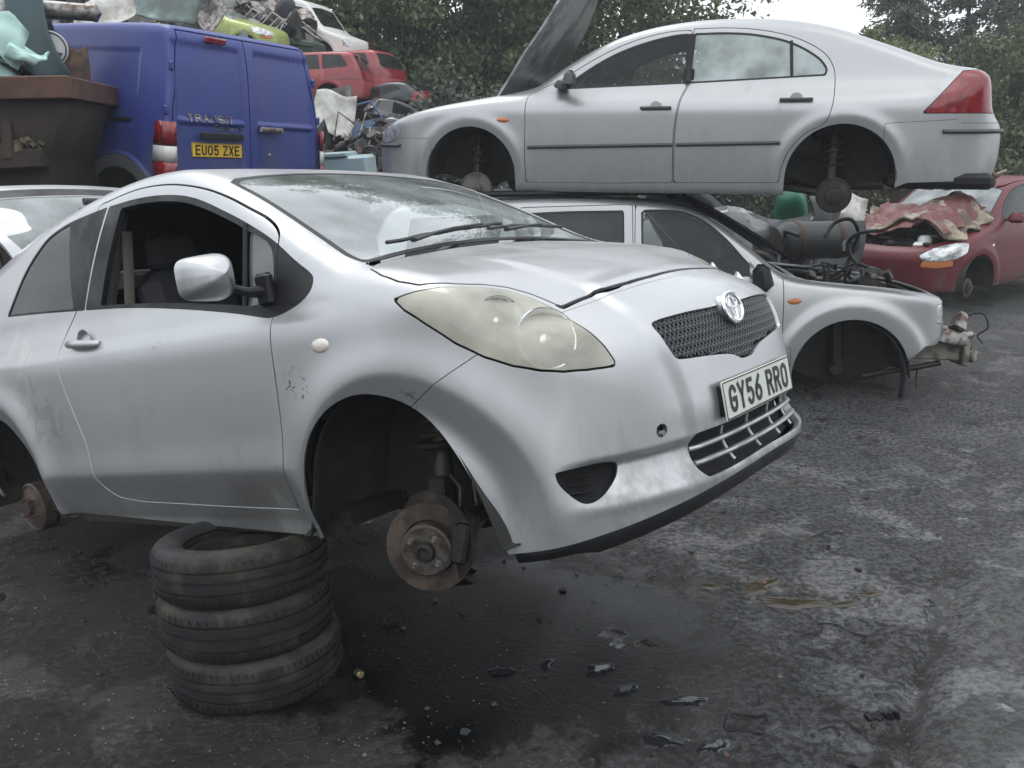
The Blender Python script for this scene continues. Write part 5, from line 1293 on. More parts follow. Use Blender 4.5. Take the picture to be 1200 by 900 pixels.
# ---------------------------------------------------------------- yard ground
def ground_mat():
    m = bpy.data.materials.new('wet oily yard'); m.use_nodes = True; t = m.node_tree; t.nodes.clear(); N = t.nodes.new; L = t.links.new
    o = N('ShaderNodeOutputMaterial'); p = N('ShaderNodeBsdfPrincipled'); L(p.outputs[0], o.inputs[0]); tc = N('ShaderNodeTexCoord'); co = tc.outputs['Object']
    def noise(sc, det=8, r=.65, d=0):
        q = N('ShaderNodeTexNoise'); q.inputs['Scale'].default_value = sc; q.inputs['Detail'].default_value = det; q.inputs['Roughness'].default_value = r; q.inputs['Distortion'].default_value = d; L(co, q.inputs['Vector']); return q.outputs['Fac']
    def mr(v, a, b, c=0, d=1):
        q = N('ShaderNodeMapRange'); q.interpolation_type = 'SMOOTHSTEP'; q.inputs[1].default_value = a; q.inputs[2].default_value = b; q.inputs[3].default_value = c; q.inputs[4].default_value = d; L(v, q.inputs[0]); return q.outputs[0]
    def mix(f, a, b):
        q = N('ShaderNodeMix'); q.data_type = 'RGBA'; L(f, q.inputs[0])
        for i, v in ((6, a), (7, b)):
            if isinstance(v, tuple): q.inputs[i].default_value = (*v, 1)
            else: L(v, q.inputs[i])
        return q.outputs[2]
    def mth(op, a, b):
        q = N('ShaderNodeMath'); q.operation = op
        for i, v in enumerate((a, b)):
            if isinstance(v, (int, float)): q.inputs[i].default_value = v
            else: L(v, q.inputs[i])
        return q.outputs[0]
    big = noise(.7, 5, .6, .3); mid = noise(3.2, 8, .7, .4); fine = noise(38, 7, .75); grit = noise(85, 4, .7); 
    c = mix(mr(fine, .44, .60), (.004, .004, .004), (.040, .039, .037))
    c = mix(mr(mid, .48, .60), c, (.022, .019, .016))
    sx = N('ShaderNodeSeparateXYZ'); L(co, sx.inputs[0])
    oil_vs_sheen = mr(mth('ADD', mth('MULTIPLY', big, .9), mth('MULTIPLY', sx.outputs['X'], .20)), .36, .68)
    c = mix(mth('MULTIPLY', oil_vs_sheen, mr(fine, .42, .58, .15, 1.0)), c, (.115, .115, .117))  # oily left also painted dark for shade, right pale for sky sheen
    blot = mth('MULTIPLY', mr(noise(5.5, 8, .75, .5), .56, .62), mr(noise(1.1, 3, .5), .40, .55)); c = mix(mth('MULTIPLY', blot, .9), c, (.005, .005, .005))
    ln = mth('SUBTRACT', sx.outputs['X'], mth('SUBTRACT', mth('MULTIPLY', sx.outputs['Y'], .61), .268))
    slab = mth('MULTIPLY', mr(ln, -.02, .22), mr(sx.outputs['Y'], 4.1, 3.3, 0, 1)); c = mix(mth('MULTIPLY', slab, mr(fine, .40, .60, .25, .90)), c, (.135, .135, .133))
    crk = mth('MULTIPLY', mr(mth('ABSOLUTE', mth('ADD', ln, mth('MULTIPLY', mth('SUBTRACT', mid, .44), .5)), 0), .012, .045, 1, 0), mr(sx.outputs['Y'], 3.7, 3.3, 0, 1)); c = mix(mth('MULTIPLY', crk, .75), c, (.008, .008, .007))
    vo = N('ShaderNodeTexVoronoi'); vo.inputs['Scale'].default_value = 42; L(co, vo.inputs['Vector'])
    st = mr(vo.outputs['Distance'], .12, .2, 1, 0); sep = N('ShaderNodeSeparateColor'); L(vo.outputs['Color'], sep.inputs[0])
    st = mth('MULTIPLY', st, mr(sep.outputs[0], .90, .92)); c = mix(st, c, (.22, .215, .20))
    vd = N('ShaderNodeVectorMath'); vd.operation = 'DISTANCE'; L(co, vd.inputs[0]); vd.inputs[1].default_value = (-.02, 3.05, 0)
    pool_shade = mr(mth('ADD', vd.outputs['Value'], mth('MULTIPLY', mth('SUBTRACT', mid, .5), 1.6)), .55, 1.0, 1, 0)
    c = mix(mth('MULTIPLY', pool_shade, .92), c, (.003, .003, .003))  # oil pool doubling as painted shade beneath the front car
    wetp = mth('MAXIMUM', mth('MULTIPLY', mr(noise(2.3, 7, .65, .6), .50, .57), .50), mth('MULTIPLY', pool_shade, .78))
    L(c, p.inputs['Base Color'])
    wet = mth('ADD', mth('MULTIPLY', mid, .6), mth('MULTIPLY', big, .4))
    rg = mr(wet, .38, .62, .07, .24)
    # standing oily water in the low spots
    pud = mr(noise(1.9, 5, .55, .2), .615, .64)
    L(mth('MULTIPLY', rg, mth('SUBTRACT', 1, mth('MULTIPLY', pud, .85))), p.inputs['Roughness'])
    p.inputs['Specular IOR Level'].default_value = .75
    h = mth('ADD', mth('MULTIPLY', fine, .85), mth('ADD', mth('MULTIPLY', grit, .42), mth('MULTIPLY', mid, 1.3)))
    h = mth('ADD', h, mth('MULTIPLY', st, .4))
    b = N('ShaderNodeBump'); L(mth('MULTIPLY', mth('SUBTRACT', 1, mth('MULTIPLY', pud, .95)), mth('SUBTRACT', 1, wetp)), b.inputs['Strength']); b.inputs['Distance'].default_value = .034; L(h, b.inputs['Height']); L(b.outputs[0], p.inputs['Normal'])
    return m
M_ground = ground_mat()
def ground_z(x, y):
    """gentle ruts; a raised concrete edge runs away on the right"""
    z = .012*np.sin(x*1.7+.6*np.sin(y*1.1))*np.cos(y*1.3+.4)+.006*np.sin(x*5.1+y*3.7)+.004*np.sin(x*9.3-y*7.9+1.3*np.sin(y*4))
    return z
def build_ground():
    xs = np.unique(np.concatenate([np.linspace(-120, -8, 30), np.concatenate([np.arange(-8, 0, .08), np.arange(0, 3, .02), np.arange(3, 9, .08)]), np.linspace(9, 120, 30)])); ys = np.unique(np.concatenate([np.linspace(-60, .3, 10), np.concatenate([np.arange(.3, 4.4, .035), np.arange(4.4, 9, .08)]), np.linspace(9, 200, 40)]))
    X, Y = np.meshgrid(xs, ys, indexing='ij'); Z = ground_z(X, Y)
    fade = np.clip(1-np.abs(X)/12, 0, 1)*np.clip(1-(Y-9)/6, 0, 1); Z = Z*fade
    # the kerb-like step on the right: a hard ridge
    xe = 1.13+.61*(Y-2.292)+.025*np.sin(Y*6.3)+.012*np.sin(Y*17); k = sstep(-.0, .13, X-xe)*sstep(4.0, 3.3, Y)*sstep(1.0, 1.5, Y)*sstep(3.5, 2.6, X)
    Z = Z+.040*k-.028*np.exp(-((X-xe+.015)/.035)**2)*sstep(3.6, 3.2, Y)
    n0, n1 = X.shape; idx = np.arange(n0*n1).reshape(n0, n1)
    A, B, C, D = idx[:-1, :-1].ravel(), idx[1:, :-1].ravel(), idx[1:, 1:].ravel(), idx[:-1, 1:].ravel()
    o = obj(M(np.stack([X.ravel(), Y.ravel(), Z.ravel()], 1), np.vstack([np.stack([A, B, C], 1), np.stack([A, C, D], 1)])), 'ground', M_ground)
    tag(o, kind='structure', label='wet black oily yard surface')
build_ground()
M_rimdark = mat('dirty steel rim', (.045, .042, .038), .6, .5, vary=((.10, .09, .075), 8, .5, .7), bump=(50, .3, .002))
def puddle(cx, cy, rx, ry, rz, mt_, seed, label):
    rs = np.random.RandomState(seed); A = np.linspace(0, 2*np.pi, 72, endpoint=False); rr = 1+sum(rs.uniform(.4, 1)*q_*np.sin(k*A+rs.uniform(0, 6.28)) for k, q_ in ((2, .25), (3, .18), (4, .12), (6, .08), (9, .06), (13, .04), (19, .03))); g = G(); c, s_ = math.cos(rz), math.sin(rz); rows = []
    for f in (0, .4, .75, 1):
        P = [(cx+f*(rx*r_*math.cos(a)*c-ry*r_*math.sin(a)*s_), cy+f*(rx*r_*math.cos(a)*s_+ry*r_*math.sin(a)*c)) for a, r_ in zip(A, rr)]; P.append(P[0])
        rows.append([(x_, y_, float(ground_z(np.array(x_), np.array(y_)))+.0045-.003*(f == 1)) for x_, y_ in P])
    g.sheet(rows[::-1]); o = g.build('puddle', mt_, None, smooth=60); tag(o, label, None, None, 'structure')
M_mudw = mat('brown oily water', (.045, .036, .022), .10, spec=.6, bump=(9, .15, .003))
M_palew = mat('still water', (.02, .021, .023), .02, spec=1.0)
for i, q in enumerate(((1.00, 3.40, .10, .045, .5, M_mudw), (1.10, 3.27, .13, .05, -.2, M_mudw), (1.30, 3.24, .08, .02, .1, M_mudw), (-.06, 2.81, .05, .025, .2, M_palew), (.10, 2.86, .035, .02, .9, M_palew), (1.42, 3.30, .05, .02, .2, M_mudw), (.80, 3.42, .05, .03, .2, M_mudw), (.29, 2.83, .06, .03, .3, M_palew), (.435, 2.43, .06, .028, -.3, M_palew), (.60, 2.40, .05, .03, .4, M_palew), (.36, 2.70, .04, .03, .4, M_palew), (.55, 2.62, .07, .03, -.1, M_palew))):
    puddle(*q, 40+i, 'shallow puddle on the yard')
# ---------------------------------------------------------------- tyres under the hatchback
def tyre(name, label, loc, R_=.292, w=.175, rot=(0, 0, 0), seed=0, worn=False, group=None, wedge=None, k=.08, rim=False):
    t = thing(name, label, 'tyre', loc, rot, 1, group)
    rr = random.Random(seed); h = w/2
    gq = (.44, .40, .48, .42, .46)[seed % 5]
    prof = [(.190, -h*.62), (.187, -h*.74), (.196, -h*.84), (.225, -h*.99), (.252, -h*1.0), (.262, -h*.985), (.264, -h*1.0), (.268, -h*.97), (.274, -h*.92), (.284, -h*.80), (.289, -h*.66), (.2925, -(gq+.01)*h), (.2925, -gq*h), (.285, -(gq-.01)*h), (.285, -(gq-.08)*h), (.2935, -(gq-.09)*h), (.2940, -.07*h), (.286, -.055*h)]
    prof = prof+[(r, -z) for r, z in prof[::-1]]
    inner = [(.186, h*.55), (.21, h*.75), (.24, h*.80), (.27, h*.6), (.275, 0), (.27, -h*.6), (.24, -h*.80), (.21, -h*.75), (.186, -h*.55), (.190, -h*.62)]
    g = G(); g.lathe([(r*R_/.294, z) for r, z in prof+inner], n=96, cap=False)
    def sq(V):
        if wedge is None: return V
        return [(x, y, (z+h)*(1+k*(x*wedge[0]+y*wedge[1])/R_)-h) for x, y, z in V]
    g.V = sq(g.V)
    c = g.build('tyre_carcass', M_tyre, t, smooth=28)
    if rim:
        g = G(); g.lathe([(.188, h*.60), (.186, h*.40), (.172, h*.30), (.165, -h*.1), (.12, -h*.05), (.075, h*.10), (.07, h*.02), (.03, h*.0), (0, 0)], n=48, cap=False)
        for q in range(8): a = 2*math.pi*q/8; g.lathe([(.014, 0), (.014, .012), (0, .012)], (.05*math.cos(a), .05*math.sin(a), h*.05), n=8)
        g.V = sq([tuple(v) for v in g.V]); g.build('wheel_rim', M_rimdark, t)
    # shoulder sipes
    n = (66, 80, 58)[seed % 3]
    for s in (-1, 1):
        g = G()
        for q in range(n):
            a = 2*math.pi*q/n; P = []
            for (r, zf, da) in ((.2895, .69, 0), (.2925, .50, .012)):
                P.append((r*R_/.294*math.cos(a+da), r*R_/.294*math.sin(a+da), s*zf*h))
            g.tube(P, .0056, 4, flat=.8)
        g.V = sq([tuple(v) for v in g.V]); g.build('tread_shoulder', M_tyre, t, smooth=0)
    return t
WD = (.30, -.95); wl = .177
for lab, (tx, ty), kk, rr, sd in (('bottom tyre of the stack of three under the silver hatchback sill', (-.925, 2.85), 0, .297, 1), ('middle tyre of the stack of three under the silver hatchback sill', (-.94, 2.85), 1, .291, 2), ('top tyre of the stack of three, dusty shoulder, carrying the silver hatchback sill', (-.945, 2.86), 2, .290, 3)):
    rz = sd*1.9; e = (Matrix.Rotation(kk*.048, 3, Vector((WD[1], -WD[0], 0))) @ Matrix.Rotation(rz, 3, 'Z')).to_euler(); wl_ = (WD[0]*math.cos(rz)+WD[1]*math.sin(rz), -WD[0]*math.sin(rz)+WD[1]*math.cos(rz))
    tyre('tyre', lab, (tx, ty, wl/2+kk*wl*.985+.002), rr, wl, tuple(e), sd, group='tyres propping up the hatchback', wedge=wl_, k=.085, rim=(kk == 2))
# ---------------------------------------------------------------- trees behind the yard
def leaf_mat(name, c1, c2, c3):
    m = bpy.data.materials.new(name); m.use_nodes = True; t = m.node_tree; t.nodes.clear(); N = t.nodes.new; L = t.links.new
    o = N('ShaderNodeOutputMaterial'); d = N('ShaderNodeBsdfPrincipled'); d.inputs['Roughness'].default_value = .55; tr = N('ShaderNodeBsdfTranslucent'); mx = N('ShaderNodeMixShader'); mx.inputs[0].default_value = .28
    tc = N('ShaderNodeTexCoord'); nz = N('ShaderNodeTexNoise'); nz.inputs['Scale'].default_value = .9; nz.inputs['Detail'].default_value = 7; nz.inputs['Roughness'].default_value = .7
    oi = N('ShaderNodeObjectInfo'); ad = N('ShaderNodeMath'); ad.operation = 'ADD'; sc = N('ShaderNodeMath'); sc.operation = 'MULTIPLY'; sc.inputs[1].default_value = .30
    cr = N('ShaderNodeValToRGB'); e = cr.color_ramp.elements; e[0].position = .40; e[0].color = (*c1, 1); e[1].position = .85; e[1].color = (*c3, 1); q = e.new(.62); q.color = (*c2, 1)
    L(tc.outputs['Object'], nz.inputs['Vector']); L(oi.outputs['Random'], sc.inputs[0]); L(nz.outputs['Fac'], ad.inputs[0]); L(sc.outputs[0], ad.inputs[1]); L(ad.outputs[0], cr.inputs[0])
    L(cr.outputs[0], d.inputs['Base Color']); L(cr.outputs[0], tr.inputs[0]); L(d.outputs[0], mx.inputs[1]); L(tr.outputs[0], mx.inputs[2]); L(mx.outputs[0], o.inputs[0])
    return m
M_leaf = leaf_mat('broad leaves', (.060, .084, .040), (.115, .150, .062), (.20, .23, .10))
M_needle = leaf_mat('conifer needles', (.048, .068, .050), (.075, .100, .066), (.11, .135, .085))
M_shrub = leaf_mat('grey green shrub leaves', (.07, .09, .07), (.13, .15, .12), (.26, .28, .24))
M_bark = mat('bark', (.055, .048, .040), .9, vary=((.09, .08, .07), 5, .4, .6), bump=(18, .6, .02))

def leaves_mesh(name, C, U, W, mtl):
    """quads centred on C spanned by half-vectors U, W (pointed leaf clumps)"""
    n = len(C); V = np.stack([C-U, C-W*.55, C+U, C+W*.55], 1).reshape(-1, 3); F = np.arange(4*n).reshape(n, 4)
    me = bpy.data.meshes.new(name); me.vertices.add(4*n); me.vertices.foreach_set('co', V.astype(np.float32).ravel())
    me.loops.add(4*n); me.loops.foreach_set('vertex_index', F.astype(np.int32).ravel()); me.polygons.add(n); me.polygons.foreach_set('loop_start', np.arange(0, 4*n, 4, dtype=np.int32)); me.update(calc_edges=True)
    me.materials.append(mtl); return me
def rvec(rs, n):
    v = rs.normal(size=(n, 3)); return v/np.linalg.norm(v, axis=1, keepdims=True)
def broad_tree(seed, h, rx, low=.12, ncl=120, per=170, leaf=.062, mtl=None):
    rs = np.random.RandomState(seed); zc = h*(1+low)/2; rz = h*(1-low)/2
    cl = []
    while len(cl) < ncl:
        p = rvec(rs, 1)[0]*rs.uniform(.25, 1)**.5
        z = p[2]; w = 1-.25*max(0, z)-.05*max(0, -z); q = np.array([p[0]*rx*w, p[1]*rx*w, zc+z*rz])
        q += rs.normal(size=3)*.15; cl.append(q)
    cl = np.array(cl); rad = rs.uniform(.32, .8, ncl)*(rx/2.2)**.5
    k = np.repeat(np.arange(ncl), per); d = rvec(rs, len(k))*(rs.uniform(0, 1, (len(k), 1))**.55); d[:, 2] *= .62
    C = cl[k]+d*rad[k, None]
    up = np.array([0, 0, 1.]); nrm = rvec(rs, len(k))*.8+up*.6; a = rvec(rs, len(k)); U = np.cross(nrm, a); U /= np.linalg.norm(U, axis=1, keepdims=True)+1e-9; W = np.cross(nrm, U); W /= np.linalg.norm(W, axis=1, keepdims=True)+1e-9
    s = rs.uniform(.6, 1.35, (len(k), 1))*leaf
    crown = leaves_mesh('crown', C, U*s, W*s, mtl or M_leaf)
    g = G(); lean = rs.uniform(-.3, .3, 2)
    T = [(lean[0]*t, lean[1]*t, h*.85*t) for t in np.linspace(0, 1, 7)]; g.tube(T, list(np.linspace(.035*h/2, .03, 7)), 8)
    for q in cl[::4]:
        z0 = max(.15*h, q[2]-.32*h); t = z0/(h*.85); st = np.array([lean[0]*t, lean[1]*t, z0]); mid = (st+q)/2+rs.normal(size=3)*.12+[0, 0, -.08*h]
        g.tube([tuple(st), tuple(mid), tuple(q)], [.05, .03, .012], 5)
    return crown, g
def conifer(seed, h, r, mtl=None, n=34):
    rs = np.random.RandomState(seed); Cs, Us, Ws = [], [], []; g = G(); g.tube([(0, 0, 0), (.05, .03, h*.5), (0, 0, h)], [.13, .08, .015], 7)
    for i in range(n*4):
        z = h*(.10+.88*rs.uniform()**.9); L_ = r*(1-z/h)**.75*rs.uniform(.55, 1.1)+.18; a = rs.uniform(0, 6.283); dr = np.array([math.cos(a), math.sin(a), 0])
        m = int(40+60*L_); t = rs.uniform(.12, 1, (m, 1)); P = np.array([0, 0, z])+dr*L_*t; P[:, 2] += (.18*L_*np.sin(t*2.6)-.30*L_*t**2)[:, 0]
        P += rs.normal(size=(m, 3))*[.07, .07, .035]*(1+L_*.3); P[:, 2] -= np.abs(rs.normal(size=m))*.08
        Cs.append(P); d = rvec(rs, m)*.7+dr*.6+[0, 0, -.5]; d /= np.linalg.norm(d, axis=1, keepdims=True); w = np.cross(d, rvec(rs, m)); w /= np.linalg.norm(w, axis=1, keepdims=True)+1e-9
        s = rs.uniform(.6, 1.3, (m, 1)); Us.append(d*s*.085); Ws.append(w*s*.045)
        if i % 3 == 0: g.tube([(0, 0, z), tuple(P[np.argmax(t[:, 0])])], [.025, .008], 4)
    return leaves_mesh('crown', np.vstack(Cs), np.vstack(Us), np.vstack(Ws), mtl or M_needle), g
TV = [broad_tree(s, h, r, lo, n) for s, h, r, lo, n in ((1, 9.5, 2.5, .05, 150), (2, 8.5, 2.8, .03, 150), (3, 10.5, 2.4, .10, 140), (4, 4.7, 2.1, .0, 100))]
TC = [conifer(s, h, r) for s, h, r in ((11, 9.0, 2.1), (12, 8.0, 1.9))]
TS = [broad_tree(21, 2.2, 1.1, .0, 46, 60, .05, M_shrub)]
def plant(var, name, label, cat, loc, sc, rz, group):
    t = thing(name, label, cat, loc, (0, 0, rz), sc, group)
    crown, g = var
    o = bpy.data.objects.new('crown', crown); COL.objects.link(o); o.parent = t
    if not isinstance(g, bpy.types.Mesh):
        tr = g.build('trunk', M_bark, t); 
        for q in (TV, TC, TS):
            for i, v in enumerate(q):
                if v[1] is g: q[i] = (crown, tr.data)
    else:
        tr = bpy.data.objects.new('trunk', g); COL.objects.link(tr); tr.parent = t
    return t
rt = random.Random(9)
ORD = 'first second third fourth fifth sixth seventh eighth ninth tenth eleventh twelfth thirteenth fourteenth'.split()
# tall broadleaf belt (left and middle)
spots = []
for row, (Y, off, zs) in enumerate(((19.5, 0, .92), (22.5, 1.0, 1.05), (26.5, .3, 1.2))):
    X = -9.5-row*1.5+off
    while X < 3.0+row*.6:
        spots.append((X+rt.uniform(-.4, .4), Y+rt.uniform(-.8, .8), zs*rt.uniform(.92, 1.1))); X += 2.25+row*.3
for i, (X, Y, s) in enumerate(spots):
    v = (i*7+int(Y)) % 3
    row = [q for q in spots if abs(q[1]-Y) < 1.7]; k = sorted(row).index((X, Y, s))
    plant(TV[v], 'broadleaf_tree', '%s dark broadleaf tree from the left in the %s row behind the scrap' % (ORD[k], 'nearest' if Y < 21 else 'middle' if Y < 24.5 else 'farthest'), 'tree', (X, Y, -.2), s, rt.uniform(0, 6.28), 'broadleaf trees behind the yard')
# lower trees with sky above them, then conifers on the right
BT = ((5.2, 20.5, .88), (6.9, 21, .84), (6.2, 23.5, .92), (8.5, 20.8, .92), (10.6, 20.5, .90), (12.4, 21.5, .93), (14.6, 20.5, .95), (9.6, 24, .95), (11.8, 24.5, .98), (16.5, 22, 1.0), (13.7, 24, 1.05), (18.5, 23, 1.1))
for i, (X, Y, s) in enumerate(BT):
    plant(TV[3], 'bushy_tree', '%s low bushy tree from the left under the conifers at the right' % ORD[sorted(BT).index((X, Y, s))], 'tree', (X, Y, -.2), s, rt.uniform(0, 6.28), 'low bushy trees at the right')
CF = ((9.3, 22.4, .82), (9.7, 22.8, 1.0), (11.2, 23, .85), (12.6, 22.2, 1.05), (14.6, 23.5, 1.1), (10.7, 26, 1.05), (14.3, 26.5, 1.2), (17.2, 25, 1.15))
for i, (X, Y, s) in enumerate(CF):
    plant(TC[i % 2], 'conifer_tree', '%s conifer from the left, thin and grey green, rising over the low trees' % ORD[sorted(CF).index((X, Y, s))], 'tree', (X, Y, -.2), s, rt.uniform(0, 6.28), 'conifers at the right')
plant(TS[0], 'shrub', 'pale grey green shrub on the heap, left of the raised grey bonnet', 'shrub', (-.78, 13.2, 1.2), .80, .4, None)
plant(TS[0], 'shrub', 'second pale shrub behind the nose of the upper silver car', 'shrub', (.25, 13.6, .9), .85, 2.4, None)

# unseen trees added behind the camera to darken reflections in the paintwork
for i in range(16):
    a = R(-175+170*i/15+rt.uniform(-4, 4)); d = rt.uniform(11, 15)
    plant(TV[i % 3], 'broadleaf_tree', 'broadleaf tree on the other side of the yard, behind the photographer', 'tree', (d*math.cos(a)*1.15, d*math.sin(a)-1, -.2), rt.uniform(.55, .75), rt.uniform(0, 6.28), 'trees on the other side of the yard')
# ---------------------------------------------------------------- scrap heap on the left
def scrap_mat():
    m = bpy.data.materials.new('mixed scrap'); m.use_nodes = True; t = m.node_tree; t.nodes.clear(); N = t.nodes.new; L = t.links.new
    o = N('ShaderNodeOutputMaterial'); p = N('ShaderNodeBsdfPrincipled'); L(p.outputs[0], o.inputs[0]); tc = N('ShaderNodeTexCoord')
    vo = N('ShaderNodeTexVoronoi'); vo.inputs['Scale'].default_value = 2.2; L(tc.outputs['Object'], vo.inputs['Vector']); s = N('ShaderNodeSeparateColor'); L(vo.outputs['Color'], s.inputs[0])
    cr = N('ShaderNodeValToRGB'); cr.color_ramp.interpolation = 'CONSTANT'; e = cr.color_ramp.elements
    cols = [(0, (.025, .026, .028)), (.30, (.07, .072, .075)), (.45, (.20, .21, .21)), (.55, (.035, .033, .03)), (.66, (.16, .20, .20)), (.74, (.36, .37, .36)), (.80, (.05, .05, .055)), (.90, (.12, .08, .06)), (.96, (.10, .14, .20))]
    e[0].position = 0; e[0].color = (*cols[0][1], 1); e[1].position = cols[1][0]; e[1].color = (*cols[1][1], 1)
    for q, c in cols[2:]: n = e.new(q); n.color = (*c, 1)
    L(s.outputs[0], cr.inputs[0]); nz = N('ShaderNodeTexNoise'); nz.inputs['Scale'].default_value = 7; nz.inputs['Detail'].default_value = 7; L(tc.outputs['Object'], nz.inputs['Vector'])
    mr = N('ShaderNodeMapRange'); mr.inputs[1].default_value = .4; mr.inputs[2].default_value = .7; mr.inputs[3].default_value = 0; mr.inputs[4].default_value = .7; L(nz.outputs['Fac'], mr.inputs[0])
    mx = N('ShaderNodeMix'); mx.data_type = 'RGBA'; mx.inputs[7].default_value = (.06, .045, .035, 1); L(mr.outputs[0], mx.inputs[0]); L(cr.outputs[0], mx.inputs[6]); L(mx.outputs[2], p.inputs['Base Color'])
    p.inputs['Roughness'].default_value = .5; p.inputs['Metallic'].default_value = .25; return m
M_scrap = scrap_mat()
def heap_h(x, y):
    f = np.interp(x, [-30, -9, -6, -4, -3, -2, -1.4, -.8, 0, .6], [4.6, 4.6, 4.4, 3.9, 3.2, 2.55, 2.2, 1.6, .5, 0]); g = np.interp(y, [7.3, 7.8, 9.5, 11, 14, 16, 20], [0, .33, .40, .55, .85, 1, 1]); return f*g
def build_heap():
    rs = np.random.RandomState(4)
    xs = np.linspace(-16, .8, 90); ys = np.linspace(7.2, 19, 64); X, Y = np.meshgrid(xs, ys, indexing='ij')
    Z = heap_h(X, Y)-.25+rs.uniform(-.14, .14, X.shape)*(heap_h(X, Y) > .1); idx = np.arange(X.size).reshape(X.shape)
    A, B, C, D = idx[:-1, :-1].ravel(), idx[1:, :-1].ravel(), idx[1:, 1:].ravel(), idx[:-1, 1:].ravel()
    V = [np.stack([X.ravel(), Y.ravel(), Z.ravel()], 1)]; F = [np.vstack([np.stack([A, B, C], 1), np.stack([A, C, D], 1)])]; nv = X.size
    # bent sheets, bars and offcuts all over it
    n = 2600; px = rs.uniform(-9, .2, n); py = rs.uniform(8.5, 17, n); pz = heap_h(px, py)+rs.uniform(-.1, .22, n)
    k = (pz > .3) & ~((px > -3.6) & (px < -1.2) & (py > 13.8) & (pz > 2.1)); px, py, pz = px[k], py[k], pz[k]
    # keep the space round the van free
    vx, vy = px+5.02, py-9.77; u = vx*math.cos(2.5406)+vy*math.sin(2.5406); w = -vx*math.sin(2.5406)+vy*math.cos(2.5406); k = ~((np.abs(w) < 1.1) & (u > -3.7) & (u < 1.2)); px, py, pz = px[k], py[k], pz[k]
    for x, y, z in zip(px, py, pz):
        a = rvec(rs, 1)[0]; b = np.cross(a, rvec(rs, 1)[0]); b /= np.linalg.norm(b); L_ = rs.uniform(.08, .42); w_ = rs.uniform(.02, .22) if rs.rand() < .6 else .02; q = []
        bend = rs.uniform(-.3, .3, 3); c = np.cross(a, b)
        for i, t in enumerate((-1, -.3, .4, 1)):
            for s in (-1, 1): q.append(np.array([x, y, z])+a*L_*t+b*w_*s+c*bend[i % 3]*L_*.5)
        V.append(np.array(q)); F.append(np.array([[0, 1, 3], [0, 3, 2], [2, 3, 5], [2, 5, 4], [4, 5, 7], [4, 7, 6]])+nv); nv += 8
    V = np.vstack(V); F = np.vstack(F)
    me = bpy.data.meshes.new('scrap_heap'); me.from_pydata(V.tolist(), [], F.tolist()); me.update()
    o = link('scrap_heap', me, M_scrap, None); tag(o, 'tangled heap of crushed metal and plastic scrap behind the blue van', 'scrap', None, 'stuff')
build_heap()

def bent_panel(name, label, cat, c, size, rot, mt_, seed=0, amp=.06, th=.012, group=None, n=(9, 14)):
    rs = np.random.RandomState(seed); ph = rs.uniform(0, 6.28, 6); fr = rs.uniform(2, 9, 6); dr = rs.uniform(0, 3.14, 6); g = G(); rows = []
    for x in np.linspace(-.5, .5, n[0]):
        rows.append([(x*size[0]*(1-.2*y*y), y*size[1]+.03*math.sin(7*x+ph[0]), amp*sum(math.sin(fr[k]*(x*math.cos(dr[k])+y*math.sin(dr[k]))+ph[k]) for k in range(6))+size[2]*(.5-abs(x)**2*2)) for y in np.linspace(-.5, .5, n[1])])
    g.sheet(rows); o = g.build(name, mt_, None, smooth=22, solid=th, loc=c, rot=rot); return tag(o, label, cat, group)
M_teal = mat('pale teal paint', (.22, .33, .33), .45, .1, .3, grime=((.10, .12, .11), 3, .5, .9, .7, 0, 1))
M_dkteal = mat('dark teal plastic', (.05, .085, .095), .5)
M_turq = mat('turquoise panel', (.42, .60, .56), .5)
M_blackpaint = mat('black paint', (.02, .022, .025), .3, 0, .6)
M_skip = mat('rusty dark skip steel', (.030, .027, .024), .8, .2, vary=((.048, .034, .026), 2.6, .45, .66), bump=(14, .5, .012))
M_skiprim = mat('rusty skip rim', (.12, .064, .046), .75, .2, vary=((.08, .045, .035), 4, .42, .62), bump=(30, .5, .006))
M_moss = mat('mossy dirt', (.07, .06, .04), .95, vary=((.12, .10, .06), 9, .4, .6), bump=(20, .8, .02))
M_rustdark = mat('dark rusty stillage steel', (.045, .034, .028), .8, .2, vary=((.09, .05, .035), 6, .5, .7), bump=(40, .4, .004))
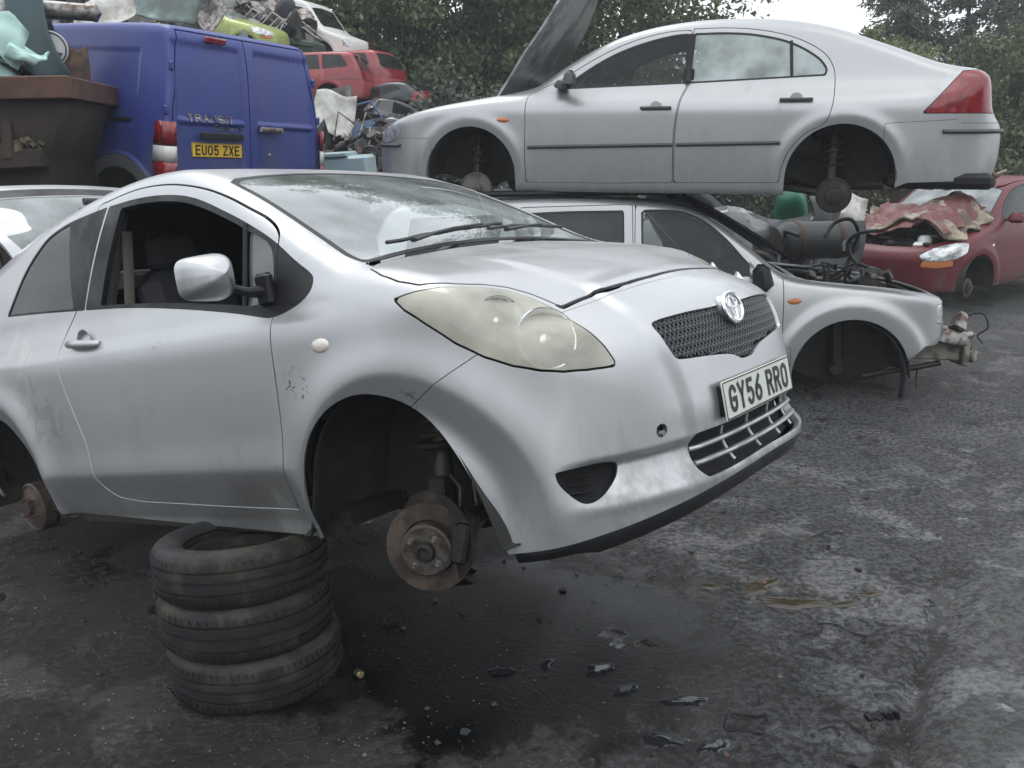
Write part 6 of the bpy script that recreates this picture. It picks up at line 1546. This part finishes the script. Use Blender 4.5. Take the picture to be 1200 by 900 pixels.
# ---- rusty skip at the left edge
def build_skip():
    t = thing('skip', 'dark rusty steel skip with a brown rim at the left, before the blue van', 'skip', (-5.01, 6.9, -.05), (0, 0, R(4)))
    g = G(); x1 = 2.02
    g.box((0, 0, 2.36), (2*x1, 1.30, .02)); g.V = []; g.F = []
    g.box((0, -.62, 2.335), (2*x1, .10, .15), bev=.008); g.box((0, .62, 2.335), (2*x1, .10, .15), bev=.008)
    for s in (-1, 1): g.box((s*(x1-.05), 0, 2.335), (.10, 1.14, .148), bev=.008)
    g.build('rim', M_skiprim, t)
    g = G(); # tapering body
    def prof(z): return {2.26: (x1-.06, .58), 1.86: (x1-.24, .52)}[z]
    V = []
    for z, (a, b) in ((2.262, (x1-.06, .60)), (1.86, (x1-.27, .50)), (1.2, (x1-.27, .50)), (.25, (x1-.5, .40))):
        V += [(-a, -b, z), (a, -b, z), (a, b, z), (-a, b, z)]
    F = [(i*4+k, i*4+(k+1) % 4, (i+1)*4+(k+1) % 4, (i+1)*4+k) for i in range(3) for k in range(4)]+[(12, 13, 14, 15)]
    g.add(V, F); g.build('skip_body', M_skip, t, smooth=10, solid=.02)
    for k in range(6):
        g = G(); xx = -1.45+.6*k; g.box((xx, -.585, 2.06), (.07, .06, .40), (R(-11), 0, 0), 1, .01); g.build('rib', M_skip, t)
    g = G(); g.box((-.05, -.56, 1.83), (2*x1-.42, .16, .13), (0, R(-1.5), 0), 1, .01); g.build('ledge_beam', M_skip, t)
    rs = np.random.RandomState(8); g = G()
    for k in range(300):
        xx = rs.uniform(-1.8, 1.75); g.box((xx, -.57+rs.uniform(-.06, .05), 1.90+.0*xx+rs.uniform(-.01, .05)*(1.8 if xx > 1.5 else .5)), (.05, .04, .03), tuple(rs.uniform(0, 3, 3)))
    o = g.build('dirt', M_moss, t, smooth=0); tag(o, kind='stuff')
    for s in (-1, 1):
        g = G(); g.tube([(s*(x1-.15), -.64, 1.55), (s*(x1-.02), -.66, 1.55)], .05, 12); g.build('lifting_lug', M_skip, t)
    g = G(); g.box((0, 0, .13), (2.8, .8, .24), bev=.02); g.build('base', M_skip, t)
build_skip()
# load in the skip
bent_panel('bumper_skin', 'dark teal bumper skin standing upright in the skip beside the star wheel trim', 'car part', (-3.42, 6.95, 2.78), (.95, .24, .14), (R(80), R(75), R(12)), M_dkteal, 3, .02)
bent_panel('body_panel', 'crumpled pale turquoise panel, uppermost piece at the left edge of the skip', 'car part', (-3.56, 6.7, 2.66), (.40, .28, .08), (R(60), R(20), R(20)), M_turq, 5, .04)
bent_panel('body_panel', 'folded pale turquoise strip hanging over the skip rim', 'car part', (-3.30, 6.62, 2.52), (.14, .34, .02), (R(20), R(-40), R(50)), M_turq, 6, .02)
bent_panel('body_panel', 'white torn panel at the far left above the skip', 'car part', (-3.74, 6.9, 2.86), (.3, .3, .05), (R(70), R(10), R(5)), M_white, 7, .04)
bent_panel('body_panel', 'large turquoise wing in the skip below the white torn panel', 'car part', (-3.75, 6.75, 2.52), (.45, .42, .08), (R(65), R(-15), R(15)), M_turq, 15, .05)
t = thing('wheel_trim', 'silver round wheel trim with a three-pointed star, above the skip rim', 'wheel trim', (-3.32, 6.98, 2.60), (R(86), R(0), R(14)))
g = G(); g.lathe([(0, .0), (.125, 0), (.13, .012), (.12, .02), (0, .018)], n=36); g.build('disc', mat('dull trim silver', (.42, .42, .42), .5, .3), t)
g = G()
for k in range(3):
    a = R(90+120*k); c_, s_ = math.cos(a), math.sin(a); px_, py_ = -s_, c_
    g.add([(c_*.112, s_*.112, .021), (px_*.014, py_*.014, .024), (-px_*.014, -py_*.014, .024)], [(0, 1, 2)])
P = [(.114*math.cos(a), .114*math.sin(a), .022) for a in np.linspace(0, 2*math.pi, 40, endpoint=False)]; g.tube(P, .006, 6, closed=True)
for k in range(3):
    a0 = R(90+120*k); Q = [(.10*math.cos(a0+R(60))+.085*math.cos(b), .10*math.sin(a0+R(60))+.085*math.sin(b), .021) for b in np.linspace(a0+R(60)+R(120), a0+R(60)+R(240), 10)]; g.tube(Q, .006, 6)
g.build('star', mat('dark star inlay', (.06, .06, .065), .4, .3), t)
g = G(); g.lathe([(.0, -.28), (.06, -.28), (.065, -.2), (.06, .2), (.065, .24), (.0, .28)], (0, 0, 0), 'X', 20); o = g.build('silencer_drum', M_steel, None, loc=(-3.25, 7.1, 2.88), rot=(0, R(4), R(10))); tag(o, 'dull silver exhaust drum lying across the load of the skip', 'exhaust')
bent_panel('door_skin', 'rusty brown square plate behind the skip rim below the star wheel trim', 'car part', (-3.22, 7.02, 2.50), (.30, .26, .0), (R(85), 0, R(8)), M_rust, 2, .004)
for i, (x, y, z) in enumerate(((-3.9, 7.1, 2.45), (-3.6, 7.2, 2.40), (-4.3, 7.0, 2.5), (-4.8, 7.0, 2.5))):
    bent_panel('scrap_sheet', 'dark crumpled sheet inside the load of the skip', 'scrap', (x, y, z), (.6, .5, .2), (R(30*i), R(20+15*i), R(40*i)), M_blackpaint, 20+i, .08, group='dark sheets in the skip')
bent_panel('scrap_sheet', 'black upright panel behind the star wheel trim', 'scrap', (-3.62, 7.25, 2.80), (.45, .55, .08), (R(85), 0, R(5)), M_blackpaint, 31, .03)
# ---- things on the heap
bent_panel('door_skin', 'white crumpled panel above the roof of the blue van', 'car part', (-4.75, 11.6, 3.55), (.75, .60, .15), (R(50), R(-24), R(-25)), M_white, 9, .05)
bent_panel('bonnet_panel', 'grey teal bonnet lying on the heap right of the white crumpled panel', 'car part', (-4.35, 12.4, 3.85), (.9, .75, .22), (R(60), R(10), R(10)), M_teal, 10, .03)
bent_panel('door_frame', 'silver framed glass door leaning behind the van roof', 'car part', (-3.95, 12.6, 3.78), (.6, .5, .1), (R(62), R(35), R(0)), M_steel, 12, .03)
def wreck(name, label, pose, paint, scale=1, state='shut', group=None, glassy=None):
    return ka_like(name, label, pose, paint, scale, state, group, res=.28, glassy=glassy)
wreck('wrecked_car', 'crushed lime green car nose sticking out of the heap above the blue van', (-3.75, 14.6, 3.30, R(-12), R(3), R(4)), M_lime, .62)
for i, (x, y, z, rx, ry, rz, s) in enumerate(((-4.0, 15.6, 4.05, 40, 20, 10, 1.0), (-3.5, 15.9, 3.95, 60, -20, 30, .8), (-4.5, 15.3, 4.2, 30, 30, -20, .9), (-3.2, 15.5, 3.75, 20, 40, 60, .6), (-3.35, 15.2, 3.75, 70, -10, 20, .45), (-4.1, 14.9, 3.75, 55, 10, -30, .7))):
    bent_panel('crushed_panel', ('bright steel crushed panel, highest in the jumble above the lime green car', 'dark grey crushed panel behind the bent bars above the lime green car', 'silver crushed panel at the left of the jumble above the lime green car', 'small steel panel right of the jumble above the lime green car', 'dark grey panel between the lime green car and the green tank', 'silver crushed panel lowest in the jumble above the lime green car')[i], 'car part', (x, y, z), (.9*s, .8*s, .2), (R(rx), R(ry), R(rz)), (M_steel, M_dkgrey, M_silver2)[i % 3], 40+i, .09, group='grey crushed panels above the lime green car')
for i in range(12):
    g = G(); a = np.array([-4.6+.10*i, 15.1, 4.0-.03*i]); rs = np.random.RandomState(60+i); g.tube([tuple(a), tuple(a+[.25, .1, .18+.2*rs.rand()]), tuple(a+[.45+.3*rs.rand(), .2, -.02])], .02, 6); o = g.build('bent_bar', M_steel, None); tag(o, 'thin bent metal bar among the grey panels above the lime green car', 'scrap', 'bent bars on the heap')
g = G(); g.box((0, 0, 0), (.75, .5, .62), bev=.04)
for k in range(5): g.box((0, -.26, -.25+.12*k), (.70, .03, .035), bev=.008)
o = g.build('ribbed_tank', mat('dark green tank', (.035, .06, .05), .6), None, loc=(-3.30, 15.2, 3.35), rot=(0, R(8), R(-10))); tag(o, 'dark green ribbed tank left of the white van cab', 'tank')
# white cab
CAB = dict(
  side=[(.70,.30),(.74,.5),(.72,.75),(.60,.92),(.25,1.0),(-.05,1.08),(-.35,1.35),(-.62,1.62),(-.85,1.70),(-1.2,1.72),(-1.42,1.70),(-1.46,1.5),(-1.46,.5),(-1.40,.35),(-.7,.32)],
  plan=[(.74,0),(.70,.4),(.55,.68),(.3,.80),(-.3,.84),(-1.2,.84),(-1.42,.82),(-1.46,.75),(-1.47,0)],
  front=[(0,1.85),(.45,1.82),(.60,1.74),(.67,1.5),(.76,1.15),(.83,.95),(.84,.6),(.82,.4),(0,.25)], warp=(.1, 0, .02, -.8), k=(.08, .06), axis=(-1.1, .1, .85))
def build_cab():
    ar = [(0, .40, .36)]
    F = dict(res=.35, low=[(-3, .42), (1, .42)], arches=ar, disp=flare(ar, .02, .05, .05, .2), floor=(-1.4, -.4), welly=.82)
    F['glass'] = [('door_window', 'side', spline([(-.30, 1.10), (-.30, 1.10), (-.50, 1.32), (-.68, 1.50), (-1.2, 1.52), (-1.2, 1.52), (-1.22, 1.10), (-1.22, 1.10)], 3, True), M_dark_glass), ('windscreen', 'top', [(-.12, 0), (-.14, .6), (-.55, .55), (-.58, 0)], M_dark_glass)]
    F['doors'] = [[(-.22, 1.05), (-.36, .7), (-.40, .45), (-1.25, .45), (-1.27, 1.58), (-.68, 1.57), (-.45, 1.34)]]
    F['lamps'] = [('headlight', 'dir', ([(.50, .70, .88), (.66, .50, .86), (.70, .48, .70), (.56, .68, .70)], (.8, .5, .1)), M_lampglass, .001)]
    c = car('white_van_cab', 'white van cab tipped nose down on the heap above the red estate', 'van', (-2.85, 16.0, 3.22, R(-20), R(10), 0), CAB, M_white, F, .62)
    for s in (-1, 1):
        g = G(); g.box((-.42, s*.92, 1.18), (.06, .14, .2), bev=.02); g.build('door_mirror', M_black, c['doors'][0][0 if s < 0 else 1])
build_cab()
bent_panel('tail_lift_panel', 'long dirty white panel leaning behind the white van cab', 'car part', (-3.42, 15.6, 3.68), (.16, .95, .02), (R(-78), R(14), R(4)), M_white, 70, .01)
# red estates and other wrecks
EST = dict(KAS); EST = dict(
  side=[(.80,.22),(.86,.4),(.84,.55),(.74,.66),(.3,.80),(-.1,.90),(-.4,.97),(-.8,1.22),(-1.1,1.36),(-1.5,1.42),(-2.3,1.43),(-2.95,1.40),(-3.10,1.33),(-3.28,1.05),(-3.36,.85),(-3.42,.62),(-3.42,.4),(-3.3,.26),(-1,.20)],
  plan=[(.86,0),(.82,.35),(.68,.62),(.4,.78),(0,.83),(-.5,.845),(-2.6,.845),(-3.1,.80),(-3.32,.66),(-3.42,.3),(-3.43,0)],
  front=KAS['front'], warp=(.12,.08,.03,-1.4), k=(.08,.06), axis=(-2.7,.1,.65))
def estate(label, pose, paint, scale=1):
    ar = [(0, .30, .34), (-2.5, .30, .34)]
    F = dict(res=.32, low=[(-4, .24), (1, .24)], arches=ar, disp=flare(ar, .018, .05, .05, .2), floor=(-2.2, -.4), fw=1.3, welly=.82, rearx=2.4)
    F['glass'] = [('door_window', 'side', [(-.62, .97), (-.95, 1.22), (-1.15, 1.30), (-1.42, 1.32), (-1.44, .98)], M_dark_glass), ('door_window', 'side', [(-1.50, .98), (-1.48, 1.33), (-2.22, 1.34), (-2.30, .98)], M_dark_glass), ('rear_side_window', 'side', [(-2.36, .98), (-2.32, 1.34), (-2.80, 1.32), (-3.02, 1.02)], M_dark_glass),
      ('windscreen', 'top', [(-.44, 0), (-.44, .62), (-.98, .54), (-1.02, 0)], M_dark_glass), ('rear_window', 'rear', [(0, 1.33), (.50, 1.30), (.62, .95), (0, .93)], M_dark_glass)]
    F['doors'] = [[(-.44, .93), (-.43, .3), (-1.46, .3), (-1.46, 1.36), (-1.15, 1.34), (-.75, 1.14)], [(-1.48, .3), (-2.08, .3), (-2.3, .7), (-2.33, 1.38), (-1.48, 1.37)]]
    F['lamps'] = [('tail_lamp', 'rear', [(.62, 1.28), (.80, 1.24), (.84, .70), (.64, .70)], M_tail, .001), ('headlight', 'front', [(.42, .66), (.72, .66), (.72, .54), (.42, .52)], M_lampglass, .001)]
    F['split'] = [('rear_bumper', lambda m: np.minimum(-2.9-m.V[:, 0], .56-m.V[:, 2]))]
    c = car('estate_car', label, 'car', pose, EST, paint, F, scale)
    for s in (-1, 1): simple_hub(c['root'], -2.5, s*.70, .26, s, .12, 'brake_drum', M_rust); simple_hub(c['root'], 0, s*.70, .26, s, .12, 'brake_drum', M_rust)
    return c
estate('nearer red estate car with an empty rear wheel arch, on the heap by the van', (-4.15, 15.0, 2.52, R(172), 0, R(1)), M_redpaint, .62)
estate('farther red estate car showing its black rear window, behind the nearer red one', (-3.65, 16.0, 2.60, R(156), 0, R(1)), M_redpaint, .62)
wreck('wrecked_car', 'red and teal hatchback nose up on the heap behind the white cab', (-3.35, 17.6, 3.45, R(150), R(-12), R(4)), M_redpaint, .45, glassy=M_teal_glass if 'M_teal_glass' in globals() else None)
wreck('wrecked_car', 'dark crushed car under the red estates at the right edge of the heap', (-2.35, 15.0, 2.25, R(160), R(8), R(-6)), M_blackpaint, .44)
bent_panel('door_skin', 'dirty white square panel leaning below the red estate, right of the van', 'car part', (-2.25, 12.3, 2.38), (.55, .55, .0), (R(80), R(12), R(10)), M_white, 80, .015)
def door_thing(label, loc, rot, paint, s=1):
    t = thing('car_door', label, 'car door', loc, rot, s)
    out = [(-.5, 0), (-.52, .62), (-.30, 1.02), (.30, 1.05), (.52, .62), (.50, 0)]
    g = G(); g.prism(spline([(-.5, 0), (-.5, 0), (-.53, .3), (-.5, .6), (-.5, .6), (.5, .6), (.5, .6), (.52, .3), (.48, 0), (.48, 0)], 3, True)[:, :2].tolist(), .05); g.build('door_skin', paint, t, smooth=20)
    g = G(); g.tube([(-.49, .6, .025), (-.34, .98, .025), (.30, 1.02, .025), (.49, .6, .025)], .028, 8); g.build('window_frame', paint, t)
    g = G(); g.box((.30, .45, .06), (.16, .03, .03), bev=.008); g.build('door_handle', M_black, t)
    return t
door_thing('blue car door with an empty window frame standing on the heap beside the axles', (-1.85, 12.4, 1.95), (R(84), R(-10), R(5)), mat('blue door paint', (.05, .10, .20), .4, 0, .4), .55)
g = G(); g.box((0, 0, 0), (.5, .35, .28), bev=.05); o = g.build('seat_base', M_blackpaint, None, loc=(-1.55, 12.1, 2.05), rot=(R(10), R(-14), R(20))); tag(o, 'black seat base in front of the blue car door', 'car part')
bent_panel('bumper_skin', 'black bumper skin with a white edge right of the blue door', 'car part', (-1.25, 12.6, 2.25), (.9, .35, .12), (R(50), R(20), R(-40)), M_blackpaint, 82, .04)
bent_panel('wing_panel', 'black curved wing at the right end of the heap behind the silver nose', 'car part', (-1.5, 13.6, 2.35), (1.1, .4, .16), (R(40), R(24), R(-10)), M_blackpaint, 83, .03)
# pale blue box
t = thing('fuel_tank', 'pale blue scuffed metal box between the blue van and the upper silver car', 'box', (-1.62, 9.6, 1.22), (R(2), R(-2), R(-6)))
M_pale = mat('pale blue paint', (.30, .42, .46), .55, 0, .2, vary=((.36, .38, .34), 5, .45, .65), bump=(8, .3, .01))
g = G(); g.box((0, 0, .30), (.50, .40, .60), bev=.03); g.build('box_body', M_pale, t); g = G(); g.box((-.10, -.01, .615), (.30, .42, .05), bev=.012); g.build('lid', M_pale, t)
g = G(); g.tube([(-.22, -.212, .42), (.0, -.214, .44), (.10, -.214, .30), (.12, -.212, .05)], .008, 6); g.build('seam', M_pale, t)
# axles, drums and shafts
rp = random.Random(31); ax_l = 'greasy axle part in the pile of axles above the pale blue box'
for i in range(34):
    x = rp.uniform(-2.05, -1.0); y = rp.uniform(10.1, 11.0); z = 1.50+.42*min(1, (y-9.9))*rp.uniform(.6, 1.25)-max(0, x+1.5)*.35
    g = G(); k = i % 3
    if k == 0: g.lathe([(0, -.05), (.05, -.05), (.10, -.04), (.11, .0), (.10, .02), (.05, .03), (.045, .06), (0, .06)], n=20)
    elif k == 1: g.lathe([(0, -.30), (.022, -.30), (.022, -.12), (.045, -.10), (.05, 0), (.045, .03), (.02, .05), (.02, .24), (.06, .26), (.06, .30), (0, .30)], n=14)
    else: g.lathe([(0, -.16), (.035, -.16), (.04, -.10), (.062, -.09), (.045, -.07), (.062, -.05), (.045, -.03), (.06, -.01), (.045, .01), (.035, .04), (.035, .18), (0, .18)], n=16)
    o = g.build('axle_part', (M_grease, M_rust, M_grease, mat('dusty iron', (.12, .11, .10), .7, .3))[rp.randrange(4)], None, loc=(x, y, z), rot=(rp.uniform(0, 3.1), rp.uniform(0, 3.1), rp.uniform(0, 3.1))); tag(o, ax_l, 'car part', 'pile of axle parts')
for i in range(8):
    g = G(); P = [(0, 0, 0), (rp.uniform(.1, .25), 0, rp.uniform(.1, .3)), (rp.uniform(.3, .45), .05, rp.uniform(-.1, .1))]; g.tube(P, .010, 6)
    o = g.build('thin_rod', M_steel, None, loc=(-2.0+.14*i, 10.8, 2.0), rot=(rp.uniform(-.5, .5), rp.uniform(-.5, .5), rp.uniform(0, 3))); tag(o, 'thin bright rod sticking out of the pile of axles', 'car part', 'thin rods in the axle pile')
t = thing('ribbed_cylinder', 'grey ribbed metal cylinder at the foot of the axle pile by the silver nose', 'car part', (-1.15, 9.9, 1.62), (R(60), R(20), R(30)))
g = G(); g.lathe([(0, -.14), (.085, -.14)]+[(r, -.13+.02*k) for k in range(13) for r in ((.10 if k % 2 else .08),)]+[(.085, .14), (0, .14)], n=24); g.build('casing', M_steel, t)

# ---------------------------------------------------------------- clutter under and behind the upper car
t = thing('steel_stillage', 'dark rusty slatted steel stillage behind the maroon car nose', 'cage', (4.86, 12.0, -.12), (0, 0, R(-14)))
for sx in (-1, 1):
    for sy in (-1, 1):
        g = G(); g.box((sx*.24, sy*.30, .74), (.09, .09, 1.48), bev=.01); g.build('post', M_rustdark, t)
for z in (.10, .9, 1.42):
    g = G(); 
    for s in (-1, 1): g.box((0, s*.30, z), (.39, .06, .07)); g.box((s*.24, 0, z), (.06, .51, .07))
    g.build('rail', M_rustdark, t)
g = G()
for k in range(4): g.box((-.14+.095*k, -.30, .75), (.03, .02, 1.25))
g.build('slats', M_rustdark, t)
t = thing('gas_tank', 'grey steel cylinder lying behind the off-roader bonnet, under the upper car', 'tank', (2.95, 8.7, .92), (0, 0, R(8)))
g = G(); g.lathe([(0, -.42), (.13, -.41), (.17, -.36), (.18, -.3), (.18, .3), (.17, .36), (.13, .41), (0, .42)], (0, 0, 0), 'X', 28); g.build('tank_body', mat('grey tank paint', (.055, .06, .06), .5, .3, vary=((.06, .055, .05), 6, .45, .65)), t)
g = G(); 
for xx in (-.2, .2): g.lathe([(.184, -.02), (.186, 0), (.184, .02)], (xx, 0, 0), 'X', 28, cap=False)
g.build('strap', M_rust, t)
tyre('tyre', 'dusty tyre lying against the grey cylinder behind the off-roader', (3.35, 8.35, .40), .30, .19, (R(70), R(10), R(20)), 5)
tyre('tyre', 'tyre standing in the shade behind the bare front axle of the off-roader', (2.35, 8.6, .55), .30, .19, (R(80), R(-10), R(-30)), 6)
bent_panel('body_panel', 'green panel standing behind the grey cylinder', 'car part', (3.20, 10.3, 1.15), (.35, .45, .06), (R(85), 0, R(5)), mat('green panel paint', (.03, .16, .09), .45, 0, .4), 90, .03)
bent_panel('body_panel', 'pale grey panel right of the green one under the upper car', 'car part', (3.75, 10.2, 1.05), (.5, .5, .05), (R(80), R(10), R(-10)), M_white, 91, .03)
for i, (x, y, z, s) in enumerate(((2.6, 9.4, .5, 1.1), (3.3, 9.6, .55, 1.0), (1.9, 9.6, .6, 1.2), (1.0, 9.9, .7, 1.3), (.2, 9.8, .7, 1.2))):
    bent_panel('crushed_panel', 'dark crushed panel in the shade under the upper silver car', 'car part', (x, y, z), (1.2*s, 1.2*s, .3), (R(60+20*i), R(15*i), R(30*i)), (M_blackpaint, M_dkgrey)[i % 2], 100+i, .12, group='dark crushed panels under the upper car')
for i, (x, y, z) in enumerate(((2.85, 8.15, 1.0), (3.05, 8.2, .85), (2.6, 8.1, 1.02), (3.3, 8.1, 1.05))):
    g = G(); g.tube(spline([(0, 0, 0), (.1, .05, .12), (.22, 0, .15), (.32, .05, .02), (.30, .1, -.12)], 5), .018, 8); o = g.build('rubber_hose', M_rubber, None, loc=(x, y, z), rot=(0, R(20*i), R(50*i))); tag(o, 'black rubber hose hanging beneath the upper silver car', 'hose', 'rubber hoses under the upper car')

# ---------------------------------------------------------------- small things on the ground
def gz(x, y): return float(ground_z(np.array(x), np.array(y)))
rg = random.Random(77)
def on_ground(g, name, label, cat, x, y, mt_, rz=0, dz=0, group=None, rot=None):
    o = g.build(name, mt_, None, loc=(x, y, gz(x, y)+dz), rot=rot or (0, 0, rz)); return tag(o, label, cat, group)
g = G(); g.tube(spline([(.07*math.cos(a)*(1+.15*math.sin(2*a)), .05*math.sin(a)+.012*math.cos(3*a), .006+.006*math.sin(a*3)) for a in np.linspace(0, 5.9, 12)], 4), .0045, 6); on_ground(g, 'cable_loop', 'thin black loop of cable on the wet ground before the front silver car', 'cable', .717, 2.494, M_rubber)
g = G(); 
for k in range(9): g.box((.012*k-.05, .006*math.sin(k*2), .008), (.014, .035, .014), (.2*k, .3, .4*k), 1, .003)
on_ground(g, 'rubber_scrap', 'black jagged rubber scrap left of the concrete ridge', 'scrap', 1.152, 2.499, M_rubber, .1)
for i, (x, y) in enumerate(((.96, 2.43), (1.609, 3.172), (1.45, 3.922), (1.234, 3.058), (1.12, 3.05), (1.58, 2.95), (1.0, 2.2))):
    L_ = (.03, .07, .10, .10, .05, .04, .09)[i]; g = G(); g.tube(spline([(-L_, 0, .004), (-L_*.3, .02*(1 if i % 2 else -1), .010), (L_*.4, -.012, .006), (L_, .02, .004)], 4), [.003]*13, 5); on_ground(g, 'metal_strip', 'small dark strip of metal on the ground in front of the silver car', 'scrap', x, y, M_rubber, rg.uniform(0, 3), group='dark strips on the ground')
g = G(); g.lathe([(.012, 0), (.013, .002), (.013, .035), (.010, .038), (0, .038)], n=16, rot=(R(80), 0, .6)); on_ground(g, 'metal_ferrule', 'small brass ferrule beside the bottom tyre', 'scrap', -.565, 2.79, mat('dull brass', (.32, .27, .14), .4, .8), dz=.012)
g = G(); g.lathe([(.028, 0), (.036, 0), (.037, .004), (.028, .004)], n=24, cap=False); on_ground(g, 'washer', 'thin ring lying in the black shade below the brake disc', 'washer', -.488, 3.171, M_steel, dz=.01, rot=(R(12), R(8), 0))
def stones():
    rs = np.random.RandomState(14); n = 6500; x = rs.uniform(-3.2, 4.2, n); y = 1.3+5.7*rs.uniform(0, 1, n)**1.25; r = rs.uniform(.0015, .0055, n)*(1+1.4*(rs.rand(n) < .06)); V = []; F = []
    base = np.array([(1, 0, 0), (0, 1, 0), (-1, 0, 0), (0, -1, 0), (0, 0, .8), (0, 0, -.6)]); T = np.array([(0, 1, 4), (1, 2, 4), (2, 3, 4), (3, 0, 4), (1, 0, 5), (2, 1, 5), (3, 2, 5), (0, 3, 5)])
    zz = ground_z(x, y)
    for i in range(n):
        a = rs.uniform(0, 6.28); c, s = math.cos(a), math.sin(a); q = base*rs.uniform(.6, 1.3, (6, 3)); V.append(np.stack([x[i]+r[i]*(q[:, 0]*c-q[:, 1]*s), y[i]+r[i]*(q[:, 0]*s+q[:, 1]*c), zz[i]+r[i]*(q[:, 2]+.25)], 1)); F.append(T+6*i)
    me = bpy.data.meshes.new('gravel'); me.from_pydata(np.vstack(V).tolist(), [], np.vstack(F).tolist()); me.update()
    o = link('gravel', me, mat('grit', (.13, .125, .115), .6, vary=((.03, .03, .03), 3, .4, .5)), None); tag(o, 'loose grit and stones over the wet ground', 'gravel', None, 'stuff')
stones()
# bits broken off the cars
for i in range(46):
    x, y = rg.uniform(-1.6, 3.6), rg.uniform(2.0, 5.6)
    if x < -.4 and y > 2.5: continue
    g = G(); s_ = rg.uniform(.008, .028); P = [(s_*rg.uniform(.5, 1.2)*math.cos(a), s_*rg.uniform(.5, 1.2)*math.sin(a)) for a in np.linspace(0, 6.28, rg.randint(5, 8))[:-1]]; g.prism(P, .003)
    o = g.build('plastic_shard', (M_black, M_black, M_dkgrey, M_rust, M_grease)[i % 5], None, loc=(x, y, gz(x, y)+.004), rot=(rg.uniform(-.3, .3), rg.uniform(-.3, .3), rg.uniform(0, 6)), smooth=0); tag(o, 'small broken shard on the wet ground before the cars', 'debris', 'broken shards on the ground')
# ---------------------------------------------------------------- damp air
def build_haze():
    g = G(); g.box((0, 15, 8), (300, 260, 19)); me_o = g.build('haze', None, None, smooth=0)
    m = bpy.data.materials.new('haze'); m.use_nodes = True; t = m.node_tree; t.nodes.clear(); o = t.nodes.new('ShaderNodeOutputMaterial'); v = t.nodes.new('ShaderNodeVolumePrincipled')
    v.inputs['Density'].default_value = .003; v.inputs['Color'].default_value = (.92, .95, 1, 1); t.links.new(v.outputs[0], o.inputs['Volume']); me_o.data.materials.append(m)
    tag(me_o, 'thin damp haze over the yard', None, None, 'stuff')
build_haze()
